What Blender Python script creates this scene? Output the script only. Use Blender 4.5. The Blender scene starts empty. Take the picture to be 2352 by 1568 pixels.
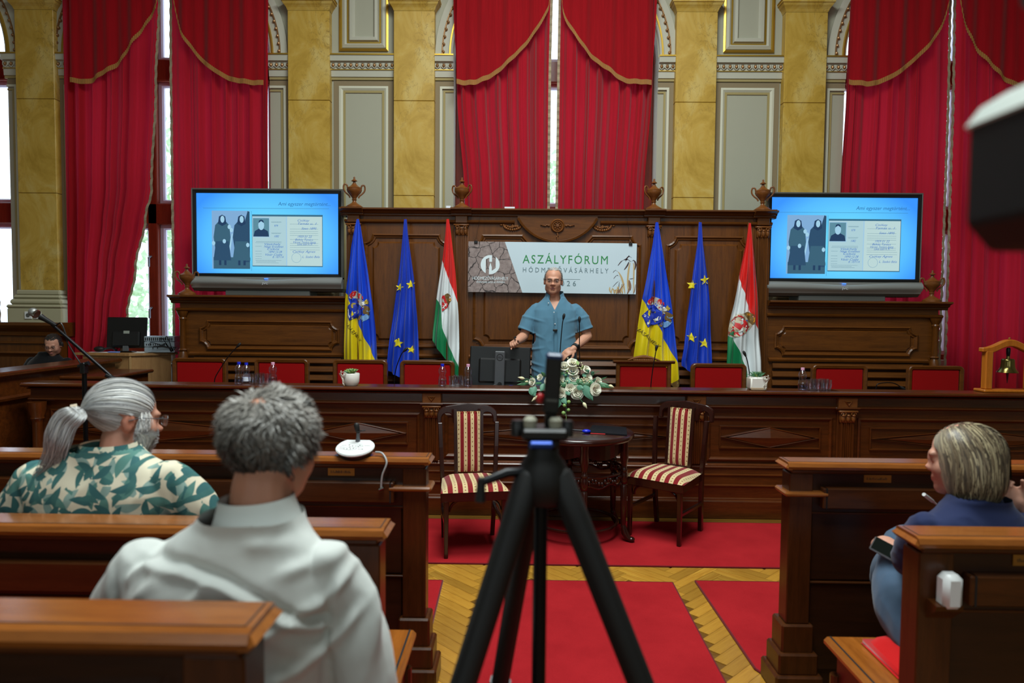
import bpy, bmesh, math, random
import numpy as np
from mathutils import Matrix, Vector, noise

# ------------------------------------------------------------------ camera, world, light, exposure
scene = bpy.context.scene
col = scene.collection
CAM = Vector((-0.34, 0.0, 1.63))
def setup_camera():
    yaw, pitch, roll = math.radians(0.80), math.radians(2.63), 0.0095
    f = Vector((-math.sin(yaw)*math.cos(pitch), math.cos(yaw)*math.cos(pitch), -math.sin(pitch)))
    r0 = Vector((math.cos(yaw), math.sin(yaw), 0)); u0 = r0.cross(f)
    r = math.cos(roll)*r0 + math.sin(roll)*u0; u = -math.sin(roll)*r0 + math.cos(roll)*u0
    cd = bpy.data.cameras.new('camera'); cd.sensor_width = 36.0; cd.lens = 24.0
    cd.clip_start = 0.05; cd.clip_end = 200
    cd.dof.use_dof = True; cd.dof.focus_distance = 6.0; cd.dof.aperture_fstop = 2.6
    co = bpy.data.objects.new('camera', cd); col.objects.link(co)
    m = Matrix((r, u, -f)).transposed().to_4x4(); m.translation = CAM
    co.matrix_world = m
    scene.camera = co
setup_camera()

world = bpy.data.worlds.new('world'); scene.world = world; world.use_nodes = True
wn = world.node_tree.nodes; wl = world.node_tree.links
bg = wn['Background']; bg.inputs['Color'].default_value = (0.72, 0.86, 1.0, 1); bg.inputs['Strength'].default_value = 3.2

def area_light(name, loc, size, power, color, rot=(0, 0, 0), size_y=None):
    ld = bpy.data.lights.new(name, 'AREA'); ld.energy = power; ld.color = color
    ld.shape = 'RECTANGLE'; ld.size = size; ld.size_y = size_y or size
    lo = bpy.data.objects.new(name, ld); lo.location = loc; lo.rotation_euler = rot; col.objects.link(lo)
    return lo
# assumed, unseen chandelier light overhead; added fill lights before the windowless rear wall
area_light('assumed_ceiling_light_dais', (0.0, 3.8, 6.3), 2.0, 300, (0.92, 1.0, 0.97))
area_light('assumed_ceiling_light_hall', (-0.3, 1.2, 6.3), 2.0, 210, (0.90, 1.0, 0.99))
area_light('added_rear_fill_light', (2.6, -3.9, 3.6), 1.8, 62, (0.78, 0.93, 1.0), (math.radians(-100), 0, math.radians(180)), 3.6)
area_light('added_rear_fill_light', (-2.6, -3.9, 3.6), 1.8, 62, (0.78, 0.93, 1.0), (math.radians(-100), 0, math.radians(180)), 3.6)
scene.view_settings.view_transform = 'Standard'
scene.view_settings.look = 'None'
scene.view_settings.gamma = 1.0
scene.view_settings.exposure = 0.0
scene.view_settings.use_curve_mapping = False

# ------------------------------------------------------------------ helpers
def srgb(r, g, b):
    f = lambda c: (c/255/12.92) if c/255 <= 0.04045 else ((c/255+0.055)/1.055)**2.4
    return (f(r), f(g), f(b), 1.0)

def chain_matrix(o):
    m = Matrix.Identity(4)
    while o is not None:
        m = o.matrix_basis @ m; o = o.parent
    return m

def tag(o, label=None, cat=None, group=None, kind=None):
    if label: o['label'] = label
    if cat: o['category'] = cat
    if group: o['group'] = group
    if kind: o['kind'] = kind
    return o

def thing(name, label, cat, loc=(0, 0, 0), rotz=0.0, group=None, kind=None):
    o = bpy.data.objects.new(name, None); o.empty_display_size = 0.05
    o.location = loc; o.rotation_euler = (0, 0, rotz); col.objects.link(o)
    return tag(o, label, cat, group, kind or 'thing')

class MB:
    """collects geometry; build() links it as one mesh object"""
    def __init__(self): self.v = []; self.f = []; self.mi = []; self.cur = 0
    def add(self, vs, fs, M=None):
        b = len(self.v)
        if M is not None: vs = [M @ Vector(p) for p in vs]
        self.v.extend([tuple(p) for p in vs]); self.f.extend([tuple(b+i for i in f) for f in fs]); self.mi.extend([self.cur]*len(fs))
        return self
    def box(self, x0, x1, y0, y1, z0, z1, M=None, bv=0.0):
        if bv > 0:
            b = min(bv, abs(x1-x0)*.49, abs(y1-y0)*.49, abs(z1-z0)*.49)
            pts = []; lo = (x0, y0, z0); hi = (x1, y1, z1)
            idx = {}
            for ax in range(3):
                for cx in (0, 1):
                    for cy_ in (0, 1):
                        for cz in (0, 1):
                            c = (cx, cy_, cz); p = []
                            for k in range(3):
                                e = hi[k] if c[k] else lo[k]
                                p.append(e if k == ax else (e-b if c[k] else e+b))
                            idx[(ax, c)] = len(pts); pts.append(p)
            fs = []
            for ax in range(3):
                o1, o2 = (ax+1) % 3, (ax+2) % 3
                for s in (0, 1):
                    q = []
                    for a, c2 in ((0, 0), (1, 0), (1, 1), (0, 1)):
                        c = [0, 0, 0]; c[ax] = s; c[o1] = a; c[o2] = c2; q.append(idx[(ax, tuple(c))])
                    fs.append(q if s else q[::-1])
            for ax in range(3):          # edges running along ax
                o1, o2 = (ax+1) % 3, (ax+2) % 3
                for a in (0, 1):
                    for b2 in (0, 1):
                        c0 = [0, 0, 0]; c0[o1] = a; c0[o2] = b2; c1 = list(c0); c1[ax] = 1
                        q = [idx[(o1, tuple(c0))], idx[(o1, tuple(c1))], idx[(o2, tuple(c1))], idx[(o2, tuple(c0))]]
                        fs.append(q if (a == b2) else q[::-1])
            for cx in (0, 1):
                for cy_ in (0, 1):
                    for cz in (0, 1):
                        c = (cx, cy_, cz); q = [idx[(0, c)], idx[(1, c)], idx[(2, c)]]
                        fs.append(q if (cx+cy_+cz) % 2 else q[::-1])
            return self.add(pts, fs, M)
        v = [(x, y, z) for z in (z0, z1) for y in (y0, y1) for x in (x0, x1)]
        return self.add(v, [(0, 2, 3, 1), (4, 5, 7, 6), (0, 1, 5, 4), (2, 6, 7, 3), (0, 4, 6, 2), (1, 3, 7, 5)], M)
    def prism(self, poly, a0, a1, axis='x', M=None):
        """poly in the two other axes (x: (y,z), y: (x,z), z: (x,y)), run along axis"""
        n = len(poly); mk = {'x': lambda t, p: (t, p[0], p[1]), 'y': lambda t, p: (p[0], t, p[1]), 'z': lambda t, p: (p[0], p[1], t)}[axis]
        v = [mk(a0, p) for p in poly] + [mk(a1, p) for p in poly]
        f = [(i, (i+1) % n, n+(i+1) % n, n+i) for i in range(n)] + [tuple(range(n-1, -1, -1)), tuple(range(n, 2*n))]
        return self.add(v, f, M)
    def tube(self, pts, r, n=8, cap=True, M=None):
        pts = [Vector(p) for p in pts]; m = len(pts); vs = []; fs = []
        rr = r if hasattr(r, '__len__') else [r]*m
        t0 = (pts[1]-pts[0]).normalized(); nrm = t0.orthogonal().normalized()
        for i, p in enumerate(pts):
            t = (pts[min(i+1, m-1)]-pts[max(i-1, 0)])
            t = t.normalized() if t.length > 1e-9 else t0
            nrm = (nrm - t*nrm.dot(t)); nrm = nrm.normalized() if nrm.length > 1e-6 else t.orthogonal().normalized()
            bn = t.cross(nrm)
            for k in range(n):
                a = 2*math.pi*k/n; vs.append(p + (nrm*math.cos(a)+bn*math.sin(a))*rr[i])
        for i in range(m-1):
            for k in range(n): fs.append((i*n+k, i*n+(k+1) % n, (i+1)*n+(k+1) % n, (i+1)*n+k))
        if cap: fs.append(tuple(range(n-1, -1, -1))); fs.append(tuple(range((m-1)*n, m*n)))
        return self.add(vs, fs, M)
    def lathe(self, prof, n=20, c=(0, 0, 0), M=None, sx=1.0, sy=1.0):
        vs = []; fs = []; m = len(prof)
        for r, z in prof:
            for k in range(n):
                a = 2*math.pi*k/n; vs.append((c[0]+sx*r*math.cos(a), c[1]+sy*r*math.sin(a), c[2]+z))
        for i in range(m-1):
            for k in range(n): fs.append((i*n+k, i*n+(k+1) % n, (i+1)*n+(k+1) % n, (i+1)*n+k))
        fs.append(tuple(range(n-1, -1, -1))); fs.append(tuple(range((m-1)*n, m*n)))
        return self.add(vs, fs, M)
    def grid(self, fn, nu, nv, M=None, wrap=False):
        vs = [fn(i/(nu if wrap else nu-1), j/(nv-1)) for j in range(nv) for i in range(nu)]
        fs = []
        for j in range(nv-1):
            for i in range(nu if wrap else nu-1):
                fs.append((j*nu+i, j*nu+(i+1) % nu, (j+1)*nu+(i+1) % nu, (j+1)*nu+i))
        return self.add(vs, fs, M)
    def sphere(self, c, r, nu=12, nv=8, M=None):
        rx, ry, rz = r if hasattr(r, '__len__') else (r, r, r)
        return self.grid(lambda u, v: (c[0]+rx*math.cos(2*math.pi*u)*math.sin(math.pi*(.001+.998*v)), c[1]+ry*math.sin(2*math.pi*u)*math.sin(math.pi*(.001+.998*v)), c[2]-rz*math.cos(math.pi*(.001+.998*v))), nu, nv, M, wrap=True)
    def loop(self, pts, prof, M=None, closed=True):
        """sweep prof [(offset outward, height toward -y)] along polygon pts [(x,z)] in the xz plane (counter-clockwise seen from -y); adds at y=0"""
        n = len(pts); k = len(prof); vs = []; fs = []
        for i in range(n):
            p = Vector(pts[i]); a = Vector(pts[i-1]) if (closed or i > 0) else None; b = Vector(pts[(i+1) % n]) if (closed or i < n-1) else None
            d1 = (p-a).normalized() if a is not None else (b-p).normalized(); d2 = (b-p).normalized() if b is not None else d1
            n1 = Vector((d1.y, -d1.x)); n2 = Vector((d2.y, -d2.x)); s = n1+n2
            mt = s/max(s.dot(n1), .25) if s.length > 1e-6 else n1
            for o, h in prof: q = p+mt*o; vs.append((q.x, -h, q.y))
        m = n if closed else n-1
        for i in range(m):
            j = (i+1) % n
            for t in range(k-1): fs.append((i*k+t, j*k+t, j*k+t+1, i*k+t+1))
        return self.add(vs, fs, M)
    def ngon(self, pts, y, M=None, th=0.0):
        """flat polygon in the xz plane at y, facing -y; th > 0 gives it thickness toward +y"""
        if th > 0: return self.prism(pts, y+th, y, 'y', M)
        return self.add([(p[0], y, p[1]) for p in pts], [tuple(range(len(pts)))], M)
    def build(self, name, mat, parent=None, world=True, smooth=None, bevel=0.0, bseg=1, M=None, kind=None):
        me = bpy.data.meshes.new(name)
        vs = self.v
        T = M
        if parent is not None and world:
            inv = chain_matrix(parent).inverted(); T = inv if M is None else inv @ M
        if T is not None: vs = [T @ Vector(p) for p in vs]
        me.from_pydata([tuple(p) for p in vs], [], self.f)
        mats = mat if isinstance(mat, (list, tuple)) else [mat]
        for m_ in mats: me.materials.append(m_)
        if len(mats) > 1: me.polygons.foreach_set('material_index', self.mi)
        if bevel > 0:
            bm = bmesh.new(); bm.from_mesh(me); bmesh.ops.remove_doubles(bm, verts=bm.verts, dist=1e-6)
            es = [e for e in bm.edges if len(e.link_faces) == 2 and e.calc_face_angle(0) > 0.5]
            bmesh.ops.bevel(bm, geom=es, offset=bevel, segments=bseg, affect='EDGES', clamp_overlap=True)
            bm.to_mesh(me); bm.free()
        bm = bmesh.new(); bm.from_mesh(me); bmesh.ops.recalc_face_normals(bm, faces=bm.faces); bm.to_mesh(me); bm.free()
        if smooth is not None:
            me.polygons.foreach_set('use_smooth', [True]*len(me.polygons))
            if smooth < 179: me.set_sharp_from_angle(angle=math.radians(smooth))
        me.update()
        o = bpy.data.objects.new(name, me); col.objects.link(o)
        if parent is not None: o.parent = parent
        if kind: o['kind'] = kind
        return o

def share(o, name, parent, M):
    """another object with the mesh data of o, placed by M in the parent's own frame"""
    c = bpy.data.objects.new(name, o.data); col.objects.link(c); c.parent = parent; c.matrix_basis = M
    return c
def copy_tree(o, parent=None):
    c = o.copy(); col.objects.link(c); c.parent = parent
    for ch in list(o.children): copy_tree(ch, c)
    return c
def one(name, label, cat, mb, mat, loc=None, group=None, **kw):
    """a thing that is a single mesh, its origin at loc (geometry given in world)"""
    o = mb.build(name, mat, None, M=Matrix.Translation(-Vector(loc)) if loc else None, **kw)
    if loc: o.location = loc
    return tag(o, label, cat, group)
def struct(name, mb, mat, parent=None, **kw):
    o = mb.build(name, mat, parent, **kw)
    if parent is None: o['kind'] = 'structure'
    return o
def lerp(a, b, t): return a+(b-a)*t
def pl(pts, t):
    """piecewise-linear y(t) through pts [(t,y)]"""
    if t <= pts[0][0]: return pts[0][1]
    for (a, b), (c, d) in zip(pts, pts[1:]):
        if t <= c: return b+(d-b)*(t-a)/(c-a) if c > a else d
    return pts[-1][1]
def smoothpl(pts, t):
    if t <= pts[0][0]: return pts[0][1]
    for (a, b), (c, d) in zip(pts, pts[1:]):
        if t <= c:
            s = (t-a)/(c-a); s = s*s*(3-2*s); return b+(d-b)*s
    return pts[-1][1]
def arc(cx, cz, r, a0, a1, n): return [(cx+r*math.cos(math.radians(lerp(a0, a1, i/n))), cz+r*math.sin(math.radians(lerp(a0, a1, i/n)))) for i in range(n+1)]
def notched(x0, x1, z0, z1, r, n=5):
    """rectangle whose corners are cut by concave quarter circles, counter-clockwise seen from -y"""
    return arc(x0, z0, r, 90, 0, n)+arc(x1, z0, r, 180, 90, n)+arc(x1, z1, r, 270, 180, n)+arc(x0, z1, r, 0, -90, n)
def rect(x0, x1, z0, z1): return [(x0, z0), (x1, z0), (x1, z1), (x0, z1)]
def catmull(pts, n=6):
    P = [Vector(p) for p in pts]; out = []
    for i in range(len(P)-1):
        a = P[max(i-1, 0)]; b = P[i]; c = P[i+1]; d = P[min(i+2, len(P)-1)]
        for k in range(n):
            t = k/n; out.append(.5*((2*b)+(c-a)*t+(2*a-5*b+4*c-d)*t*t+(3*b-a-3*c+d)*t**3))
    out.append(P[-1]); return out

# ------------------------------------------------------------------ materials
class NT:
    def __init__(self, name):
        self.m = bpy.data.materials.new(name); self.m.use_nodes = True
        self.t = self.m.node_tree; self.b = self.t.nodes['Principled BSDF']; self.out = self.t.nodes['Material Output']
    def n(self, typ, **kw):
        x = self.t.nodes.new(typ)
        for k, v in kw.items():
            if k.startswith('_'): setattr(x, k[1:], v)
            else:
                key = int(k[1:]) if k[0] == 'i' and k[1:].isdigit() else k.replace('__', ' ')
                self.set(x, key, v)
        return x
    def set(self, node, key, v):
        s = node.inputs[key]
        if isinstance(v, bpy.types.NodeSocket): self.t.links.new(v, s)
        elif isinstance(v, bpy.types.Node): self.t.links.new(v.outputs[0], s)
        else: s.default_value = v
    def p(self, **kw):
        for k, v in kw.items(): self.set(self.b, k.replace('__', ' '), v)
        return self
    def math(self, op, a, b=0.0, c=None):
        x = self.n('ShaderNodeMath', _operation=op); self.set(x, 0, a); self.set(x, 1, b)
        if c is not None: self.set(x, 2, c)
        return x.outputs[0]
    def mix(self, f, a, b):
        x = self.n('ShaderNodeMix', _data_type='RGBA'); self.set(x, 0, f); self.set(x, 6, a); self.set(x, 7, b); return x.outputs[2]
    def ramp(self, f, stops, interp='LINEAR'):
        x = self.n('ShaderNodeValToRGB'); self.set(x, 0, f); cr = x.color_ramp; cr.interpolation = interp
        while len(cr.elements) < len(stops): cr.elements.new(.5)
        for e, (p, c) in zip(cr.elements, stops): e.position = p; e.color = c
        return x.outputs[0]
    def coord(self, scale=(1, 1, 1), rot=(0, 0, 0), loc=(0, 0, 0), kind='Object'):
        tc = self.n('ShaderNodeTexCoord'); mp = self.n('ShaderNodeMapping'); self.t.links.new(tc.outputs[kind], mp.inputs[0])
        mp.inputs['Scale'].default_value = scale; mp.inputs['Rotation'].default_value = rot; mp.inputs['Location'].default_value = loc
        return mp.outputs[0]
    def noise(self, vec, scale, detail=4.0, rough=.5, dist=0.0):
        x = self.n('ShaderNodeTexNoise'); self.set(x, 'Vector', vec); self.set(x, 'Scale', scale); self.set(x, 'Detail', detail); self.set(x, 'Roughness', rough); self.set(x, 'Distortion', dist)
        return x.outputs[0]
    def bump(self, h, strength=.2, dist=.01):
        x = self.n('ShaderNodeBump'); self.set(x, 'Height', h); self.set(x, 'Strength', strength); self.set(x, 'Distance', dist)
        self.set(self.b, 'Normal', x.outputs[0]); return self

def plain(name, c, rough=.5, metal=0.0, spec=.5, **kw):
    t = NT(name); t.p(Base__Color=c, Roughness=rough, Metallic=metal, Specular__IOR__Level=spec)
    for k, v in kw.items(): t.set(t.b, k.replace('__', ' '), v)
    return t.m
def wood(name, c1, c2, axis='x', rough=.36, sc=1.0, vary=0.0, coat=.08):
    t = NT(name); s = {'x': (1.2, 14, 14), 'y': (14, 1.2, 14), 'z': (14, 14, 1.2)}[axis]
    v = t.coord(tuple(k*sc for k in s))
    g = t.noise(v, 2.2, 6, .62, .6); fine = t.noise(t.coord(tuple(k*sc*4 for k in s)), 5.0, 3, .6)
    f = t.math('MULTIPLY_ADD', fine, .35, t.math('MULTIPLY', g, .75))
    cr = t.ramp(f, [(.30, c2), (.68, c1)])
    if vary > 0:
        oi = t.n('ShaderNodeObjectInfo'); k = t.math('MULTIPLY_ADD', oi.outputs['Random'], vary*2, 1-vary)
        hsv = t.n('ShaderNodeHueSaturation', Color=cr); t.set(hsv, 'Value', k); cr = hsv.outputs[0]
    t.p(Base__Color=cr, Roughness=rough, Specular__IOR__Level=.34, Coat__Weight=coat, Coat__Roughness=.2)
    t.bump(f, .08, .004)
    return t.m
def fabric(name, c, rough=.9, var=.12, sc=60.0, bump=.15, sheen=.2):
    t = NT(name); nz = t.noise(t.coord(), sc, 3, .6); big = t.noise(t.coord(), 3.0, 3, .5)
    d = tuple(x*(1-var*2) for x in c[:3])+(1,)
    t.p(Base__Color=t.mix(t.math('MULTIPLY_ADD', big, .5, t.math('MULTIPLY', nz, .5)), d, c), Roughness=rough, Specular__IOR__Level=.15, Sheen__Weight=sheen, Sheen__Roughness=.5)
    if bump: t.bump(nz, bump, .003)
    return t.m

def sc_col(c, k): return (c[0]*k, c[1]*k, c[2]*k, 1)
OAK = srgb(104, 58, 16); OAKD = srgb(66, 34, 7)
M = {}
M['wood_x'] = wood('stained_oak', OAK, OAKD, 'x'); M['wood_z'] = wood('stained_oak_upright', OAK, OAKD, 'z'); M['wood_y'] = wood('stained_oak_deep', OAK, OAKD, 'y')
DKO = srgb(92, 45, 13); DKD = srgb(54, 25, 6)
M['desk_x'] = wood('dark_oak', DKO, DKD, 'x', .3, coat=.35); M['desk_z'] = wood('dark_oak_upright', DKO, DKD, 'z', .3, coat=.3)
M['pew_top'] = wood('pew_top_oak', srgb(150, 88, 36), srgb(112, 60, 22), 'x', .22, coat=.5)
M['pew_x'] = wood('pew_oak', srgb(84, 44, 17), srgb(54, 27, 9), 'x', .3); M['pew_z'] = wood('pew_oak_upright', srgb(84, 44, 17), srgb(54, 27, 9), 'z', .3)
M['pew_dark'] = wood('pew_panel_oak', srgb(58, 30, 13), srgb(38, 19, 8), 'x', .35)
M['seat_wood'] = wood('pew_seat_oak', srgb(158, 92, 32), srgb(120, 64, 20), 'y', .25, coat=.4)
M['carving'] = wood('carved_oak', srgb(128, 76, 32), srgb(76, 40, 14), 'x', .4)
M['mahogany'] = wood('dark_mahogany', srgb(52, 20, 14), srgb(28, 10, 8), 'z', .22, coat=.4)
M['light_wood'] = wood('light_beech', srgb(176, 132, 84), srgb(146, 104, 62), 'z', .5, coat=0)
M['orange_wood'] = wood('honey_wood', srgb(190, 112, 32), srgb(158, 84, 20), 'z', .35)
M['red_velvet'] = fabric('red_velvet', srgb(158, 2, 4), .8, .12, 90, .1, .05)
M['cushion'] = fabric('red_cushion', srgb(206, 14, 16), .9, .1, 90)
def carpet_mat():
    t = NT('red_carpet'); v = t.coord()
    a = t.noise(v, 420, 2, .6); b = t.noise(v, 2.5, 4, .6); f = t.math('MULTIPLY_ADD', a, .55, t.math('MULTIPLY', b, .45))
    t.p(Base__Color=t.ramp(f, [(.3, srgb(140, 24, 30)), (.7, srgb(184, 40, 46))]), Roughness=1.0, Specular__IOR__Level=.05); t.bump(a, .5, .004); return t.m
M['carpet'] = carpet_mat()
M['carpet_edge'] = fabric('carpet_binding', srgb(112, 16, 24), .9, .15, 200)
M['wall'] = fabric('wall_paint', srgb(168, 166, 148), .8, .03, 8, .02, 0)
M['wall_white'] = fabric('stucco_paint', srgb(188, 186, 170), .7, .04, 8, .02, 0)
M['wall_olive'] = plain('olive_line_paint', srgb(156, 140, 92), .8)
M['wall_brown'] = plain('brown_line_paint', srgb(132, 116, 88), .8)
M['pale_line'] = plain('pale_line_paint', srgb(200, 198, 178), .8)
M['pink_line'] = plain('red_line_paint', srgb(140, 84, 76), .8)
M['base_stone'] = fabric('column_base_paint', srgb(178, 172, 142), .7, .05, 10, .03, 0)
M['gold'] = plain('gilding', srgb(206, 168, 70), .35, .85)
M['brown_gold'] = plain('dull_gilding', srgb(150, 112, 72), .45, .5)
def marble(name):
    t = NT(name); v = t.coord((1, 1, .55), (0, .6, 0))
    a = t.noise(v, 3.2, 8, .62, 1.2); cr = t.ramp(a, [(.30, srgb(166, 130, 42)), (.48, srgb(190, 154, 66)), (.66, srgb(202, 176, 104))])
    w = t.noise(t.coord((1.6, 1, .8), (0, .9, 0)), 2.6, 8, .65, 2.4)
    vein = t.math('ABSOLUTE', t.math('SUBTRACT', w, .5)); vm = t.ramp(vein, [(0.0, (1, 1, 1, 1)), (.016, (0, 0, 0, 1))])
    k = t.noise(v, 1.4, 3, .5); vm2 = t.math('MULTIPLY', vm, t.ramp(k, [(.45, (0, 0, 0, 1)), (.62, (.75, .75, .75, 1))]))
    t.p(Base__Color=t.mix(vm2, cr, srgb(120, 94, 42)), Roughness=.42, Specular__IOR__Level=.4); return t.m
M['marble'] = marble('yellow_marble')
def curtain_mat():
    t = NT('red_curtain'); v = t.coord((26, 26, .8)); nz = t.noise(v, 3, 3, .6); wv = t.noise(t.coord(), 260, 2, .5)
    c = t.mix(nz, srgb(132, 8, 18), srgb(172, 16, 28))
    t.p(Base__Color=c, Roughness=.85, Specular__IOR__Level=.12, Sheen__Weight=.15)
    t.bump(wv, .2, .002)
    tr = t.n('ShaderNodeBsdfTranslucent', Color=srgb(214, 40, 66)); mx = t.n('ShaderNodeMixShader'); t.set(mx, 0, .22)
    t.t.links.new(t.b.outputs[0], mx.inputs[1]); t.t.links.new(tr.outputs[0], mx.inputs[2]); t.t.links.new(mx.outputs[0], t.out.inputs[0]); return t.m
M['curtain'] = curtain_mat()
M['fringe'] = fabric('gold_fringe', srgb(182, 126, 62), .7, .25, 300, .6)
M['lace'] = fabric('pale_trim', srgb(190, 170, 140), .8, .4, 120, .6)
M['window_wood'] = wood('window_oak', srgb(128, 48, 26), srgb(92, 30, 16), 'z', .35)
M['window_white'] = plain('window_inner_paint', srgb(196, 186, 200), .4)
def pane_mat():
    t = NT('window_glass'); tr = t.n('ShaderNodeBsdfTransparent', Color=(.95, .97, 1, 1)); gl = t.n('ShaderNodeBsdfGlossy', Roughness=.02)
    mx = t.n('ShaderNodeMixShader'); t.set(mx, 0, .06); t.t.links.new(tr.outputs[0], mx.inputs[1]); t.t.links.new(gl.outputs[0], mx.inputs[2]); t.t.links.new(mx.outputs[0], t.out.inputs[0]); return t.m
M['pane'] = pane_mat()
M['black'] = plain('black_plastic', srgb(14, 14, 16), .38)
M['black_matte'] = plain('matte_black', srgb(10, 10, 11), .6)
M['black_metal'] = plain('black_metal', srgb(22, 23, 26), .3, .6)
M['grey_metal'] = plain('grey_metal', srgb(120, 124, 130), .35, .7)
M['silver'] = plain('silver_plastic', srgb(150, 152, 150), .3, .35)
M['silver_dark'] = plain('dark_silver_plastic', srgb(104, 106, 104), .35, .35)
M['chrome'] = plain('chrome', srgb(200, 200, 200), .12, 1.0)
M['white_plastic'] = plain('white_plastic', srgb(226, 228, 228), .35)
M['white_cer'] = plain('white_ceramic', srgb(232, 230, 222), .18)
M['brass'] = plain('brass_plate', srgb(168, 118, 50), .4, .7)
M['bell_brass'] = plain('aged_brass', srgb(116, 104, 56), .22, .9)
M['grey_cable'] = plain('grey_cable', srgb(170, 172, 172), .5)
M['paper'] = plain('paper', srgb(226, 230, 240), .8)
M['blue_paper'] = plain('pale_blue_paper', srgb(120, 150, 230), .8)
M['radiator'] = plain('radiator_enamel', srgb(205, 214, 226), .35)
M['blue_plastic'] = plain('blue_plastic', srgb(20, 40, 200), .35)
M['pink_plastic'] = plain('pink_plastic', srgb(230, 170, 200), .35)
M['red_plastic'] = plain('red_plastic', srgb(190, 30, 34), .35)
def glass_mat(name, tint, ior=1.33, edge=.35):
    """thin clear vessel: see-through with fresnel reflections"""
    t = NT(name); tr = t.n('ShaderNodeBsdfTransparent', Color=tint); gl = t.n('ShaderNodeBsdfGlossy', Roughness=.05, Color=(.9, .93, 1, 1))
    lw = t.n('ShaderNodeLayerWeight'); t.set(lw, 'Blend', .5); f = t.math('MULTIPLY_ADD', t.math('POWER', lw.outputs['Facing'], 2.2), .55, .10)
    mx = t.n('ShaderNodeMixShader'); t.set(mx, 0, f); t.t.links.new(tr.outputs[0], mx.inputs[1]); t.t.links.new(gl.outputs[0], mx.inputs[2]); t.t.links.new(mx.outputs[0], t.out.inputs[0]); return t.m
M['glass'] = glass_mat('clear_glass', (.93, .94, .97, 1)); M['pet'] = glass_mat('clear_plastic', (.86, .88, .96, 1))
M['leaf'] = plain('leaf_green', srgb(70, 124, 84), .5); M['leaf_grey'] = plain('leaf_grey_green', srgb(88, 140, 116), .55); M['leaf_light'] = plain('leaf_light_green', srgb(140, 172, 96), .5)
M['petal'] = plain('white_petal', srgb(244, 240, 222), .6, Subsurface__Weight=.1); M['petal_cream'] = plain('cream_petal', srgb(238, 232, 188), .6)
def emis(name, c, s=1.0):
    t = NT(name); t.p(Base__Color=(0, 0, 0, 1), Emission__Color=c, Emission__Strength=s, Roughness=.3); return t.m
def text_mesh(body, size, align='CENTER', ext=0.0, shear=0.0, spacing=1.0, bold=0.0):
    """verts and faces of a line of lettering in the xy plane"""
    cu = bpy.data.curves.new('lettering', 'FONT'); cu.body = body; cu.size = size; cu.align_x = align; cu.extrude = ext; cu.shear = shear; cu.space_character = spacing; cu.offset = bold
    cu.resolution_u = 3
    o = bpy.data.objects.new('lettering', cu); me = o.to_mesh()
    vs = [tuple(v.co) for v in me.vertices]; fs = [tuple(p.vertices) for p in me.polygons]
    o.to_mesh_clear(); bpy.data.objects.remove(o); bpy.data.curves.remove(cu)
    return vs, fs
def add_text(mb, body, size, x, y, z, width=None, **kw):
    """lettering standing upright in the xz plane, facing -y; width stretches it to fit"""
    vs, fs = text_mesh(body, size, **kw)
    if width:
        w = max(v[0] for v in vs)-min(v[0] for v in vs); k = width/w; vs = [(v[0]*k, v[1], v[2]) for v in vs]
    mb.add([(x+v[0], y, z+v[1]) for v in vs], fs); return mb
# ------------------------------------------------------------------ the room
WY = 7.5; WTOP = 6.7
def parquet_mat(base=False):
    t = NT('parquet_oak_base' if base else 'parquet_oak')
    v = t.coord((1.4, 18, 18)); g = t.noise(v, 3.0, 6, .6, .8)
    c = t.ramp(g, [(.3, srgb(158, 106, 30)), (.7, srgb(196, 148, 58))])
    if not base:
        oi = t.n('ShaderNodeObjectInfo'); k = t.math('MULTIPLY_ADD', oi.outputs['Random'], .42, .80)
        h = t.n('ShaderNodeHueSaturation', Color=c); t.set(h, 'Value', k); c = h.outputs[0]
    else: c = t.mix(.75, c, srgb(70, 40, 14))
    t.p(Base__Color=c, Roughness=.3, Coat__Weight=.3, Coat__Roughness=.15); t.bump(g, .05, .003); return t.m
M['parquet'] = parquet_mat(); M['parquet_base'] = parquet_mat(True)
floor = struct('floor', MB().box(-8, 8, -4, 8, -.12, -.004), M['parquet_base'])
def build_planks():
    L, W = .42, .07
    pm = MB().box(.0008, L-.0008, .0008, W-.0008, -.012, 0)
    first = None; s = math.sqrt(.5)
    # carpets hide everything else of the aisle
    def seen(x, y):
        if not (-1.05 < x < 1.5 and 2.75 < y < 4.42): return False
        if y > 3.95: return True
        return -.87 < x < -.46 or .48 < x < .86
    base = Vector((.03, 3.0))
    for k in range(-30, 40):
        for m in range(-6, 7):
            for hv in (0, 1):
                ox, oy = k*W+m*L, k*W-m*L
                ang = 0.0
                if hv: ox, oy = ox+L+W, oy+W-L; ang = math.pi/2
                cx, cy_ = (ox+L/2, oy+W/2) if not hv else (ox-W/2, oy+L/2)
                wx, wy = base.x+(cx-cy_)*s, base.y+(cx+cy_)*s
                if not seen(wx, wy): continue
                px, py = base.x+(ox-oy)*s, base.y+(ox+oy)*s
                Mx = Matrix.Translation((px, py, 0)) @ Matrix.Rotation(math.radians(45)+ang, 4, 'Z')
                if first is None:
                    first = pm.build('plank', M['parquet'], floor, world=False); first.matrix_basis = Mx
                else: share(first, 'plank', floor, Mx)
build_planks()
dais = struct('platform', MB().box(-7.9, 7.9, 5.46, 7.5, -.004, .25), M['desk_x']); dais['label'] = 'dark wooden dais floor behind the council desk'
ceiling = struct('ceiling', MB().box(-8, 8, -4, 8, WTOP, WTOP+.15), M['wall_white'])
struct('wall_left', MB().box(-8.15, -8, -4, 8, 0, WTOP), M['wall']); struct('wall_right', MB().box(8, 8.15, -4, 8, 0, WTOP), M['wall']); struct('wall_rear', MB().box(-8, 8, -4.15, -4, 0, WTOP), M['wall'])

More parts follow.
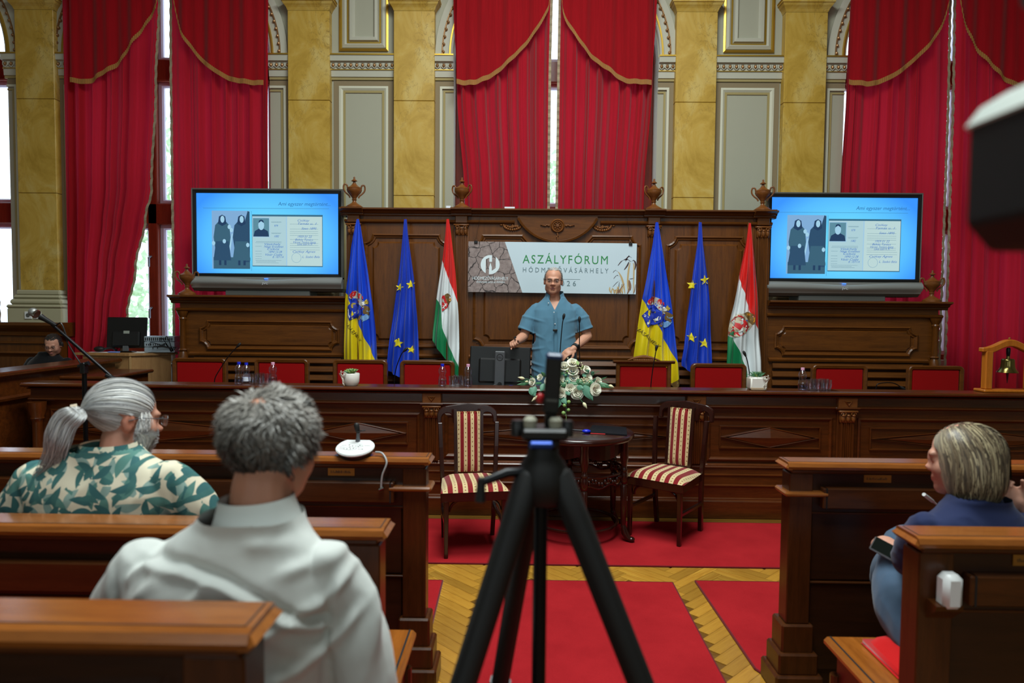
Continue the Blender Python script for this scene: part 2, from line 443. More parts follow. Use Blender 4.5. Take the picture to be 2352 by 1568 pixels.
def carpet(name, label, pts, group=None):
    b = thing(name, label, 'carpet', (sum(p[0] for p in pts)/len(pts), sum(p[1] for p in pts)/len(pts), 0))
    MB().prism(pts, .0, .009, 'z').build('pile', M['carpet'], b)
    e = MB()
    for i in range(len(pts)):
        p, q = pts[i], pts[(i+1) % len(pts)]; e.tube([(p[0], p[1], .005), (q[0], q[1], .005)], .006, 6)
    e.build('binding', M['carpet_edge'], b); return b
carpet('carpet_runner', 'red runner laid along the front of the council desk under the striped chairs', [(-4.2, 4.30), (4.2, 4.305), (4.2, 5.22), (-4.2, 5.22)])
carpet('carpet_runner', 'red centre runner lying in the aisle under the camera tripod', [(-.56, .6), (.55, .6), (.58, 4.04), (-.55, 4.04)])
carpet('carpet_runner', 'red carpet strip running beside the pews on the side of the ponytailed man', [(-1.7, 1.2), (-.745, 1.2), (-.80, 4.02), (-1.7, 4.02)])
carpet('carpet_runner', 'red carpet strip running beside the pews on the side of the seated woman', [(.78, 2.98), (1.7, 2.98), (1.7, 4.07), (.725, 4.07), (.742, 3.06)])

# back wall: piers and arched heads
WIN = [-4.2, 0.0, 4.2]; HW = 1.10; SPR = 4.345
# the bay beyond the pilaster on the left has its own window
WINX = [-7.08]+WIN+[8.4]
def back_wall():
    b = MB(); edges = [-8.0]
    for w in WINX: edges += [w-HW, w+HW]
    edges.append(8.0)
    for i in range(0, len(edges), 2):
        x0, x1 = edges[i], min(edges[i+1], 8.0)
        if x1-x0 > .01: b.box(x0, x1, WY, WY+.5, 0, WTOP)
    for w in WINX:
        b.box(max(w-HW, -8), min(w+HW, 8), WY+.12, WY+.5, 0, 1.12)
        if w > 8: continue
        a = arc(w, SPR, HW, 0, 180, 24); n = len(a)
        top = [(p[0], WTOP) for p in a]
        v = [(p[0], WY, p[1]) for p in a]+[(p[0], WY, p[1]) for p in top]+[(p[0], WY+.5, p[1]) for p in a]+[(p[0], WY+.5, p[1]) for p in top]
        f = []
        for i in range(n-1): f += [(i, n+i, n+i+1, i+1), (2*n+i, 2*n+i+1, 3*n+i+1, 3*n+i), (i, i+1, 2*n+i+1, 2*n+i)]
        b.add(v, f)
    return struct('wall_back', b, M['wall'])
wall = back_wall()
# painted and moulded panels on the piers
def strip_panel(x0, x1, z0, z1, side=0):
    """nested painted fillets of a wall panel; side -1/1 leaves the edge toward the window open"""
    e = MB(); e.loop(rect(x0+.02, x1-.02, z0, z1), [(0, 0), (0, .012), (-.055, .012), (-.055, 0)], Matrix.Translation((0, WY, 0))); e.build('panel_border', M['wall_brown'], wall)
    e = MB(); e.loop(rect(x0+.075, x1-.075, z0, z1-.055), [(0, 0), (0, .02), (-.022, .024), (-.044, .008), (-.044, 0)], Matrix.Translation((0, WY, 0))); e.build('panel_fillet', M['pale_line'], wall)
    e = MB(); e.loop(rect(x0+.119, x1-.119, z0, z1-.10), [(0, 0), (0, .01), (-.024, .01), (-.024, 0)], Matrix.Translation((0, WY, 0))); e.build('panel_line', M['wall_olive'], wall)
for x0, x1 in ((-2.42, -1.735), (1.70, 2.42)): strip_panel(x0, x1, .3, 4.09)
def side_strip(xp, xw):
    """narrow strip between a pilaster edge xp and a window edge xw"""
    s = 1 if xw > xp else -1; e = MB()
    def bar(a, b, z0, z1, h, m, nm):
        k = MB(); k.box(min(a, b), max(a, b), WY-h, WY, z0, z1); k.build(nm, m, wall)
    bar(xp, xw, 4.04, 4.09, .012, M['wall_brown'], 'panel_border'); bar(xp, xp+s*.05, .3, 4.04, .012, M['wall_brown'], 'panel_border')
    bar(xp+s*.05, xw, 4.01, 4.035, .022, M['pale_line'], 'panel_fillet'); bar(xp+s*.05, xp+s*.075, .3, 4.01, .022, M['pale_line'], 'panel_fillet')
    bar(xp+s*.085, xw, 3.975, 3.995, .01, M['wall_olive'], 'panel_line'); bar(xp+s*.085, xp+s*.107, .3, 3.975, .01, M['wall_olive'], 'panel_line')
PIL = [(-5.82, -5.40), (-2.872, -2.424), (-1.735, -1.299), (1.27, 1.702), (2.417, 2.86)]
for xp, xw in ((-5.82, -5.98), (-5.40, -5.30), (-2.872, -3.1), (-1.299, -1.1), (1.27, 1.1), (2.86, 3.1)): side_strip(xp, xw)
# upper panels with gilded mouldings
for x0, x1 in ((-2.36, -1.79), (1.77, 2.35)):
    T = Matrix.Translation((0, WY, 0))
    MB().loop(rect(x0+.03, x1-.03, 4.42, 6.4), [(0, 0), (.012, .02), (-.008, .03), (-.02, .012)], T).build('panel_gilding', M['gold'], wall)
    MB().loop(rect(x0+.05, x1-.05, 4.445, 6.4), [(0, .01), (-.03, .028), (-.05, .01)], T).build('panel_fillet', M['wall_white'], wall)
    MB().loop(rect(x0+.105, x1-.105, 4.49, 6.4), [(.008, 0), (0, .02), (-.01, .02), (-.014, 0)], T).build('panel_gilding', M['gold'], wall)
    MB().loop(rect(x0+.165, x1-.165, 4.55, 6.4), [(.04, 0), (.03, .03), (0, .035), (-.012, .012), (-.02, 0)], T).build('panel_fillet', M['wall_white'], wall)
# impost cornice with gilded eggs
def impost(x0, x1, l=0, r=0):
    c = MB(); prof = [(WY, 4.13), (WY-.03, 4.13), (WY-.035, 4.19), (WY-.04, 4.20), (WY-.045, 4.275), (WY-.075, 4.285), (WY-.08, 4.335), (WY-.085, 4.345), (WY, 4.345)]
    c.prism(prof, x0, x1, 'x'); tr = c.build('impost_cornice', M['wall_white'], wall)
    MB().box(x0, x1, WY-.09, WY, 4.343, 4.358).build('gilded_line', M['gold'], tr); MB().box(x0, x1, WY-.046, WY, 4.198, 4.206).build('gilded_line', M['gold'], tr)
    MB().box(x0, x1, WY-.02, WY, 4.10, 4.13).build('olive_line', M['wall_olive'], tr)  # olive painted line below the cornice
    n = max(1, round((x1-x0)/.066)); w = (x1-x0)/n; e = MB(); s = MB()
    for i in range(n):
        cx = x0+(i+.5)*w; e.sphere((cx, WY-.048, 4.245), (.017, .022, .024), 8, 6)
        s.tube([(cx-.026, WY-.047, 4.27), (cx-.024, WY-.052, 4.235), (cx, WY-.05, 4.212), (cx+.024, WY-.052, 4.235), (cx+.026, WY-.047, 4.27)], .007, 5)
    e.build('gilded_eggs', M['brown_gold'], tr)['kind'] = 'stuff'; s.build('egg_shells', M['wall_white'], tr)['kind'] = 'stuff'
for a in ((-6.0, -5.80), (-5.42, -5.28), (-3.1, -2.86), (-2.43, -1.73), (-1.31, -1.1), (1.1, 1.28), (1.69, 2.43), (2.85, 3.1)): impost(*a)
# archivolts
def archivolt(w):
    T = Matrix.Translation((0, WY, 0)); pts = arc(w, SPR+.012, 1.20, 0, 180, 40)[::-1]
    a = MB(); a.loop(pts, [(-.10, 0), (-.10, .03), (-.02, .045), (-.02, .03), (.05, .03), (.055, .05), (.085, .05), (.09, 0)], T, closed=False)
    tr = a.build('archivolt', M['wall_white'], wall, smooth=40)
    MB().loop(pts, [(.048, .03), (.052, .058), (.068, .058), (.07, .05)], T, closed=False).build('gilded_line', M['gold'], tr)
    MB().loop(pts, [(-.035, .04), (-.03, .05), (-.02, .05), (-.018, .03)], T, closed=False).build('gilded_line', M['brown_gold'], tr)
    MB().loop(arc(w, SPR, 1.09, 0, 180, 40)[::-1], [(0, -.16), (-.004, -.16), (-.004, -.14), (0, -.14)], T, closed=False).build('painted_line', M['pink_line'], tr)
    b = MB()
    for i in range(48):
        an = math.pi*(i+.5)/48; b.sphere((w+1.215*math.cos(an), WY-.035, SPR+.012+1.215*math.sin(an)), (.019, .024, .019), 8, 6)
    b.build('gilded_beads', M['brown_gold'], tr)['kind'] = 'stuff'
for w in WINX[:4]: archivolt(w)
# pilasters
PLAB = ['yellow marble pilaster rising behind the seated young man in black', 'yellow marble pilaster beside the curtains over the slide screen with the ponytailed man below', 'yellow marble pilaster next to the central curtains, above the red white and green flag', 'yellow marble pilaster next to the central curtains, above the blue star flag', 'yellow marble pilaster next to the curtains behind the brass bell']
for (x0, x1), lb in zip(PIL, PLAB):
    p = thing('pilaster', lb, None, ((x0+x1)/2, WY, 0), kind='structure')
    for z0, z1 in ((1.80, 2.848), (2.852, 3.855), (3.859, 4.80)): MB().box(x0, x1, WY-.10, WY, z0, z1, bv=.004).build('marble_block', M['marble'], p)
    cx = (x0+x1)/2; hw = (x1-x0)/2
    def ring(z0, z1, o, m, nm, bv=.01): MB().box(x0-o, x1+o, WY-.10-o, WY, z0, z1, bv=bv).build(nm, m, p)
    c = MB(); prof = [(0, 4.80), (.012, 4.83), (.022, 4.845), (.035, 4.86), (.045, 4.88), (.055, 4.885), (.055, 4.915), (.02, 4.915)]
    for (o0, z0), (o1, z1) in zip(prof, prof[1:]):
        c.add([(x0-o0, WY-.10-o0, z0), (x1+o0, WY-.10-o0, z0), (x1+o0, WY, z0), (x0-o0, WY, z0), (x0-o1, WY-.10-o1, z1), (x1+o1, WY-.10-o1, z1), (x1+o1, WY, z1), (x0-o1, WY, z1)], [(0, 1, 5, 4), (1, 2, 6, 5), (3, 0, 4, 7)])
    c.build('neck_moulding', M['marble'], p)
    MB().box(x0-.06, x1+.06, WY-.165, WY, 4.905, 4.918).build('gilded_line', M['gold'], p)
    ring(4.918, 5.5, -.02, M['wall_white'], 'capital_block'); f = MB()
    for i in range(5): f.box(x0+.05+i*.082, x0+.085+i*.082, WY-.115, WY-.08, 4.92, 5.2)
    f.build('capital_fluting', M['wall_white'], p)
    g = MB(); g.sphere((cx, WY-.12, 4.955), (.07, .05, .035), 10, 8); g.sphere((cx-.05, WY-.12, 4.985), (.05, .03, .04), 8, 6); g.sphere((cx+.05, WY-.12, 4.985), (.05, .03, .04), 8, 6)
    g.box(x0-.005, x0+.03, WY-.12, WY-.07, 4.918, 5.3); g.box(x1-.03, x1+.005, WY-.12, WY-.07, 4.918, 5.3); g.build('capital_ornament', M['gold'], p)
    # base
    ring(.25, 1.60, .09, M['base_stone'], 'plinth'); ring(1.60, 1.64, .10, M['base_stone'], 'base_torus', .018); ring(1.64, 1.70, .075, M['base_stone'], 'base_scotia', .02); ring(1.70, 1.745, .055, M['base_stone'], 'base_torus', .02); ring(1.745, 1.80, .03, M['base_stone'], 'base_fillet', .012)
# windows: three lights, two transoms
WLAB = {-7.08: 'tall window beyond the first marble pilaster', -4.2: 'tall three-light window behind the equipment desk', 0.0: 'tall three-light window behind the central curtains', 4.2: 'tall three-light window behind the curtains by the brass bell'}
for i, w in enumerate(WINX[:4]):
    wd = thing('window_%d' % (i+1), WLAB[w], None, (w, WY+.3, 1.1), kind='structure')
    y0, y1 = WY+.24, WY+.36
    fr = MB(); xs = [w-HW, w-.33, w+.33, w+HW]
    fr.box(w-HW, w-HW+.09, y0, y1, 1.12, 5.4); fr.box(w+HW-.09, w+HW, y0, y1, 1.12, 5.4); fr.box(w-HW, w+HW, y0-.04, y1, 1.10, 1.18)
    fr.build('frame', M['window_wood'], wd, bevel=.006)
    for mx in (w-.33, w+.33): MB().box(mx-.055, mx+.055, y0-.02, y1, 1.18, 5.44, bv=.01).build('mullion', M['window_wood'], wd)
    for z0, z1 in ((2.56, 2.80), (4.16, 4.40)): MB().box(w-HW+.09, w+HW-.09, y0-.02, y1, z0, z1, bv=.012).build('transom', M['window_wood'], wd)
    for lx0, lx1 in ((w-HW+.09, w-.385), (w-.275, w+.275), (w+.385, w+HW-.09)):
        for z0, z1 in ((1.18, 2.56), (2.80, 4.16), (4.40, 5.30)):
            s = MB(); s.loop(rect(lx0, lx1, z0, z1), [(0, 0), (0, .05), (-.035, .05), (-.05, .03), (-.05, 0)], Matrix.Translation((0, y1-.02, 0)))
            sh = s.build('sash', M['window_white'], wd); MB().box(lx0+.04, lx1-.04, y1-.03, y1-.024, z0+.04, z1-.04).build('pane', M['pane'], sh)
    if i == 1:
        h = MB(); h.tube([(w-.345, y0-.03, 1.62), (w-.35, y0-.07, 1.60), (w-.35, y0-.07, 1.50)], .012, 8); h.build('handle', M['grey_metal'], wd)
        h = MB(); h.tube([(w-.345, y0-.03, 2.2), (w-.35, y0-.07, 2.18), (w-.35, y0-.07, 2.08)], .012, 8); h.build('handle', M['grey_metal'], wd)
# trees outside, seen pale through the panes
def foliage_mat():
    t = NT('sunlit_foliage'); nz = t.noise(t.coord(), 9, 4, .6); t.p(Base__Color=t.ramp(nz, [(.3, srgb(150, 190, 130)), (.7, srgb(230, 240, 210))]), Roughness=.8); return t.m
M['foliage'] = foliage_mat(); M['bark'] = plain('bark', srgb(110, 90, 70), .9)
def tree(x, y, h, label, seed):
    rnd = random.Random(seed); t = thing('tree', label, 'tree', (x, y, -3), group='trees outside the windows')
    MB().tube([(x, y, -3), (x+.1, y, 0), (x, y+.1, h*.7)], [.25, .2, .08], 8).build('trunk', M['bark'], t)
    vs = []; fs = []
    for i in range(1500):
        th = rnd.uniform(0, 6.283); u = rnd.uniform(-1, 1); rr = 1.9*rnd.uniform(.3, 1)**.5; q = math.sqrt(1-u*u)
        c = Vector((x+rr*q*math.cos(th), y+rr*q*math.sin(th), h*.62+rr*u*1.2)); a = Vector((rnd.uniform(-1, 1), rnd.uniform(-1, 1), rnd.uniform(-1, 1))).normalized(); b2 = a.orthogonal().normalized(); s = rnd.uniform(.07, .15)
        k = len(vs); vs += [c-a*s, c+b2*s*.5, c+a*s, c-b2*s*.5]; fs.append((k, k+1, k+2, k+3))
    MB().add(vs, fs).build('foliage', M['foliage'], t, kind='stuff')
tree(-6.6, 12.5, 4.4, 'pale sunlit tree outside the window behind the equipment desk', 3); tree(.6, 13.5, 4.0, 'pale sunlit tree outside the window behind the central curtains', 5)

# wainscot cabinet below the first pilaster
def wainscot():
    t = thing('trim_1', 'dark oak wainscot behind the seated young man', None, (-6.2, 7.2, .25), kind='structure')
    x0, x1, y = -7.4, -5.28, 7.25
    MB().box(x0, x1, y, WY-.12, .25, 1.40).build('body', M['wood_z'], t)
    c = MB(); c.prism([(y, 1.30), (y-.02, 1.31), (y-.03, 1.35), (y-.07, 1.39), (y-.09, 1.42), (y-.09, 1.45), (y, 1.45), (WY-.1, 1.45), (WY-.1, 1.30)], x0-.06, x1+.06); c.build('cornice', M['wood_x'], t)
    for a, b in ((x0+.1, -6.35), (-6.2, x1-.16)):
        MB().loop(rect(a, b, .5, 1.14), [(0, 0), (.0, .02), (-.02, .03), (-.04, .012), (-.06, .0)], Matrix.Translation((0, y, 0))).build('panel_moulding', M['wood_x'], t)
    MB().box(x0, x1, y-.02, y, 1.22, 1.24, bv=.005).build('fillet', M['wood_x'], t)
wainscot()

# ------------------------------------------------------------------ curtains
def curtain(label, lef, rig, z_top, z_bot, hem, inner, seed, y=7.37, trim='fringe'):
    """lef/rig: [(z,x)] edges of the drape from the top down; hem: [(x,z)] lower edge of the valance; inner: side of the window middle (+1 right edge, -1 left edge)"""
    rnd = random.Random(seed); xc = (lef[0][1]+rig[0][1])/2
    t = thing('curtain', label, 'curtain', (xc, y, z_bot))
    lefp = sorted(lef); rigp = sorted(rig); nf = 6.5
    ph = [rnd.uniform(0, 6.28) for _ in range(4)]; am = [.6, .35, .25]
    warp = [0.0]
    for i in range(8): warp.append(warp[-1]+rnd.uniform(.5, 1.5))
    wp = [(i/8, k/warp[-1]) for i, k in enumerate(warp)]
    def fold(u, z, k=1.0):
        q = smoothpl(wp, u)*nf*2*math.pi
        s = math.sin(q+ph[0]+.15*math.sin(z*1.3)); s = math.copysign(abs(s)**.7, s)
        return .036*s*k+.014*math.sin(q*2.3+ph[1]+z*.3)+.010*math.sin(u*31+ph[2])
    def P(u, v):
        z = lerp(z_top, z_bot, v); a = smoothpl(lefp, z); b = smoothpl(rigp, z)
        wd = (b-a)/1.0
        return (lerp(a, b, u), y+fold(u, z, min(1.3, 1.0/max(wd, .4))), z)
    d = MB().grid(P, 150, 34); d.build('drape', M['curtain'], t, smooth=180)
    # gold edging down the inner edge
    ue = 1.0 if inner > 0 else 0.0
    e = MB(); e.grid(lambda u, v: (P(ue, v)[0]+inner*(-.006+.028*u), P(ue, v)[1]-.006+.006*math.sin(v*260), P(ue, v)[2]), 3, 160); e.build('edge_trim', M['lace'], t)
    hp = sorted(hem); x0, x1 = hp[0][0], hp[-1][0]
    def hemz(x): return float(np.interp(x, [p[0] for p in HC], [p[1] for p in HC]))
    HC = [(p.x, p.y) for p in catmull([(a, b) for a, b in hp], 8)]
    def Q(u, v):
        x = lerp(x0, x1, u); zb = hemz(x); z = lerp(z_top, zb, v)
        s = math.sin(u*20+ph[3]+v*.8)
        return (x, y-.085+.018*s+.010*math.sin(u*47+ph[1]), z)
    va = MB().grid(Q, 110, 26).build('valance', M['curtain'], t, smooth=180)
    f = MB(); f.grid(lambda u, v: (Q(u, 1)[0], Q(u, 1)[1]-.008-.004*math.sin(u*420), Q(u, 1)[2]+.012-.052*v), 260, 3); f.build('fringe', M['fringe'], va)
T0 = 5.35
curtain('red curtain pulled to a slant beside the equipment desk window', [(T0, -5.27), (1.0, -5.28), (.3, -5.28)], [(T0, -4.20), (4.9, -4.219), (3.99, -4.265), (2.87, -4.33), (2.59, -4.40), (2.03, -4.52), (1.54, -4.62), (.9, -4.74), (.3, -4.78)], T0, .3,
        [(-5.14, 4.03), (-4.975, 4.02), (-4.82, 4.09), (-4.668, 4.19), (-4.525, 4.35), (-4.382, 4.555), (-4.25, 4.75), (-4.20, 4.84), (-4.165, 5.2)], 1, 11)
curtain('red curtain hanging straight behind the television over the ponytailed man', [(T0, -4.09), (3.99, -4.105), (1.18, -4.10), (.3, -4.1)], [(T0, -3.055), (2.93, -3.07), (.3, -3.07)], T0, .3,
        [(-4.07, 5.2), (-4.038, 4.873), (-3.964, 4.557), (-3.85, 4.38), (-3.735, 4.24), (-3.57, 4.12), (-3.411, 4.046), (-3.25, 4.02), (-3.095, 4.02)], -1, 12)
curtain('red central curtain on the side of the cracked-earth banner print', [(T0, -1.12), (4.9, -1.098), (4.0, -1.055), (2.76, -.965), (2.0, -.92)], [(T0, -.065), (4.0, -.079), (2.0, -.074)], T0, 2.0,
        [(-1.05, 4.035), (-.93, 4.03), (-.80, 4.045), (-.544, 4.209), (-.271, 4.503), (-.114, 4.751), (-.083, 4.885), (-.06, 5.2)], 1, 13)
curtain('red central curtain on the side of the dry maize banner print', [(T0, .037), (4.0, .032), (2.0, .029)], [(T0, 1.06), (4.9, 1.042), (4.06, 1.008), (2.77, .94), (2.0, .9)], T0, 2.0,
        [(.03, 5.2), (.045, 4.886), (.093, 4.684), (.326, 4.348), (.605, 4.124), (.743, 4.055), (.86, 4.04), (.999, 4.045)], -1, 14)
curtain('red curtain behind the television next to the marble pilaster and brass bell', [(T0, 3.08), (4.0, 3.056), (2.92, 3.026), (.3, 2.98)], [(T0, 4.11), (3.57, 4.134), (1.1, 4.13), (.3, 4.12)], T0, .3,
        [(3.05, 4.06), (3.17, 4.035), (3.30, 4.04), (3.563, 4.16), (3.868, 4.452), (4.037, 4.765), (4.08, 5.2)], 1, 15)
curtain('red curtain hanging behind the brass bell', [(T0, 4.17), (3.57, 4.205), (1.12, 4.225), (.3, 4.23)], [(T0, 5.28), (.3, 5.3)], T0, .3,
        [(4.12, 5.2), (4.144, 4.898), (4.222, 4.632), (4.461, 4.276), (4.695, 4.076), (4.9, 4.0), (5.2, 4.0)], -1, 16)
curtain('red curtain at the window beyond the first marble pilaster', [(T0, -7.05), (.3, -7.05)], [(T0, -6.10), (4.0, -6.08), (.3, -6.02)], T0, .3,
        [(-7.0, 4.0), (-6.6, 4.1), (-6.3, 4.5), (-6.12, 5.2)], 1, 17)
# ------------------------------------------------------------------ council desk
def cam_basis():
    m = scene.camera.matrix_world.to_3x3(); return m
def at(px, py, Y):
    """where the sight line of a photograph pixel meets the upright plane at depth Y"""
    d = cam_basis() @ Vector(((px-1176)/1568, (784-py)/1568, -1.0)); t = Y/d.y
    return Vector((CAM.x+d.x*t, Y, CAM.z+d.z*t))
def atz(px, py, Z):
    d = cam_basis() @ Vector(((px-1176)/1568, (784-py)/1568, -1.0)); t = (Z-CAM.z)/d.z
    return Vector((CAM.x+d.x*t, d.y*t, Z))

DY = 5.44                                             # face of the desk front
PX = [-4.24, -2.24, -1.05, 1.05, 2.24, 4.24]
def fluted(parent, cx, y, z0, z1, w=.105, m=None):
    """flat fluted pilaster"""
    m = m or M['desk_z']; n = 5; prof = [(cx-w/2, y+.03), (cx-w/2, y)]
    for i in range(n):
        a = cx-w/2+.012+(w-.024)*i/n; b = cx-w/2+.012+(w-.024)*(i+1)/n; prof += [(a+.003, y), (a+.006, y+.008), (b-.006, y+.008), (b-.003, y)]
    prof += [(cx+w/2, y), (cx+w/2, y+.03)]
    return MB().prism(prof, z0, z1, 'z').build('pilaster_shaft', m, parent)
def leaf_capital(parent, cx, y, z0, z1, w, mat):
    c = MB(); h = z1-z0
    c.box(cx-w/2, cx+w/2, y, y+.04, z0, z1-.012, bv=.006); c.box(cx-w/2-.015, cx+w/2+.015, y-.018, y+.04, z1-.016, z1, bv=.004)
    for i in range(3):
        x = cx+(i-1)*w*.34; c.sphere((x, y-.004, z0+h*.38), (w*.15, .016, h*.34), 8, 6); c.sphere((x, y-.014, z0+h*.60), (w*.12, .010, h*.10), 8, 6)
    for s in (-1, 1):
        c.tube([(cx+s*w*.30+.022*math.cos(a)*s*(1-a/9), y-.012, z0+h*.72+.02*math.sin(a)*(1-a/9)) for a in np.linspace(0, 7.5, 16)], .0055, 6)
    return c.build('capital', mat, parent, smooth=50)
desk = thing('council_desk', 'long dark oak council desk with carved diamond panels across the front', 'desk', (0, 5.6, 0))
XL, XR = -4.30, 4.62
t_ = MB(); t_.prism([(5.36, .985), (5.352, .997), (5.36, 1.010), (5.375, 1.014), (5.57, 1.014), (5.58, 1.006), (5.58, .975), (5.40, .975), (5.385, .98)], XL-.03, XR, 'x'); t_.build('desk_top', M['desk_x'], desk)
MB().box(XL, XR, 5.47, 5.57, .25, .975).build('carcass', M['desk_x'], desk); MB().box(XL, XR, 5.57, 5.86, .84, .88).build('writing_surface', M['desk_x'], desk)
MB().prism([(5.47, .865), (5.41, .868), (5.395, .88), (5.40, .888), (5.43, .893), (5.435, .955), (5.40, .962), (5.38, .972), (5.47, .975)], XL, XR, 'x').build('frieze', M['desk_x'], desk)
pr = [(5.47, 0), (5.355, 0), (5.355, .132), (5.362, .142), (5.37, .146), (5.37, .152), (5.378, .158), (5.385, .160), (5.385, .248), (5.375, .252), (5.375, .258), (5.39, .264), (5.395, .330), (5.388, .334), (5.388, .341), (5.405, .345), (5.41, .390), (5.398, .394), (5.398, .400), (5.405, .408), (5.405, .414), (5.42, .424), (5.47, .424)]
MB().prism(pr, XL, XR, 'x').build('plinth', M['desk_x'], desk)
def diamond_panel(parent, x0, x1, z0, z1, y, mx, mz, lo=.0):
    """framed panel with a raised diamond; y is the face"""
    T = Matrix.Translation((0, y, 0))
    p = MB(); p.loop(rect(x0, x1, z0, z1), [(0, 0), (0, .014), (-.012, .02), (-.024, .010), (-.03, 0)], T); fr = p.build('panel_frame', mx, parent)
    ix0, ix1, iz0, iz1 = x0+.095, x1-.095, z0+.10, z1-.075
    MB().box(x0+.03, x1-.03, y+.002, y+.02, z0+.03, z1-.03).build('panel_field', mx, fr)
    MB().loop(rect(ix0, ix1, iz0, iz1), [(0, 0), (0, .018), (-.008, .018), (-.012, 0)], T).build('inner_moulding', mx, fr)
    cx, cz = (ix0+ix1)/2, (iz0+iz1)/2; a, b = (ix1-ix0)/2-.012, (iz1-iz0)/2-.006
    d = MB(); outer = [(cx-a, cz), (cx, cz-b), (cx+a, cz), (cx, cz+b)]
    d.loop(outer, [(0, 0), (0, .016), (-.006, .022), (-.012, .020)], T)
    k = 1-.012/ (b*math.cos(math.atan2(b, a)))
    top = [(cx-a*k, cz), (cx, cz-b*k), (cx+a*k, cz), (cx, cz+b*k)]
    d.add([(q[0], y-.020, q[1]) for q in top]+[(cx, y-.034, cz)], [(0, 1, 4), (1, 2, 4), (2, 3, 4), (3, 0, 4)])
    d.build('diamond', mz, fr); return fr
for x0, x1 in zip(PX, PX[1:]): diamond_panel(desk, x0+.10, x1-.10, .445, .80, DY, M['desk_x'], M['desk_x'])
MB().box(XL, XR, DY, 5.48, .42, .87).build('front_board', M['desk_x'], desk)
for cx in PX[1:5]:
    MB().box(cx-.07, cx+.07, DY-.022, DY+.01, .424, .865, bv=.004).build('pilaster_back', M['desk_z'], desk)
    fluted(desk, cx, DY-.05, .424, .765); leaf_capital(desk, cx, DY-.052, .765, .865, .12, M['carving'])
    b = MB(); b.box(cx-.075, cx+.075, 5.385, 5.44, .868, .965, bv=.006); b.loop([(cx-.035, .94), (cx, .895), (cx+.035, .94)], [(0, 0), (-.006, .01), (-.012, 0)], Matrix.Translation((0, 5.385, 0)), closed=True); b.build('frieze_block', M['carving'], desk)
    MB().prism([(5.46, .864), (5.39, .867), (5.375, .88), (5.38, .889), (5.46, .893)], cx-.09, cx+.09, 'x').build('frieze_cap', M['desk_x'], desk)
# free column at the left end of the desk
MB().lathe([(.05, 0), (.05, .14), (.042, .16), (.036, .18), (.036, .70), (.04, .72), (.05, .735), (.046, .75), (.062, .80), (.066, .865)], 16, (-4.19, 5.35, 0)).build('end_column', M['desk_z'], desk, smooth=40)
# side desk returning toward the hall on the left
sd = thing('side_desk', 'dark oak side desk returning from the end of the council desk past the microphone stand', 'desk', (-4.7, 5.2, 0))
SX = -4.48
MB().box(SX-.24, SX, 3.2, 6.88, 0, 1.05).build('carcass', M['desk_x'], sd)
MB().prism([(SX-.27, 1.06), (SX-.27, 1.10), (SX+.03, 1.10), (SX+.05, 1.09), (SX+.05, 1.07), (SX+.02, 1.05), (SX-.25, 1.05)], 3.15, 6.92, 'y').build('desk_top', M['desk_x'], sd)
MB().prism([(SX, .86), (SX+.03, .865), (SX+.035, .885), (SX, .90)], 3.2, 6.9, 'y').build('fillet', M['desk_x'], sd)
MB().prism([(SX, 0), (SX+.06, 0), (SX+.06, .15), (SX+.045, .17), (SX+.045, .27), (SX+.03, .30), (SX+.03, .40), (SX, .42)], 3.2, 6.9, 'y').build('plinth', M['desk_x'], sd)
def side_panel(y0, y1):
    R = Matrix.Translation((SX, (y0+y1)/2, 0)) @ Matrix.Rotation(math.radians(90), 4, 'Z')
    w = (y1-y0)/2
    p = MB(); p.loop(rect(-w, w, .46, .82), [(0, 0), (0, .014), (-.012, .02), (-.03, 0)], R); p.build('panel_frame', M['desk_x'], sd)
    d = MB(); d.loop([(-w+.1, .64), (0, .53), (w-.1, .64), (0, .75)], [(0, 0), (0, .016), (-.008, .022), (-.014, .018)], R); d.build('diamond', M['desk_x'], sd)
side_panel(4.2, 5.15); side_panel(3.3, 4.1)
ret = thing('side_counter', 'low dark counter joining the council desk to the side desk below the equipment desk', 'counter', (-4.3, 6.2, .25))
MB().box(-4.415, -4.02, 5.95, 6.66, .25, .98).build('carcass', M['desk_x'], ret); MB().box(-4.415, -3.98, 5.93, 6.70, .98, 1.012, bv=.01).build('counter_top', M['desk_x'], ret)

# ------------------------------------------------------------------ oak backboard with wings
BY = 6.75
bb = thing('oak_backboard', 'tall panelled oak backboard with carved crest behind the speaker', 'panelling', (0, 6.9, .25))
MB().box(-2.06, 2.06, BY, BY+.16, .25, 2.56).build('carcass', M['wood_z'], bb)
def cornice(parent, x0, x1, y, zt, h, ov, nm='cornice', mat=None):
    prof = [(y+.16, zt-h), (y-.01, zt-h), (y-.02, zt-h*.86), (y-.02, zt-h*.72), (y-ov*.45, zt-h*.62), (y-ov*.5, zt-h*.5), (y-ov*.55, zt-h*.42), (y-ov*.85, zt-h*.28), (y-ov, zt-h*.22), (y-ov, zt-h*.05), (y-ov*.92, zt), (y+.16, zt)]
    return MB().prism(prof, x0, x1, 'x').build(nm, mat or M['wood_x'], parent)
cornice(bb, -2.13, 2.13, BY, 2.615, .072, .085)
MB().prism([(BY+.05, 2.47), (BY-.012, 2.472), (BY-.03, 2.485), (BY-.034, 2.50), (BY-.02, 2.508), (BY+.05, 2.512)], -2.09, -.42, 'x').build('string_moulding', M['wood_x'], bb)
MB().prism([(BY+.05, 2.47), (BY-.012, 2.472), (BY-.03, 2.485), (BY-.034, 2.50), (BY-.02, 2.508), (BY+.05, 2.512)], .42, 2.09, 'x').build('string_moulding', M['wood_x'], bb)
ogee = [(0, 0), (.004, .016), (-.010, .024), (-.022, .012), (-.034, .010), (-.04, 0)]
TB = Matrix.Translation((0, BY, 0))
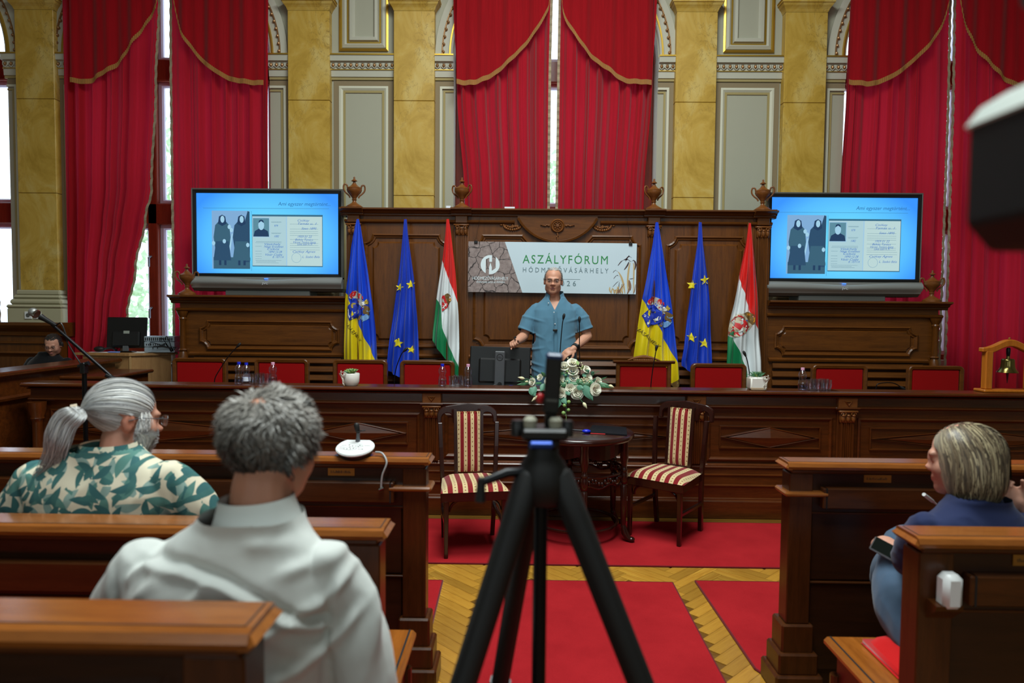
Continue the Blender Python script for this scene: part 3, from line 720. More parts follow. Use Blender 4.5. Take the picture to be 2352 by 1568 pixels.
for s in (-1, 1):
    x0, x1 = sorted((s*1.90, s*1.07))
    MB().loop(notched(x0, x1, 1.25, 2.365, .085), ogee, TB).build('panel_moulding', M['wood_x'], bb)
    f = MB(); pts = notched(x0+.10, x1-.10, 1.34, 2.275, .05); f.loop(pts, [(.018, 0), (0, .016)], TB); f.ngon(pts, BY-.016); f.build('raised_panel', M['wood_z'], bb)
    # carved swag
    sw = MB(); cx = s*.44
    for i in range(13):
        a = math.pi*(i/12); sw.sphere((cx+.085*math.cos(a), BY-.008, 2.462-.045*math.sin(a)), (.012, .012, .014), 6, 5)
    for i in range(20):
        rnd = random.Random(i); a = math.pi*rnd.random(); r = rnd.random(); sw.sphere((cx+.07*r*math.cos(a), BY-.006, 2.462-.03*r*math.sin(a)), (.012, .012, .010), 6, 5)
    for e in (-1, 1): sw.sphere((cx+e*.11, BY-.008, 2.463), (.018, .012, .008), 6, 5)
    sw.build('carved_swag', M['carving'], bb, smooth=60)
# centre bay panel with clipped upper corners around the crest
pts = arc(-.82, 1.25, .085, 90, 0, 5)+arc(.82, 1.25, .085, 180, 90, 5)+arc(.82, 2.365, .085, 270, 180, 5)+[(.34, 2.365), (.24, 2.25), (-.24, 2.25), (-.34, 2.365)]+arc(-.82, 2.365, .085, 0, -90, 5)
MB().loop(pts, ogee, TB).build('panel_moulding', M['wood_x'], bb)
pts = notched(-.70, .70, 1.34, 2.20, .05); f = MB(); f.loop(pts, [(.02, 0), (0, .016)], TB); f.ngon(pts, BY-.016); f.build('raised_panel', M['wood_z'], bb)
for s in (-1, 1): MB().box(s*.76-.03, s*.76+.03, BY-.008, BY, 1.3, 2.1).build('panel_band', M['wood_z'], bb)
crest = arc(0, 2.746, .45, 180+29.5, 360-29.5, 20)+[(.39, 2.55), (-.39, 2.55)]
c = MB(); c.ngon(crest, BY-.03, th=.03); cr_ = c.build('crest_board', M['wood_x'], bb)
MB().loop(arc(0, 2.746, .45, 180+29.5, 360-29.5, 20), [(0, 0), (.004, .04), (-.014, .046), (-.02, .03)], TB, closed=False).build('crest_moulding', M['wood_x'], cr_)
r = MB(); Tr = Matrix.Translation((0, BY-.03, 2.455)) @ Matrix.Rotation(math.radians(90), 4, 'X')
r.lathe([(.068, 0), (.068, .012), (.058, .022), (.05, .012), (.046, .012), (.04, .022), (.034, .010), (.02, .012), (.014, .026), (.001, .028)], 24, (0, 0, 0), Tr)
for i in range(8): r.sphere((.027*math.cos(i*math.pi/4), .027*math.sin(i*math.pi/4), .014), (.009, .009, .008), 6, 5, Tr)
for s in (-1, 1):
    for i in range(5): r.sphere((s*(.085+i*.018), BY-.036, 2.458+.004*math.sin(i*2)), (.013, .012, .012-.0018*i), 6, 5)
for i in range(6): r.sphere((.004*math.sin(i*2.2), BY-.036, 2.38-.016*i), (.011-.001*i, .01, .011), 6, 5)
r.build('rosette', M['carving'], cr_, smooth=50)
for cx in (-2.0, -.94, .94, 2.0):
    MB().box(cx-.075, cx+.075, BY-.012, BY, .25, 2.47).build('pilaster_back', M['wood_z'], bb)
    fluted(bb, cx, BY-.035, .25, 2.355, .10, M['wood_z']); leaf_capital(bb, cx, BY-.04, 2.355, 2.465, .12, M['carving'])
    MB().box(cx-.06, cx+.06, BY-.045, BY, 2.475, 2.545, bv=.006).build('frieze_block', M['wood_x'], bb)
    cornice(bb, cx-.10, cx+.10, BY-.035, 2.617, .074, .09)
# wings
def wing(s, label):
    w = thing('backboard_wing', label, 'panelling', (s*2.9, 6.95, .25))
    x0, x1 = sorted((s*2.065, s*3.74))
    MB().box(x0, x1, BY, BY+.55, .25, 1.68).build('carcass', M['wood_x'], w)
    p = cornice(w, x0 - (0 if s > 0 else .08), x1+(.08 if s > 0 else 0), BY, 1.75, .082, .10)
    MB().box(x0, x1, BY, BY+.55, 1.68, 1.748).build('top_board', M['wood_x'], w)
    MB().prism([(BY+.05, 1.585), (BY-.012, 1.587), (BY-.03, 1.598), (BY-.034, 1.612), (BY-.015, 1.622), (BY+.05, 1.625)], x0-(0 if s > 0 else .03), x1+(.03 if s > 0 else 0), 'x').build('string_moulding', M['wood_x'], w)
    a, b = sorted((s*2.15, s*3.54))
    MB().loop(notched(a, b, 1.21, 1.50, .075), ogee, TB).build('panel_moulding', M['wood_x'], w)
    pts = notched(a+.075, b-.075, 1.265, 1.45, .035); f = MB(); f.loop(pts, [(.016, 0), (0, .014)], TB); f.ngon(pts, BY-.014); f.build('raised_panel', M['wood_x'], w)
    cx = s*3.70
    MB().lathe([(.045, .25), (.045, .95), (.036, .97), (.042, 1.0), (.03, 1.03), (.042, 1.06), (.048, 1.10), (.045, 1.15), (.03, 1.19), (.040, 1.205), (.028, 1.22), (.030, 1.235), (.028, 1.50), (.036, 1.515), (.03, 1.53), (.042, 1.555), (.05, 1.575), (.054, 1.59)], 16, (cx, BY-.03, 0)).build('column', M['wood_z'], w, smooth=40)
    return w
wl_ = wing(-1, 'oak backboard wing carrying the television above the ponytailed man'); wr_ = wing(1, 'oak backboard wing carrying the television next to the brass bell')
# slatted lower fields
def slats(parent, x0, x1):
    MB().box(x0, x1, BY-.004, BY, .45, 1.15).build('slat_back', M['pew_dark'], parent)
    MB().prism([(BY, 1.15), (BY-.03, 1.152), (BY-.035, 1.17), (BY-.02, 1.185), (BY, 1.19)], x0-.04, x1+.04, 'x').build('slat_rail', M['wood_x'], parent)
    sm = None
    for i in range(8):
        z = 1.085-i*.085; sm = MB().prism([(BY-.004, z), (BY-.028, z-.004), (BY-.034, z+.006), (BY-.014, z+.052), (BY-.004, z+.056)], x0, x1, 'x').build('slat', M['wood_x'], parent)
slats(bb, -1.88, -1.05); slats(bb, -.82, .82); slats(bb, 1.05, 1.88); slats(wl_, -3.60, -2.13); slats(wr_, 2.13, 3.60)

# urns
def make_urn(name='urn'):
    t = thing(name, '', 'urn')
    MB().lathe([(.082, 0), (.082, .016), (.074, .018), (.070, .024), (.05, .036), (.026, .052), (.018, .064), (.018, .076), (.026, .082), (.020, .088), (.022, .10), (.040, .125), (.066, .155), (.074, .175), (.072, .19), (.074, .195), (.06, .205), (.04, .214), (.026, .228), (.014, .245), (.012, .258), (.03, .264), (.026, .27), (.010, .282), (.008, .29), (.010, .298), (.006, .305), (.001, .308)], 20).build('body', M['carving'], t, world=False, smooth=45)
    for s in (-1, 1):
        MB().tube(catmull([(s*.066, 0, .195), (s*.072, 0, .222), (s*.095, 0, .228), (s*.104, 0, .20), (s*.098, 0, .17), (s*.078, 0, .145), (s*.05, 0, .12), (s*.042, 0, .10)], 4), .008, 7).build('handle', M['carving'], t, world=False, smooth=60)
    return t
urn0 = make_urn()
URN = [((-2.0, 2.617), 'carved wooden urn on the backboard beside the television near the bright window'), ((-.94, 2.617), 'carved wooden urn above the red white and green flag beside the cracked-earth print'), ((.94, 2.617), 'carved wooden urn above the blue and yellow flag beside the dry maize print'), ((2.0, 2.617), 'carved wooden urn on the backboard touching the frame of the television near the bell'), ((-3.66, 1.75), 'carved wooden urn on the wing end in front of the bright window'), ((3.66, 1.75), 'carved wooden urn on the wing end before the curtain near the brass bell')]
for i, ((x, z), lb) in enumerate(URN):
    u = urn0 if i == 0 else copy_tree(urn0); u.location = (x, BY+.005 if z > 2 else BY-.012, z); u.rotation_euler = (0, 0, .35*(-1)**i); tag(u, lb, 'urn', 'urns on the backboard')
one('paper_card', 'small white card standing on the backboard cornice beside an urn', 'card', MB().box(-1.10, -1.055, BY+.05, BY+.06, 2.615, 2.655), M['paper'], (-1.08, BY+.055, 2.615))
one('paper_card', 'long white card lying on the cornice below the central curtain', 'card', MB().box(-.52, -.42, BY+.02, BY+.08, 2.615, 2.645), M['paper'], (-.47, BY+.05, 2.615))

# ------------------------------------------------------------------ televisions
def screen_mat():
    t = NT('lit_screen'); v = t.coord((1, 1, 1), kind='Generated'); sp = t.n('ShaderNodeSeparateXYZ', Vector=v)
    dx = t.math('MULTIPLY', t.math('SUBTRACT', sp.outputs[0], .5), 1.7); dz = t.math('MULTIPLY', t.math('SUBTRACT', sp.outputs[2], .42), 1.3)
    d = t.math('SQRT', t.math('ADD', t.math('MULTIPLY', dx, dx), t.math('MULTIPLY', dz, dz)))
    c = t.ramp(d, [(.25, srgb(112, 222, 255)), (.75, srgb(86, 188, 255)), (1.0, srgb(58, 150, 255))])
    t.p(Base__Color=(0, 0, 0, 1), Emission__Color=c, Emission__Strength=1.0, Roughness=.25); return t.m
M['screen'] = screen_mat()
EM = {k: emis('screen_'+k, srgb(*c)) for k, c in dict(text=(44, 110, 170), line=(60, 130, 180), pale=(160, 200, 225), paper=(172, 206, 214), paper2=(186, 214, 214), sky=(128, 172, 214), dark=(34, 62, 96), mid=(58, 98, 120), grey=(92, 140, 158), face=(160, 206, 230), ink=(52, 110, 190), border=(56, 108, 136), skirt=(44, 78, 108)).items()}
EM['led'] = emis('blue_led', srgb(60, 120, 255), 2.5)
def television(x0, x1, label, tone):
    y = 6.80; zb, zt = 1.75, 2.81; t = thing('television', label, 'television', ((x0+x1)/2, y+.2, zb))
    W = x1-x0
    MB().box(x0+.12, x1-.12, y+.02, y+.38, zb+.085, zt-.05).build('back_housing', M['black'], t)
    MB().loop(rect(x0, x1, zb+.17, zt), [(0, -.05), (0, .01), (-.006, .016), (-.014, .014)], Matrix.Translation((0, y, 0))).build('silver_surround', M['silver_dark'], t)
    MB().loop(rect(x0+.014, x1-.014, zb+.185, zt-.014), [(0, -.04), (0, .012), (-.03, .008), (-.036, -.004)], Matrix.Translation((0, y, 0))).build('bezel', M['black'], t)
    sx0, sx1, sz0, sz1 = x0+.048, x1-.048, zb+.222, zt-.048; sw, sh = sx1-sx0, sz1-sz0
    scr = MB().box(sx0, sx1, y-.001, y+.01, sz0, sz1).build('screen', M['screen'], t)
    # lower speaker bar
    p = MB(); p.grid(lambda u, v: (lerp(x0-.004+.012*v*v, x1+.004-.012*v*v, u), y-.02-.035*math.sin(math.pi*min(1, v*1.1))-.012, lerp(zb+.185-.022*math.exp(-((u-.5)*5)**2), zb+.075, v)), 41, 8)
    p.box(x0, x1, y-.02, y+.04, zb+.075, zb+.185); p.build('speaker_bar', M['silver'], t, smooth=50)
    p = MB(); p.grid(lambda u, v: (lerp(x0, x1, u), y-.040, zb+.188-.024*math.exp(-((u-.5)*5)**2)-.012*v), 41, 2); p.build('bar_trim', M['silver'], t)
    MB().box((x0+x1)/2-.018, (x0+x1)/2+.018, y-.05, y-.03, zb+.163, zb+.172, bv=.003).build('power_light', EM['led'], t)
    lg = MB(); add_text(lg, 'JVC', .026, (x0+x1)/2, y-.0685, zb+.112, width=.06); lg.build('maker_lettering', M['paper'], t)
    MB().prism([(y-.03, zb+.075), (y+.01, zb+.045), (y+.3, zb+.045), (y+.3, zb+.075)], x0+.01, x1-.01, 'x').build('underside', M['silver_dark'], t)
    MB().box(x0+W*.22, x1-W*.22, y-.01, y+.25, zb, zb+.05, bv=.006).build('base', M['silver_dark'], t)
    # the slide
    Y = y-.0016
    def X(f): return sx0+sw*f
    def Z(f): return sz1-sh*f
    def poly(name, pts, m, d=0, par=scr): k = MB(); k.ngon([(X(a), Z(b)) for a, b in pts][::-1], Y-d*.0004); return k.build(name, EM[m], par)
    def rc(name, a, b, c, d, m, l=0): return poly(name, [(a, c), (b, c), (b, d), (a, d)], m, l)
    tx = MB(); add_text(tx, 'Ami egyszer megtörtént...', .05, X(.948), Y-.0004, Z(.148), align='RIGHT', shear=.22); tx.build('slide_title', EM['text'], scr)
    rc('slide_rule', .047, .936, .183, .187, 'line', 1); rc('slide_divider', .3865, .3885, .22, .97, 'line', 1)
    rc('slide_photo', .108, .377, .218, .945, 'sky', 1); rc('slide_photo_ground', .118, .377, .80, .945, 'mid', 2)
    def circle(a, b, ra, rb, n=14): return [(a+ra*math.cos(2*math.pi*i/n), b+rb*math.sin(2*math.pi*i/n)) for i in range(n)]
    poly('slide_figure', [(.345, .33), (.362, .22), (.376, .23), (.376, .86), (.345, .86)], 'skirt', 3)
    for q, (cx, sg) in enumerate(((.182, 1), (.318, -1))):
        poly('slide_figure', [(cx-.05, .40), (cx-.03, .36), (cx+.03, .36), (cx+.05, .40), (cx+.058, .55), (cx+.048, .70), (cx+.062, .82), (cx-.062, .82), (cx-.05, .70), (cx-.062, .55)], 'mid' if q == 0 else 'skirt', 4)
        poly('slide_figure', [(cx-.045, .60), (cx+.045, .60), (cx+.062, .84), (cx-.064, .84)], 'skirt' if q == 0 else 'mid', 5)
        poly('slide_figure', [(cx-.03, .38), (cx-.022, .29), (cx, .268), (cx+.022, .29), (cx+.03, .38), (cx, .41)], 'dark', 6)
        poly('slide_figure', circle(cx+.002, .325, .0145, .044), 'face', 7)
        for lx in (-.025, .012): rc('slide_figure', cx+lx, cx+lx+.016, .84, .90, 'dark', 5)
    for a, b in ((.232, .42), (.247, .46), (.196, .60), (.120, .625), (.362, .645)): poly('slide_figure', circle(a, b, .012, .028, 10), 'face', 8)
    poly('slide_figure', [(.232, .66), (.25, .50), (.256, .51), (.238, .72)], 'face', 7)
    rc('slide_document', .393, .892, .262, .913, 'border', 1); rc('slide_page', .395, .634, .285, .902, 'paper', 2); rc('slide_page', .640, .888, .285, .902, 'paper2', 2); rc('slide_page_fold', .632, .640, .285, .902, 'pale', 3)
    rc('slide_portrait', .396, .519, .297, .547, 'pale', 3); rc('slide_portrait', .400, .513, .308, .538, 'grey', 4)
    poly('slide_portrait', [(.402, .538), (.412, .47), (.44, .44), (.475, .44), (.505, .47), (.512, .538)], 'dark', 5); poly('slide_portrait', circle(.458, .395, .021, .062), 'face', 6); poly('slide_portrait', [(.438, .37), (.444, .335), (.458, .325), (.472, .335), (.478, .37), (.458, .345)], 'dark', 7)
    ln = MB()
    for a, b, z in ((.528, .60, .352), (.528, .60, .49), (.53, .60, .36), (.53, .595, .5), (.42, .60, .60), (.415, .60, .615), (.66, .86, .38), (.66, .86, .44), (.66, .86, .47), (.66, .86, .495), (.66, .86, .52), (.66, .86, .57), (.66, .86, .62), (.66, .86, .645), (.66, .87, .67), (.66, .87, .70), (.415, .46, .66), (.415, .46, .72), (.415, .46, .755), (.415, .46, .785), (.415, .46, .815), (.415, .60, .835), (.42, .56, .85), (.42, .58, .865)): ln.box(X(a), X(b), Y-.0015, Y-.0012, Z(z)-.0009, Z(z)+.0009)
    ln.build('slide_form_lines', EM['border'], scr)
    hand = MB()
    for s_, a, z, w in (('979', .547, .415, .03), ('1082', .545, .545, .038), ('Csókay', .71, .345, .09), ('Tamás u. 1', .71, .385, .14), ('Szeo 1895', .74, .445, .11), ('1959 01 22', .71, .548, .105), ('Békés Tanács', .695, .585, .13), ('Városi Tanács Igazg.', .68, .617, .165), ('Lakás szám 4. 51', .71, .642, .11), ('Csókay Ágnes', .675, .735, .165), ('L. Szabó Béla', .745, .80, .125), ('Vásárhely', .475, .645, .12), ('Nagy Erzsébet', .475, .675, .14), ('Csikós', .495, .705, .09), ('1890.12.28', .505, .74, .10), ('Vásár Csaba', .48, .775, .125), ('B. 107114', .535, .805, .08)):
        vs, fs = text_mesh(s_, .03, 'LEFT', shear=.35); wv = max(v[0] for v in vs); k = w*sw/wv; hand.add([(X(a)+v[0]*k, Y-.0018, Z(z)+v[1]) for v in vs], fs)
    hand.build('slide_handwriting', EM['ink'], scr)
    st = MB(); st.loop([(X(p), Z(q)) for p, q in circle(.705, .80, .034, .062, 22)][::-1], [(0, .0014), (-.002, .0014)], Matrix.Translation((0, Y, 0))); st.build('slide_stamp', EM['line'], scr)
    return t
television(-3.635, -2.125, 'silver television showing a slide, standing on the wing near the bright window gap', 0)
television(2.06, 3.575, 'silver television showing a slide, standing on the wing near the brass bell', 1)

# ------------------------------------------------------------------ banner
def earth_mat():
    t = NT('cracked_earth_print'); v = t.coord((1, 1, 1)); w = t.n('ShaderNodeTexNoise', _noise_dimensions='3D'); t.set(w, 'Vector', v); t.set(w, 'Scale', 14.0); t.set(w, 'Detail', 4.0)
    ad = t.n('ShaderNodeVectorMath', _operation='MULTIPLY_ADD'); t.set(ad, 0, w.outputs['Color']); t.set(ad, 1, (.06, .0, .06)); t.set(ad, 2, v)
    vo = t.n('ShaderNodeTexVoronoi', _feature='DISTANCE_TO_EDGE'); t.set(vo, 'Vector', ad.outputs[0]); t.set(vo, 'Scale', 8.5)
    base = t.ramp(t.noise(v, 26, 6, .65), [(.3, srgb(122, 106, 104)), (.7, srgb(170, 154, 150))])
    wv = t.n('ShaderNodeTexWave', _wave_type='BANDS', _bands_direction='Z'); t.set(wv, 'Vector', v); t.set(wv, 'Scale', 22.0); t.set(wv, 'Distortion', 3.0)
    base = t.mix(t.math('MULTIPLY', wv.outputs[1], .22), base, srgb(80, 68, 66))
    t.p(Base__Color=t.mix(t.ramp(vo.outputs[0], [(.012, (1, 1, 1, 1)), (.035, (0, 0, 0, 1))]), base, srgb(46, 38, 38)), Roughness=.6); return t.m
M['earth'] = earth_mat()
M['banner'] = fabric('banner_print', srgb(206, 224, 234), .6, .04, 4, 0, 0); M['green_print'] = plain('green_print', srgb(44, 138, 74), .6); M['grey_print'] = plain('grey_print', srgb(104, 128, 136), .6); M['white_print'] = plain('white_print', srgb(224, 238, 244), .6)
M['maize'] = plain('maize_print', srgb(196, 168, 118), .6); M['maize_dark'] = plain('dark_maize_print', srgb(72, 54, 56), .6); M['maize_mid'] = plain('brown_maize_print', srgb(140, 104, 78), .6)
def banner():
    y = 6.69; t = thing('banner', 'white drought forum banner with cracked-earth and dry maize print on the backboard', 'banner', (-.05, y, 1.80)); t.rotation_euler = (0, math.radians(.27), 0)
    w, h = 1.64, .492; x0, z0 = -w/2, 0
    def B(mb, name, m, par=t): return mb.build(name, m, par, world=False)
    def X(f): return x0+w*f
    def Z(f): return h*(1-f)
    sheet = B(MB().box(x0, x0+w, 0, .008, 0, h), 'sheet', M['banner'])
    B(MB().ngon([(X(0), 0), (X(.325), 0), (X(.217), h), (X(0), h)], -.0006), 'earth_print', M['earth'], sheet)
    for a, b, c, d in ((.34, .40, .02, .75), (.44, .52, .1, .98)): pass
    def circ(cx, cz, r, a0, a1, n=16): return [(cx+r*math.cos(math.radians(lerp(a0, a1, i/n))), cz+r*math.sin(math.radians(lerp(a0, a1, i/n)))) for i in range(n+1)]
    # round letter mark
    cx, cz, r = X(.131), Z(.455), .093; L = MB()
    q = math.degrees(math.acos(.50)); 
    L.ngon([(cx-.46*r, cz-math.sqrt(1-.46**2)*r)]+[(cx+r*math.cos(math.radians(a)), cz+r*math.sin(math.radians(a))) for a in np.linspace(242.6, 117.4, 18)]+[(cx-.46*r, cz+math.sqrt(1-.46**2)*r)], -.0012)
    L.ngon([(cx-.47*r, cz+.55*r), (cx-.47*r, cz+.88*r)]+[(cx+r*math.cos(math.radians(a)), cz+r*math.sin(math.radians(a))) for a in np.linspace(118, 79, 8)]+[(cx+.19*r, cz+.30*r), (cx-.10*r, cz+.30*r), (cx-.10*r, cz+.72*r)], -.0013)
    L.ngon([(cx+.58*r, cz+.80*r)]+[(cx+r*math.cos(math.radians(a)), cz+r*math.sin(math.radians(a))) for a in np.linspace(54, -60, 18)]+[(cx+.5*r, cz-.4*r), (cx+.58*r, cz-.35*r)], -.0013)
    L.ngon([(cx-.12*r, cz-r*.99)]+[(cx+r*math.cos(math.radians(a)), cz+r*math.sin(math.radians(a))) for a in np.linspace(-86, -50, 8)]+[(cx+.58*r, cz-.36*r), (cx+.2*r, cz-.62*r), (cx-.12*r, cz-.62*r)], -.0014)
    L.ngon([(cx-.12*r, cz-.62*r), (cx+.18*r, cz-.62*r), (cx+.18*r, cz-.28*r), (cx+.03*r, cz+.22*r), (cx-.12*r, cz-.28*r)], -.0014)
    B(L, 'letter_mark', M['white_print'], sheet)
    def txt(name, s, size, fx, fz, wid, m, y_=-.0016, **kw): k = MB(); add_text(k, s, size, X(fx), y_, Z(fz), width=wid*w, **kw); B(k, name, m, sheet)['kind'] = 'stuff'
    txt('small_lettering', 'HÓDMEZŐVÁSÁRHELY', .044, .132, .755, .212, M['white_print'])
    txt('tagline_lettering', 'Emberszép párja az Alföldön', .030, .134, .815, .17, M['white_print'], shear=.35)
    txt('headline_lettering', 'ASZÁLYFÓRUM', .116, .579, .415, .505, M['green_print'], spacing=1.25)
    txt('town_lettering', 'HÓDMEZŐVÁSÁRHELY', .066, .579, .592, .508, M['grey_print'], spacing=1.6)
    B(MB().box(X(.49), X(.668), -.0016, 0, Z(.722)-.001, Z(.722)+.001), 'rule', M['grey_print'], sheet); txt('year_lettering', '2026', .072, .581, .855, .125, M['grey_print'], spacing=1.6)
    # dry maize plants
    rnd = random.Random(4); mz = {k: MB() for k in ('maize', 'maize_dark', 'maize_mid')}
    def blade(k, pts, wd, d):
        P = catmull([(a, 0, b) for a, b in pts], 4); n = len(P); vs = []; fs = []
        for i, p in enumerate(P):
            tg = P[min(i+1, n-1)]-P[max(i-1, 0)]; nr = Vector((-tg.z, 0, tg.x)).normalized()*wd*math.sin(math.pi*(.08+.9*i/n))
            vs += [(X(p.x+nr.x/w), -.0012-d*.0002, Z(p.z)+nr.z), (X(p.x-nr.x/w), -.0012-d*.0002, Z(p.z)-nr.z)]
        for i in range(n-1): fs.append((2*i, 2*i+1, 2*i+3, 2*i+2))
        mz[k].add(vs, fs)
    blade('maize', [(.955, .99), (.950, .75), (.955, .5), (.962, .38)], .009, 1); blade('maize', [(.985, .99), (.985, .7), (.985, .45), (.98, .38)], .007, 1); blade('maize', [(.935, .99), (.925, .8), (.91, .65), (.893, .56)], .010, 2)
    for p in ([(.965, .36), (.945, .31), (.915, .34), (.89, .44)], [(.965, .36), (.985, .33), (.995, .42), (.99, .52)], [(.955, .36), (.945, .44), (.928, .52)], [(.935, .35), (.945, .28), (.955, .25), (.97, .28)]): blade('maize_dark', p, .009, 3)
    for p in ([(.905, .66), (.885, .63), (.866, .70)], [(.912, .72), (.89, .76), (.862, .86)], [(.9, .76), (.897, .9), (.885, .99)], [(.96, .70), (.98, .69), (.99, .67)], [(.89, .56), (.875, .53), (.862, .58)], [(.918, .8), (.91, .9), (.905, .99)]): blade('maize_dark', p, .004, 4)
    for i in range(16):
        a = rnd.uniform(.84, .995); blade('maize' if i % 3 else 'maize_mid', [(a, .995), (a+rnd.uniform(-.012, .012), .93), (a+rnd.uniform(-.02, .02), .995-rnd.uniform(.08, .22)*(1 if a > .9 else .7))], rnd.uniform(.004, .009), 5+i*.1)
    blade('maize_mid', [(.958, .72), (.963, .82), (.965, .92)], .014, 8)
    for k, m in mz.items(): B(m, k+'_print', M[k], sheet)['kind'] = 'stuff'
    for fx, up in ((.045, 1), (.962, 1)):
        c = MB(); c.box(X(fx)-.017, X(fx)+.017, -.012, .018, h-.02, h+.006, bv=.003); cl = B(c, 'clip', M['black'])
        k = MB(); k.tube([(X(fx)-.008, .003, h+.004), (X(fx)-.010, 0, h+.022), (X(fx), 0, h+.028), (X(fx)+.010, 0, h+.022), (X(fx)+.008, .003, h+.004)], .0018, 6); B(k, 'clip_wire', M['chrome'], cl)
    for fx, tx in ((.045, .14), (.962, .88)):
        B(MB().tube([(X(fx), .003, h+.026), (X(fx)+(.045 if fx < .5 else -.05), .01, h+.30)], .0012, 5), 'hanging_string', M['black'])
banner()

# ------------------------------------------------------------------ chairs behind the desk
def council_chair(x, label, crest=False, y=6.36):
    t = thing('council_chair', label, 'chair', (x, y, .25), group='red padded chairs behind the council desk')
    b = t; T = Matrix.Translation((x, y, 0)); w = .255; zt = 1.152
    if not crest:
        pts = [(-w, .72), (w, .72)]+arc(w-.045, zt-.045, .045, 0, 90, 5)+arc(-w+.045, zt-.045, .045, 90, 180, 5)
    else: pts = [(-w, .72), (w, .72), (w, zt), (-w, zt)]
    MB().loop(pts, [(0, -.035), (0, .010), (-.008, .016), (-.03, .012), (-.036, .004), (-.036, -.03)], T).build('back_frame', M['wood_x'], b)
    MB().box(x-w+.036, x+w-.036, y-.006, y+.02, .755, zt-.036, bv=.012).build('back_pad', M['red_velvet'], b)
    MB().box(x-w+.02, x+w-.02, y-.47, y-.02, .64, .67, bv=.006).build('seat_frame', M['wood_x'], b); MB().box(x-w+.03, x+w-.03, y-.46, y-.03, .67, .72, bv=.02).build('seat_pad', M['red_velvet'], b)
    for sx in (-1, 1):
        MB().box(x+sx*(w-.025)-.02, x+sx*(w-.025)+.02, y-.015, y+.03, .25, .74, bv=.005).build('leg', M['wood_z'], b); MB().box(x+sx*(w-.035)-.02, x+sx*(w-.035)+.02, y-.47, y-.43, .25, .645, bv=.005).build('leg', M['wood_z'], b)
    if crest:
        MB().prism([(y+.04, zt-.006), (y-.02, zt-.006), (y-.035, zt+.01), (y-.035, zt+.02), (y+.04, zt+.02)], x-w-.03, x+w+.03, 'x').build('top_rail', M['wood_x'], b)
        c = MB()
        for i in range(25):
            u = i/24*2-1; c.sphere((x+u*.14, y, zt+.024+.028*(1-u*u)), (.013, .014, .016*(1.2-abs(u))+.004), 6, 5)
        for i in range(12): u = i/11*2-1; c.sphere((x+u*.09, y, zt+.024), (.014, .014, .012), 6, 5)
        c.build('carved_crest', M['carving'], b, smooth=60)
    return t
for x, lb, c in ((-3.365, 'red padded chair behind the desk by the gooseneck microphone and radiator', 0), (-2.59, 'red padded chair behind the bottles with blue caps and the glasses, below the television', 0), (-1.85, 'red padded chair behind the round white succulent pot', 0), (-1.22, 'red padded chair behind the bottles between the star flag and the black monitor', 0), (.80, 'red padded chair with a straight top rail and a carved crest', 1), (1.497, 'red padded chair directly below the blue star flag next to the crested chair', 0), (2.615, 'red padded chair behind the glasses and pink-capped bottle, next to the square succulent pot', 0), (3.50, 'red padded chair next to the brass bell', 0)): council_chair(x, lb, bool(c))
# ------------------------------------------------------------------ flags
def satin(name, cols, n):
    t = NT(name); c = cols[0]
    for i in range(n):
        a = t.n('ShaderNodeAttribute'); a.attribute_name = 'split%d' % i
        c = t.mix(t.math('GREATER_THAN', a.outputs['Fac'], 0.0), c, cols[i+1])
    nz = t.noise(t.coord((1, 1, .25)), 40, 3, .5)
    t.p(Base__Color=c, Roughness=.36, Specular__IOR__Level=.7, Sheen__Weight=.25, Sheen__Roughness=.3, Coat__Weight=.15, Coat__Roughness=.3); t.bump(nz, .08, .004); return t.m
FLAGBLUE = srgb(20, 70, 210); FLAGYEL = srgb(232, 208, 20)
M['flag_city'] = satin('blue_yellow_satin', [FLAGBLUE, FLAGYEL], 1); M['flag_blue'] = satin('blue_satin', [srgb(24, 62, 190)], 0); M['flag_hu'] = satin('red_white_green_satin', [srgb(214, 30, 26), srgb(226, 232, 234), srgb(22, 128, 78)], 2)
FM = {k: plain('emblem_'+k, srgb(*c), .6) for k, c in dict(blue=(18, 48, 170), silver=(186, 184, 178), red=(196, 26, 30), gold=(186, 160, 60), brown=(124, 96, 52), sky=(128, 176, 226), white=(226, 228, 224), star=(240, 220, 40), letter=(98, 86, 40), green=(14, 108, 62), beige=(196, 186, 160), orange=(226, 150, 30)).items()}
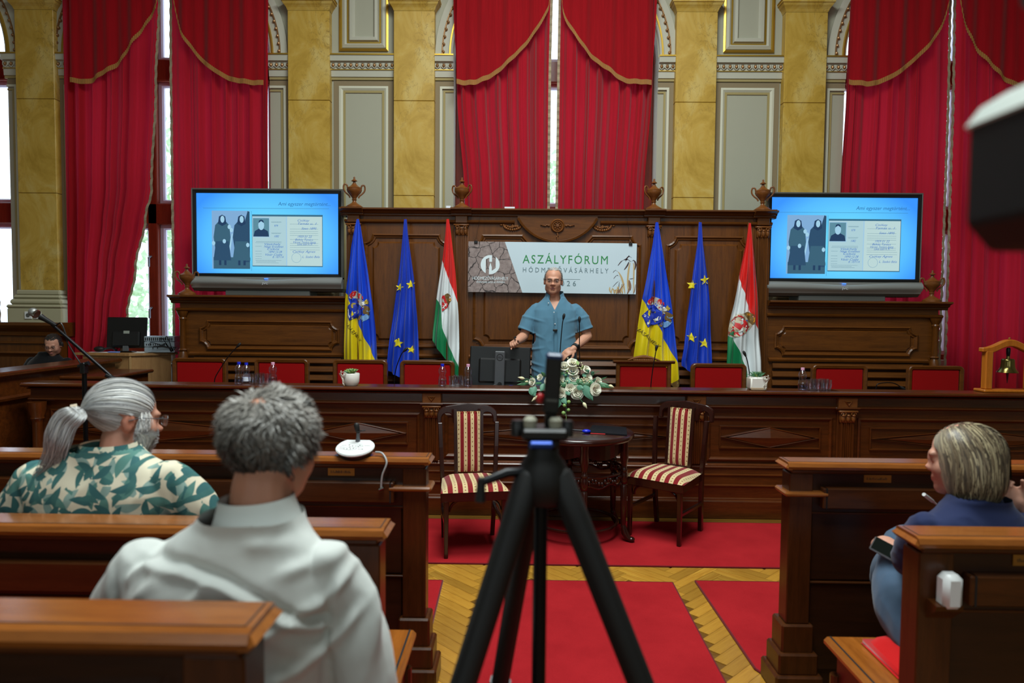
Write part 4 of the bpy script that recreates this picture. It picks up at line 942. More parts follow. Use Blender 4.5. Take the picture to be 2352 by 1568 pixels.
def flag(label, mat, L, R, ytop, yb, splits, Y, seed, nf=2.6, topw=None):
    """L/R: photograph outlines [(py,px)]; splits: boundaries [(px,py)]; below them lies the next colour"""
    rnd = random.Random(seed); ph = rnd.uniform(0, 6.28); ph2 = rnd.uniform(0, 6.28)
    base = at((L[-1][1]+R[-1][1])/2, yb[1], Y); t = thing('flag', label, 'flag', (base.x, Y, .25))
    def S(px, py, off=0.0):
        a = float(np.interp(py, [p[0] for p in L], [p[1] for p in L])); b = float(np.interp(py, [p[0] for p in R], [p[1] for p in R])); u = (px-a)/max(b-a, .01)
        w = (b-a)/232; k = nf*2*math.pi
        s = math.sin(u*k+ph); d = w*(.085*math.copysign(abs(s)**.8, s)+.05*math.sin(u*k*2.1+ph2+py*.01))+.010*math.sin(py*.045+u*5)*min(1, w*4)
        p = at(px, py, Y); p.y += d-off+.06*(2*u-1)**2*w*2; return p
    nu, nv = 56, 80
    def P(u, v):
        py = lerp(ytop, lerp(yb[0], yb[1], u), v)
        a = float(np.interp(py, [p[0] for p in L], [p[1] for p in L])); b = float(np.interp(py, [p[0] for p in R], [p[1] for p in R])); px = lerp(a, b, u)
        pix.append((px, py)); return S(px, py)
    pix = []; m = MB().grid(P, nu, nv); cl = m.build('cloth', mat, t, smooth=180)
    for i, sp in enumerate(splits):
        at_ = cl.data.attributes.new('split%d' % i, 'FLOAT', 'POINT'); xs = [p[0] for p in sp]; ys = [p[1] for p in sp]
        at_.data.foreach_set('value', [py-float(np.interp(px, xs, ys)) for px, py in pix])
    top = at((L[0][1]+R[0][1])/2, ytop, Y)
    MB().tube([(top.x, Y+.05, .25), (top.x, Y+.03, top.z+.01)], .014, 8).build('pole', M['wood_z'], t); MB().lathe([(.14, 0), (.14, .02), (.05, .05), (.02, .09)], 16, (top.x, Y+.05, .25)).build('foot', M['black_metal'], t)
    return t, cl, S
def on_flag(t, S, name, pts, m, off=.004, sub=3):
    """a patch sewn to the cloth, given as a polygon in photograph pixels"""
    q = []
    for a, b in zip(pts, pts[1:]+pts[:1]):
        for k in range(sub): q.append((lerp(a[0], b[0], k/sub), lerp(a[1], b[1], k/sub)))
    bm = bmesh.new(); vs = [bm.verts.new((p[0], p[1], 0)) for p in q]; f = bm.faces.new(vs)
    bmesh.ops.triangulate(bm, faces=[f]); 
    bmesh.ops.subdivide_edges(bm, edges=[e for e in bm.edges if e.calc_length() > 6], cuts=2, use_grid_fill=True)
    bmesh.ops.triangulate(bm, faces=bm.faces[:]); bm.verts.index_update()
    k = MB(); k.add([S(v.co.x, v.co.y, off) for v in bm.verts], [tuple(v.index for v in f.verts) for f in bm.faces]); bm.free()
    return k.build(name, FM[m], t, smooth=180)
def star5(cx, cy, r, rot=0): return [(cx+(r if i % 2 == 0 else r*.4)*math.sin(math.radians(36*i+rot)), cy-(r if i % 2 == 0 else r*.4)*math.cos(math.radians(36*i+rot))) for i in range(10)]
def flag_text(t, S, s, p0, p1, h):
    vs, fs = text_mesh(s, 1.0, 'LEFT', bold=.0); w = max(v[0] for v in vs); d = Vector((p1[0]-p0[0], p1[1]-p0[1])); k = d.length/w; d.normalize(); up = Vector((d.y, -d.x))
    m = MB(); m.add([S(p0[0]+d.x*v[0]*k+up.x*v[1]*h, p0[1]+d.y*v[0]*k+up.y*v[1]*h, .005) for v in vs], fs); return m.build('lettering', FM['letter'], t)
def city_arms(t, S, fx, fy):
    def c(pts): return [(fx(780+a/17.42), fy(650+b/17.42)) for a, b in pts]
    def ci(a, b, r, n=12): return c([(a+r*math.cos(2*math.pi*i/n), b+r*math.sin(2*math.pi*i/n)) for i in range(n)])
    g = on_flag(t, S, 'helm_mantling', c([(380, 590), (450, 640), (620, 600), (740, 800), (900, 960), (1000, 1000), (960, 800), (880, 600), (900, 480), (820, 400), (700, 340), (620, 300), (560, 330), (420, 460)]), 'silver', .004)
    for p in ([(400, 480), (460, 400), (560, 290), (650, 310), (610, 380), (620, 480), (540, 560), (490, 640), (430, 560)], [(720, 450), (770, 390), (840, 430), (850, 540), (820, 610), (740, 610), (720, 540)], [(720, 730), (770, 690), (790, 740), (740, 770)], [(870, 990), (950, 990), (930, 1040), (880, 1030)], [(910, 530), (950, 520), (960, 650), (930, 640)]): on_flag(t, S, 'red_mantling', c(p), 'red', .006)
    for p, m in (([(930, 880), (1060, 900), (1200, 1000), (1220, 1080), (1110, 1150), (1180, 1220), (1160, 1330), (1080, 1260), (980, 1220), (960, 1100), (1000, 1000)], 'brown'), ([(1040, 1240), (1200, 1290), (1150, 1400), (1060, 1480), (960, 1540), (840, 1400), (900, 1280), (980, 1310)], 'sky'), ([(820, 1280), (900, 1230), (860, 1340), (820, 1480), (740, 1460)], 'brown'), ([(1020, 1060), (1110, 1120), (1220, 1090), (1180, 1170), (1060, 1140)], 'sky'), ([(990, 720), (1050, 620), (1080, 700), (1140, 760), (1080, 860), (1000, 830)], 'gold'), ([(880, 790), (950, 690), (1050, 830), (1000, 870), (900, 870)], 'white')): on_flag(t, S, 'mantling', c(p), m, .0055)
    on_flag(t, S, 'shield', c([(620, 600), (960, 1200), (780, 1330), (390, 1500), (330, 1300), (240, 1050), (300, 950)]), 'blue', .008)
    on_flag(t, S, 'sun', ci(550, 890, 105, 14), 'gold', .010)
    on_flag(t, S, 'moon', c([(560, 1180), (640, 1230), (720, 1210), (770, 1140), (760, 1050), (795, 1100), (790, 1190), (730, 1240), (640, 1250)]), 'white', .010)
    for p in ([(290, 970), (400, 1060), (440, 1130), (350, 1100), (290, 1090)], [(345, 1100), (370, 1100), (375, 1280), (350, 1280)], [(350, 1270), (450, 1320), (390, 1410)]): on_flag(t, S, 'arm_charge', c(p), 'white', .010)
FY = 6.56
t, cl, S = flag('blue and yellow satin flag with coat of arms standing beside the television near the window', M['flag_city'], [(503, 819), (520, 815), (570, 805), (640, 797), (690, 790), (740, 787), (885, 785)], [(503, 824), (520, 828), (570, 836), (640, 846), (700, 856), (760, 862), (885, 872)], 503, (885, 885), [[(780, 660), (793.7, 674), (800, 686), (812, 720), (821, 738), (829, 755), (840, 781), (852, 811), (858, 823), (880, 870)]], FY, 1)
city_arms(t, S, lambda x: x, lambda y: y); flag_text(t, S, 'VÁSÁRHELY', (791, 742), (826, 785), 10)
t, cl, S = flag('blue satin flag with gold stars behind the microphone and chair near the round pot', M['flag_blue'], [(503, 928), (540, 925), (640, 915), (700, 905), (780, 893), (840, 886), (885, 886)], [(503, 934), (540, 937), (640, 950), (730, 957), (825, 962), (885, 962)], 503, (850, 890), [], FY, 2, 3.0)
for cx, cy, r, a in ((918, 660, 10, 10), (943, 653, 11, -5), (915, 788, 12, 8), (944, 803, 10, 12)): on_flag(t, S, 'star', star5(cx, cy, r, a), 'star', .006, 2)
t, cl, S = flag('red white and green satin flag with coat of arms beside the cracked-earth banner print', M['flag_hu'], [(503, 1025), (540, 1022), (590, 1016), (640, 1008), (690, 1001), (760, 993), (790, 992), (885, 996)], [(503, 1031), (530, 1035), (620, 1045), (720, 1052), (800, 1054), (885, 1052)], 503, (782, 872), [[(1000, 585), (1015, 597), (1030, 640), (1042, 670), (1052, 700)], [(995, 680), (1000, 684), (1013, 702), (1015, 752), (1022, 770), (1032, 795), (1044, 825), (1056, 850)]], FY, 3, 2.2)
def c3(p): return [(980+a/13.07, 660+b/13.07) for a, b in p]
on_flag(t, S, 'arms_field', c3([(480, 240), (530, 235), (640, 530), (620, 600), (460, 720), (458, 300)]), 'red', .006); on_flag(t, S, 'arms_stripe', c3([(470, 320), (500, 350), (535, 440), (490, 460), (464, 430)]), 'silver', .008); on_flag(t, S, 'arms_crown', c3([(530, 220), (620, 170), (720, 230), (745, 390), (655, 530), (560, 350)]), 'brown', .006); on_flag(t, S, 'arms_crown', c3([(660, 360), (740, 310), (735, 400), (690, 410)]), 'orange', .008)
for p in ([(460, 610), (590, 470), (605, 495), (475, 640)], [(520, 470), (545, 455), (600, 560), (575, 570)], [(470, 540), (490, 530), (545, 640), (520, 650)]): on_flag(t, S, 'arms_cross', c3(p), 'white', .009)
t, cl, S = flag('blue and yellow satin flag with coat of arms standing behind the crested chair', M['flag_city'], [(510, 1506), (560, 1500), (640, 1487), (690, 1477), (740, 1470), (815, 1459), (890, 1455)], [(510, 1512), (560, 1520), (640, 1533), (700, 1542), (760, 1550), (870, 1561), (890, 1562)], 510, (890, 880), [[(1460, 665), (1477, 684), (1485, 701), (1500, 730), (1513.7, 751), (1525, 775), (1535.7, 794), (1558.6, 837), (1565, 848)]], FY, 4)
city_arms(t, S, lambda x: 1476+(x-793.8)*1.24, lambda y: 698.5+(y-684.4)*1.02); flag_text(t, S, 'VÁSÁRHELY', (1463, 757), (1512, 800), 11)
on_flag(t, S, 'fringe', [(1543, 884), (1561, 868), (1563, 884), (1552, 892)], 'brown', .004)
t, cl, S = flag('blue satin flag with gold stars standing behind the plain red chair beside the crested chair', M['flag_blue'], [(510, 1605), (560, 1602), (640, 1590), (720, 1580), (800, 1571), (830, 1566), (890, 1572)], [(510, 1612), (560, 1615), (640, 1627), (720, 1633), (830, 1638), (890, 1640)], 510, (840, 895), [], FY, 5, 2.8)
for cx, cy, r, a in ((1590, 653, 11, 5), (1619, 643, 12, -8), (1588, 775, 12, 8), (1618, 788, 12, 8)): on_flag(t, S, 'star', star5(cx, cy, r, a), 'star', .006, 2)
t, cl, S = flag('red white and green satin flag with coat of arms beside the television near the bell', M['flag_hu'], [(512, 1720), (560, 1713), (630, 1698), (700, 1686), (745, 1676), (780, 1672), (830, 1671), (890, 1673)], [(512, 1725), (560, 1730), (640, 1740), (740, 1748), (830, 1755), (890, 1757)], 512, (890, 890), [[(1690, 615), (1698, 632), (1706, 660), (1715, 690), (1724, 715), (1733, 738), (1750, 768), (1760, 790)], [(1665, 765), (1673, 771), (1686, 776), (1692, 790), (1703, 820), (1713, 845), (1725, 880)]], FY, 6, 2.4)
def c6(p): return [(1660+a/15.68, 700+b/15.68) for a, b in p]
on_flag(t, S, 'arms_border', c6([(640, 310), (1060, 740), (1010, 860), (880, 960), (700, 1090), (520, 1170), (370, 1150), (205, 1080), (215, 840), (310, 590), (450, 420)]), 'beige', .005)
on_flag(t, S, 'arms_field', c6([(625, 345), (990, 800), (880, 920), (700, 1060), (520, 1140), (380, 1120), (225, 1060), (235, 850), (330, 600), (470, 440)]), 'red', .007)
for p in ([(480, 490), (560, 420), (720, 640), (640, 700)], [(350, 600), (410, 560), (560, 740), (480, 810)], [(270, 740), (300, 700), (400, 860), (330, 920)]): on_flag(t, S, 'arms_stripe', c6(p), 'silver', .009)
on_flag(t, S, 'arms_hill', c6([(240, 1050), (390, 940), (470, 990), (520, 1100), (400, 1120)]), 'green', .009)
for p in ([(540, 940), (800, 715), (850, 760), (570, 990)], [(550, 810), (600, 780), (735, 960), (690, 1000)], [(680, 740), (730, 710), (835, 860), (785, 900)]): on_flag(t, S, 'arms_cross', c6(p), 'white', .0095)
on_flag(t, S, 'arms_crown', c6([(640, 340), (720, 300), (1050, 720), (1000, 790)]), 'beige', .008); on_flag(t, S, 'arms_crown', c6([(740, 310), (860, 250), (1000, 270), (1110, 370), (1150, 500), (1120, 640), (1050, 720)]), 'brown', .008)
for p in ([(860, 320), (1000, 290), (1040, 360), (900, 420)], [(1000, 520), (1110, 450), (1110, 580), (1080, 630)]): on_flag(t, S, 'arms_crown_gold', c6(p), 'orange', .010)
on_flag(t, S, 'arms_crown_gem', c6([(810, 540), (880, 540), (860, 600)]), 'blue', .010)

# ------------------------------------------------------------------ things on the desk
DZ = 1.014
def bottle(px, Y, capm, label, h=.178):
    p = at(px, 880, Y); t = thing('water_bottle', label, 'bottle', (p.x, Y, DZ), group='water bottles on the council desk')
    k = h/.178; f = lambda prof: [(r, z*k) for r, z in prof]
    MB().lathe(f([(.0, 0), (.027, .0), (.032, .006), (.033, .05), (.031, .07), (.024, .086), (.024, .092), (.031, .108), (.033, .122), (.031, .132), (.018, .155), (.0125, .160), (.0125, .168)]), 20, (p.x, Y, DZ)).build('body', M['pet'], t, smooth=60)
    MB().lathe(f([(.0145, .160), (.015, .178), (.012, .180), (.001, .180)]), 16, (p.x, Y, DZ)).build('cap', capm, t, smooth=40)
    MB().lathe(f([(.0336, .018), (.0342, .05)]), 20, (p.x, Y, DZ)).build('label_band', M['paper'] if capm is M['blue_plastic'] and h < .17 else M['pet'], t, smooth=60)
bottle(549, 5.44, M['blue_plastic'], 'taller blue-capped water bottle beside the glasses below the television near the window'); bottle(566, 5.53, M['blue_plastic'], 'smaller blue-capped water bottle with a paper label tucked behind another bottle', .165)
bottle(627, 5.44, M['pink_plastic'], 'pink-capped water bottle on the desk below the television near the window'); bottle(1016, 5.46, M['blue_plastic'], 'blue-capped water bottle near the black monitor'); bottle(1075, 5.46, M['pink_plastic'], 'pink-capped water bottle beside the black monitor'); bottle(1843, 5.46, M['pink_plastic'], 'pink-capped water bottle beside the tray of glasses near the bell')
def glass(px, Y, grp, label):
    p = at(px, 880, Y); z = DZ+(.004 if 'tray' in label else 0); t = thing('water_glass', label, 'glass', (p.x, Y, z), group=grp)
    MB().lathe([(.026, 0), (.027, .002), (.028, .015), (.033, .055), (.034, .086), (.032, .086), (.031, .055), (.025, .012), (.001, .010)], 16, (p.x, Y, z)).build('bowl', M['glass'], t, smooth=60)
    f = MB()
    for i in range(12):
        a = i*math.pi/6; f.tube([(p.x+.0285*math.cos(a), Y+.0285*math.sin(a), z+.014), (p.x+.0335*math.cos(a+.25), Y+.0335*math.sin(a+.25), z+.056)], .0016, 4)
    f.build('cut_facets', M['glass'], t)
for px, Y in ((580, 5.45), (598, 5.52), (597, 5.40), (614, 5.46)): glass(px, Y, 'glasses on the desk below the television near the window', 'clear cut glass among the bottles with blue and pink caps near the window')
for px, Y in ((1040, 5.42), (1052, 5.50), (1062, 5.43)): glass(px, Y, 'glasses beside the black monitor', 'clear cut glass between two bottles beside the black monitor')
for px, Y in ((1862, 5.42), (1872, 5.50), (1881, 5.41), (1893, 5.50), (1900, 5.42)): glass(px, Y, 'glasses on the tray near the bell', 'clear cut glass on the glass tray near the brass bell')
p = at(1882, 885, 5.46); one('glass_tray', 'flat clear glass tray carrying the glasses near the brass bell', 'tray', MB().box(p.x-.115, p.x+.13, 5.38, 5.545, DZ, DZ+.004, bv=.001), M['glass'], (p.x, 5.46, DZ))
def succulent(px, Y, label, square, seed, long):
    rnd = random.Random(seed); p = at(px, 880, Y); t = thing('potted_succulent', label, 'plant', (p.x, Y, DZ))
    if square:
        k = MB(); k.prism([(-.058, 0), (-.066, .02), (-.066, .105), (.066, .105), (.066, .02), (.058, 0)], -.06, .06, 'y', Matrix.Translation((p.x, Y, DZ))); k.build('pot', M['white_cer'], t, bevel=.012, bseg=3, smooth=50)
        MB().box(p.x-.06, p.x+.06, Y-.0615, Y+.05, DZ+.002, DZ+.024, bv=.004).build('pot_foot', plain('pot_clay', srgb(186, 160, 130), .7), t)
    else: MB().lathe([(.045, 0), (.05, .004), (.055, .014), (.064, .03), (.066, .095), (.061, .10), (.058, .096), (.05, .085)], 24, (p.x, Y, DZ)).build('pot', M['white_cer'], t, smooth=50)
    MB().lathe([(.058, .085), (.03, .095), (.001, .097)], 16, (p.x, Y, DZ)).build('soil', plain('soil_%d' % seed, srgb(70, 52, 36), .9), t)
    lf = None; n = 34
    for i in range(n):
        a = i*2.4; el = lerp(1.3, .15, i/n)+rnd.uniform(-.1, .1); ln = (.075 if long else .06)*lerp(.75, 1.1, i/n); w = .006 if long else .011
        d = Vector((math.cos(a)*math.cos(el), math.sin(a)*math.cos(el), math.sin(el))); pts = [Vector((p.x, Y, DZ+.095))+d*ln*s+Vector((0, 0, -.02*s*s*(1-i/n)+.012*s)) for s in np.linspace(0, 1, 5)]
        MB().tube(pts, [w*.7, w, w*.85, w*.5, .0008], 6).build('leaf', M['leaf_light'] if (i % 4 == 0 or not long) and i % 3 else M['leaf'], t, smooth=60)
    # ribbon tied round the pot
    sx = 1 if square else -1
    r = MB(); X = p.x+sx*.045
    for k in range(3): r.grid(lambda u, v: (X+sx*(.012*k-.01+.018*math.sin(v*3+k))+(u-.5)*.010, Y-.068-.006*math.sin(v*9+k), DZ+.105-.10*v+(.02 if k == 1 else 0)), 3, 14)
    r.tube([(X+.02*math.cos(a), Y-.07, DZ+.10+.014*math.sin(a)) for a in np.linspace(0, 6.28, 14)], .003, 5)
    r.build('ribbon', plain('gauze_ribbon_%d' % seed, srgb(206, 200, 186), .5), t)
succulent(807, 5.44, 'spiky grey-green succulent in a round white pot with a gauze ribbon', False, 21, False)
succulent(1738, 5.46, 'long-leaved green succulent in a square white pot with a ribbon', True, 22, True)
def gooseneck(pts, Y, label, base_z=.88):
    P = [at(x, y, Y) for x, y in pts]; b = P[0]; t = thing('gooseneck_microphone', label, 'microphone', (b.x, Y, base_z))
    MB().box(b.x-.05, b.x+.05, Y-.05, Y+.05, base_z, base_z+.03, bv=.008).build('base', M['black'], t)
    path = catmull([(b.x, Y, base_z+.03)]+[tuple(q) for q in P], 5)
    MB().tube(path, .0042, 7).build('neck', M['black_metal'], t, smooth=60)
    d = (path[-1]-path[-3]).normalized(); e = path[-1]
    MB().tube([e-d*.01, e+d*.006, e+d*.02, e+d*.034, e+d*.042], [.006, .0105, .0125, .010, .004], 10).build('head', M['black_matte'], t, smooth=60)
gooseneck([(493, 872), (505, 848), (525, 818), (545, 796)], 5.62, 'thin gooseneck microphone leaning in front of the red chair by the radiator')
gooseneck([(906, 872), (910, 845), (921, 815), (928, 806)], 5.62, 'gooseneck microphone in front of the lower stars of the blue flag')
gooseneck([(1284, 860), (1287, 800), (1291, 750), (1294, 731)], 5.64, 'gooseneck microphone in front of the speaker\'s shirt buttons'); gooseneck([(1332, 860), (1331, 800), (1331, 752), (1331, 738)], 5.64, 'gooseneck microphone beside the speaker\'s watch arm')
gooseneck([(1495, 885), (1499, 850), (1505, 815), (1507, 803)], 5.62, 'gooseneck microphone in front of the crested red chair'); gooseneck([(1722, 885), (1721, 855), (1716, 827), (1712, 816)], 5.62, 'gooseneck microphone next to the square succulent pot'); gooseneck([(2012, 893), (2018, 881), (2050, 879), (2070, 889)], 5.62, 'gooseneck microphone folded down low between the last two red chairs')
def monitor():
    Y = 5.76; tl, tr, bl = at(1077, 794, Y), at(1217, 799, Y), at(1086, 883, Y)
    t = thing('monitor', 'black computer monitor seen from behind in front of the speaker', 'monitor', ((tl.x+tr.x)/2, Y, .88)); t.rotation_euler = (0, math.radians(1.2), 0)
    w = (tr.x-tl.x)/2; zt = tl.z-.88-.004
    def B(mb, n, m, par=t, **kw): return mb.build(n, m, par, world=False, **kw)
    R = Matrix.Translation((0, 0, .07)) @ Matrix.Rotation(math.radians(-8), 4, 'X')
    B(MB().box(-w, w, -.004, .02, 0, zt-.07, R, bv=.008), 'panel', M['black']); B(MB().box(-w*.7, w*.7, -.03, 0, .06, zt-.17, R, bv=.02), 'rear_shell', M['black'])
    st = B(MB().box(-.042, .042, -.075, -.045, 0, zt-.035, bv=.006), 'stand_column', plain('dark_grey_stand', srgb(76, 78, 82), .4)); B(MB().box(-.12, .12, -.14, .06, 0, .015, bv=.005), 'stand_foot', M['black_metal'])
    k = MB(); Tz = Matrix.Translation((0, -.0755, zt-.085)); k.loop([(.028*math.cos(a), .028*math.sin(a)) for a in np.linspace(0, 2*math.pi, 24, endpoint=False)], [(0, 0), (0, .001), (-.004, .001), (-.004, 0)], Tz)
    add_text(k, 'DELL', .022, 0, -.0765, zt-.093, width=.042); B(k, 'maker_badge', M['black'], st)
    B(MB().lathe([(.019, 0), (.019, .002)], 16, (0, 0, 0), Matrix.Translation((.005, -.0755, .13)) @ Matrix.Rotation(math.radians(90), 4, 'X')), 'cable_hole', M['black_matte'], st)
    B(MB().box(-.026, .026, -.0765, -.075, .055, .085), 'sticker', M['paper'], st); B(MB().box(.085, .115, -.06, -.03, .09, .12), 'video_plug', M['blue_plastic'])
    B(MB().tube(catmull([(.005, -.08, .13), (-.04, -.10, .125), (-.085, -.11, .09), (-.10, -.10, .03), (-.11, -.05, 0)], 5), .003, 6), 'cable', M['black'])
monitor()
def bell():
    Y = 5.50; a = at(2265, 900, Y); x0 = a.x; zb = DZ; t = thing('table_bell', 'brass bell hanging in an arched honey-coloured wooden stand', 'bell', (x0+.17, Y, zb)); x1 = x0+.335; cx = (x0+x1)/2
    for x in (x0, x1): MB().box(x-.03, x+.03, Y-.03, Y+.03, zb+.02, zb+.33, bv=.008).build('post', M['orange_wood'], t)
    MB().box(x0-.06, x1+.06, Y-.07, Y+.07, zb, zb+.022, bv=.006).build('base', M['orange_wood'], t)
    n = 24; up = []; lo = []
    for i in range(n+1):
        u = i/n*2-1; x = cx+u*.225; z = zb+.345+.075*math.exp(-(u*1.75)**2)+.006*max(0, abs(u)-.75)*10*.3; up.append((x, z)); lo.append((x, z-(.055 if abs(u) < .82 else .035)))
    MB().prism(up+lo[::-1], Y-.028, Y+.028, 'y').build('arched_beam', M['orange_wood'], t, bevel=.006)
    MB().lathe([(.006, 0), (.01, .008), (.004, .016), (.001, .018)], 10, (cx, Y, up[n//2][1])).build('finial', M['brass'], t, smooth=60)
    bz = zb+.155
    MB().lathe([(.072, 0), (.074, .003), (.068, .012), (.056, .028), (.050, .045), (.047, .07), (.046, .098), (.042, .108), (.030, .112), (.014, .114), (.012, .13), (.011, .15), (.005, .155)], 28, (cx-.005, Y, bz)).build('bell', M['bell_brass'], t, smooth=50)
    MB().lathe([(.012, 0), (.015, .03), (.015, .06), (.01, .07)], 12, (cx-.005, Y, bz+.13)).build('hanger', M['black_metal'], t, smooth=50)
    MB().tube([(cx-.005, Y, bz+.03), (cx-.005, Y, bz-.015), (cx-.004, Y, bz-.085)], [.012, .009, .003], 8).build('clapper_rope', plain('dark_red_cord', srgb(70, 10, 14), .8), t)
bell()
# ------------------------------------------------------------------ striped chairs and round table
def stripe_mat(name, p, off):
    t = NT(name); v = t.coord(); sp = t.n('ShaderNodeSeparateXYZ', Vector=v)
    fr = t.math('FRACT', t.math('MULTIPLY_ADD', sp.outputs[0], 1/p, off)); m = t.math('GREATER_THAN', fr, .5)
    zy = t.math('ADD', sp.outputs[2], sp.outputs[1]); dot = t.math('MULTIPLY', t.math('GREATER_THAN', t.math('FRACT', t.math('MULTIPLY', zy, 28)), .72), t.math('LESS_THAN', t.math('ABSOLUTE', t.math('SUBTRACT', fr, .25)), .07))
    nz = t.noise(v, 160, 2, .5)
    red = t.mix(nz, srgb(104, 8, 16), srgb(150, 16, 26)); cr = t.mix(dot, t.mix(nz, srgb(202, 176, 124), srgb(226, 204, 158)), srgb(138, 88, 60))
    t.p(Base__Color=t.mix(m, cr, red), Roughness=.8, Specular__IOR__Level=.2, Sheen__Weight=.3); t.bump(nz, .15, .002); return t.m
M['stripe_seat'] = stripe_mat('striped_seat_fabric', .066, .25); M['stripe_back'] = stripe_mat('striped_back_fabric', .0485, .75)
def striped_chair(name, label, loc, rot):
    t = thing(name, label, 'chair', loc, rot, group='striped chairs at the round table')
    def B(mb, n, m, par=t, **kw): return mb.build(n, m, par, world=False, **kw)
    mh = M['mahogany']
    for s in (-1, 1):
        B(MB().add([(s*.19-.017, -.205, .44), (s*.19+.017, -.205, .44), (s*.19+.017, -.165, .44), (s*.19-.017, -.165, .44), (s*.19-.013, -.20, 0), (s*.19+.013, -.20, 0), (s*.19+.013, -.172, 0), (s*.19-.013, -.172, 0)], [(0, 1, 2, 3), (7, 6, 5, 4), (0, 4, 5, 1), (1, 5, 6, 2), (2, 6, 7, 3), (3, 7, 4, 0)]), 'leg', mh, bevel=.004)
        P = [(s*.175, .235, 0), (s*.182, .215, .20), (s*.188, .205, .44), (s*.197, .222, .65), (s*.203, .245, .82)]
        k = MB(); vs = []; fs = []
        for i, (x, y, z) in enumerate(P): vs += [(x-.015, y-.018, z), (x+.015, y-.018, z), (x+.015, y+.018, z), (x-.015, y+.018, z)]
        for i in range(4):
            for j in range(4): fs.append((i*4+j, i*4+(j+1) % 4, i*4+4+(j+1) % 4, i*4+4+j))
        fs += [(3, 2, 1, 0), (16, 17, 18, 19)]; k.add(vs, fs); B(k, 'leg', mh, bevel=.003)
        B(MB().box(s*.188-.012, s*.188+.012, -.17, .20, .20, .225, bv=.004), 'stretcher', mh)
        B(MB().tube(catmull([(s*.17, -.16, .30), (s*.15, -.175, .35), (s*.10, -.185, .385)], 4), .009, 6), 'corner_bracket', mh)
        # splat side rails
        B(MB().add([(s*.078, .196, .46), (s*.104, .196, .46), (s*.104, .22, .46), (s*.078, .22, .46), (s*.085, .245, .91), (s*.105, .245, .91), (s*.105, .268, .91), (s*.085, .268, .91)], [(3, 2, 1, 0), (4, 5, 6, 7), (0, 1, 5, 4), (1, 2, 6, 5), (2, 3, 7, 6), (3, 0, 4, 7)]), 'splat_rail', mh)
    # arched top rail with two rounded openings
    out = [(-.218, .80), (-.218, .86)]+[(-.218+.085*(1-math.cos(a)), .86+.068*math.sin(a)) for a in np.linspace(.2, math.pi/2, 6)]+[(0, .945)]+[(.218-.085*(1-math.cos(a)), .86+.068*math.sin(a)) for a in np.linspace(math.pi/2, .2, 6)]+[(.218, .86), (.218, .80)]
    inn = [(.188, .80), (.188, .835)]+[(.146+.042*math.cos(a), .835+.042*math.sin(a)) for a in np.linspace(.3, math.pi-.3, 7)]+[(.104, .80), (-.104, .80)]+[(-.146+.042*math.cos(a), .835+.042*math.sin(a)) for a in np.linspace(.3, math.pi-.3, 7)]+[(-.188, .835), (-.188, .80)]
    k = MB(); k.prism(out+inn, -.016, .016, 'y', Matrix.Translation((0, .25, 0)) @ Matrix.Rotation(math.radians(-6), 4, 'X') @ Matrix.Translation((0, 0, 0))); 
    k.v = [(x, y+.085, z+.002) for x, y, z in k.v]; k.v = [(x, y-.095+.012, z) for x, y, z in k.v]
    B(k, 'top_rail', mh, bevel=.005)
    def back(u, v):
        x = lerp(-.078, .078, u)*(1+.06*v); z = lerp(.475, .895, v); e = (1-(2*u-1)**4)*(1-(2*v-1)**8); return (x, lerp(.197, .243, v)-.018*e, z)
    k = MB(); k.grid(back, 15, 15); k.grid(lambda u, v: (lerp(-.078, .078, 1-u)*(1+.06*v), lerp(.22, .262, v), lerp(.475, .895, v)), 2, 15); B(k, 'back_pad', M['stripe_back'], smooth=60)
    n = MB()
    for i in range(9): n.sphere((-.072+i*.018, .236, .893), .0045, 6, 4)
    B(n, 'upholstery_nails', M['brass'])
    def seat(u, v):
        y = lerp(-.215, .20, v); hw = lerp(.228, .19, v); e = (1-(2*u-1)**6)*(1-(2*v-1)**6); return (lerp(-hw, hw, u), y, .435+.048*e)
    k = MB(); k.grid(seat, 25, 25); B(k, 'seat', M['stripe_seat'], smooth=180)
    k = MB(); k.prism([(-.226, -.212), (.226, -.212), (.186, .21), (-.186, .21)], .375, .436, 'z'); B(k, 'seat_rail', mh, bevel=.004)
    return t
striped_chair('dining_chair', 'striped upholstered chair facing the audience beside the round table, in front of the monitor', (-.667, 4.599, .009), math.radians(10.7))
striped_chair('dining_chair', 'striped upholstered chair turned toward the round table, in front of the star flag', (.721, 4.934, .009), math.radians(-36.5))
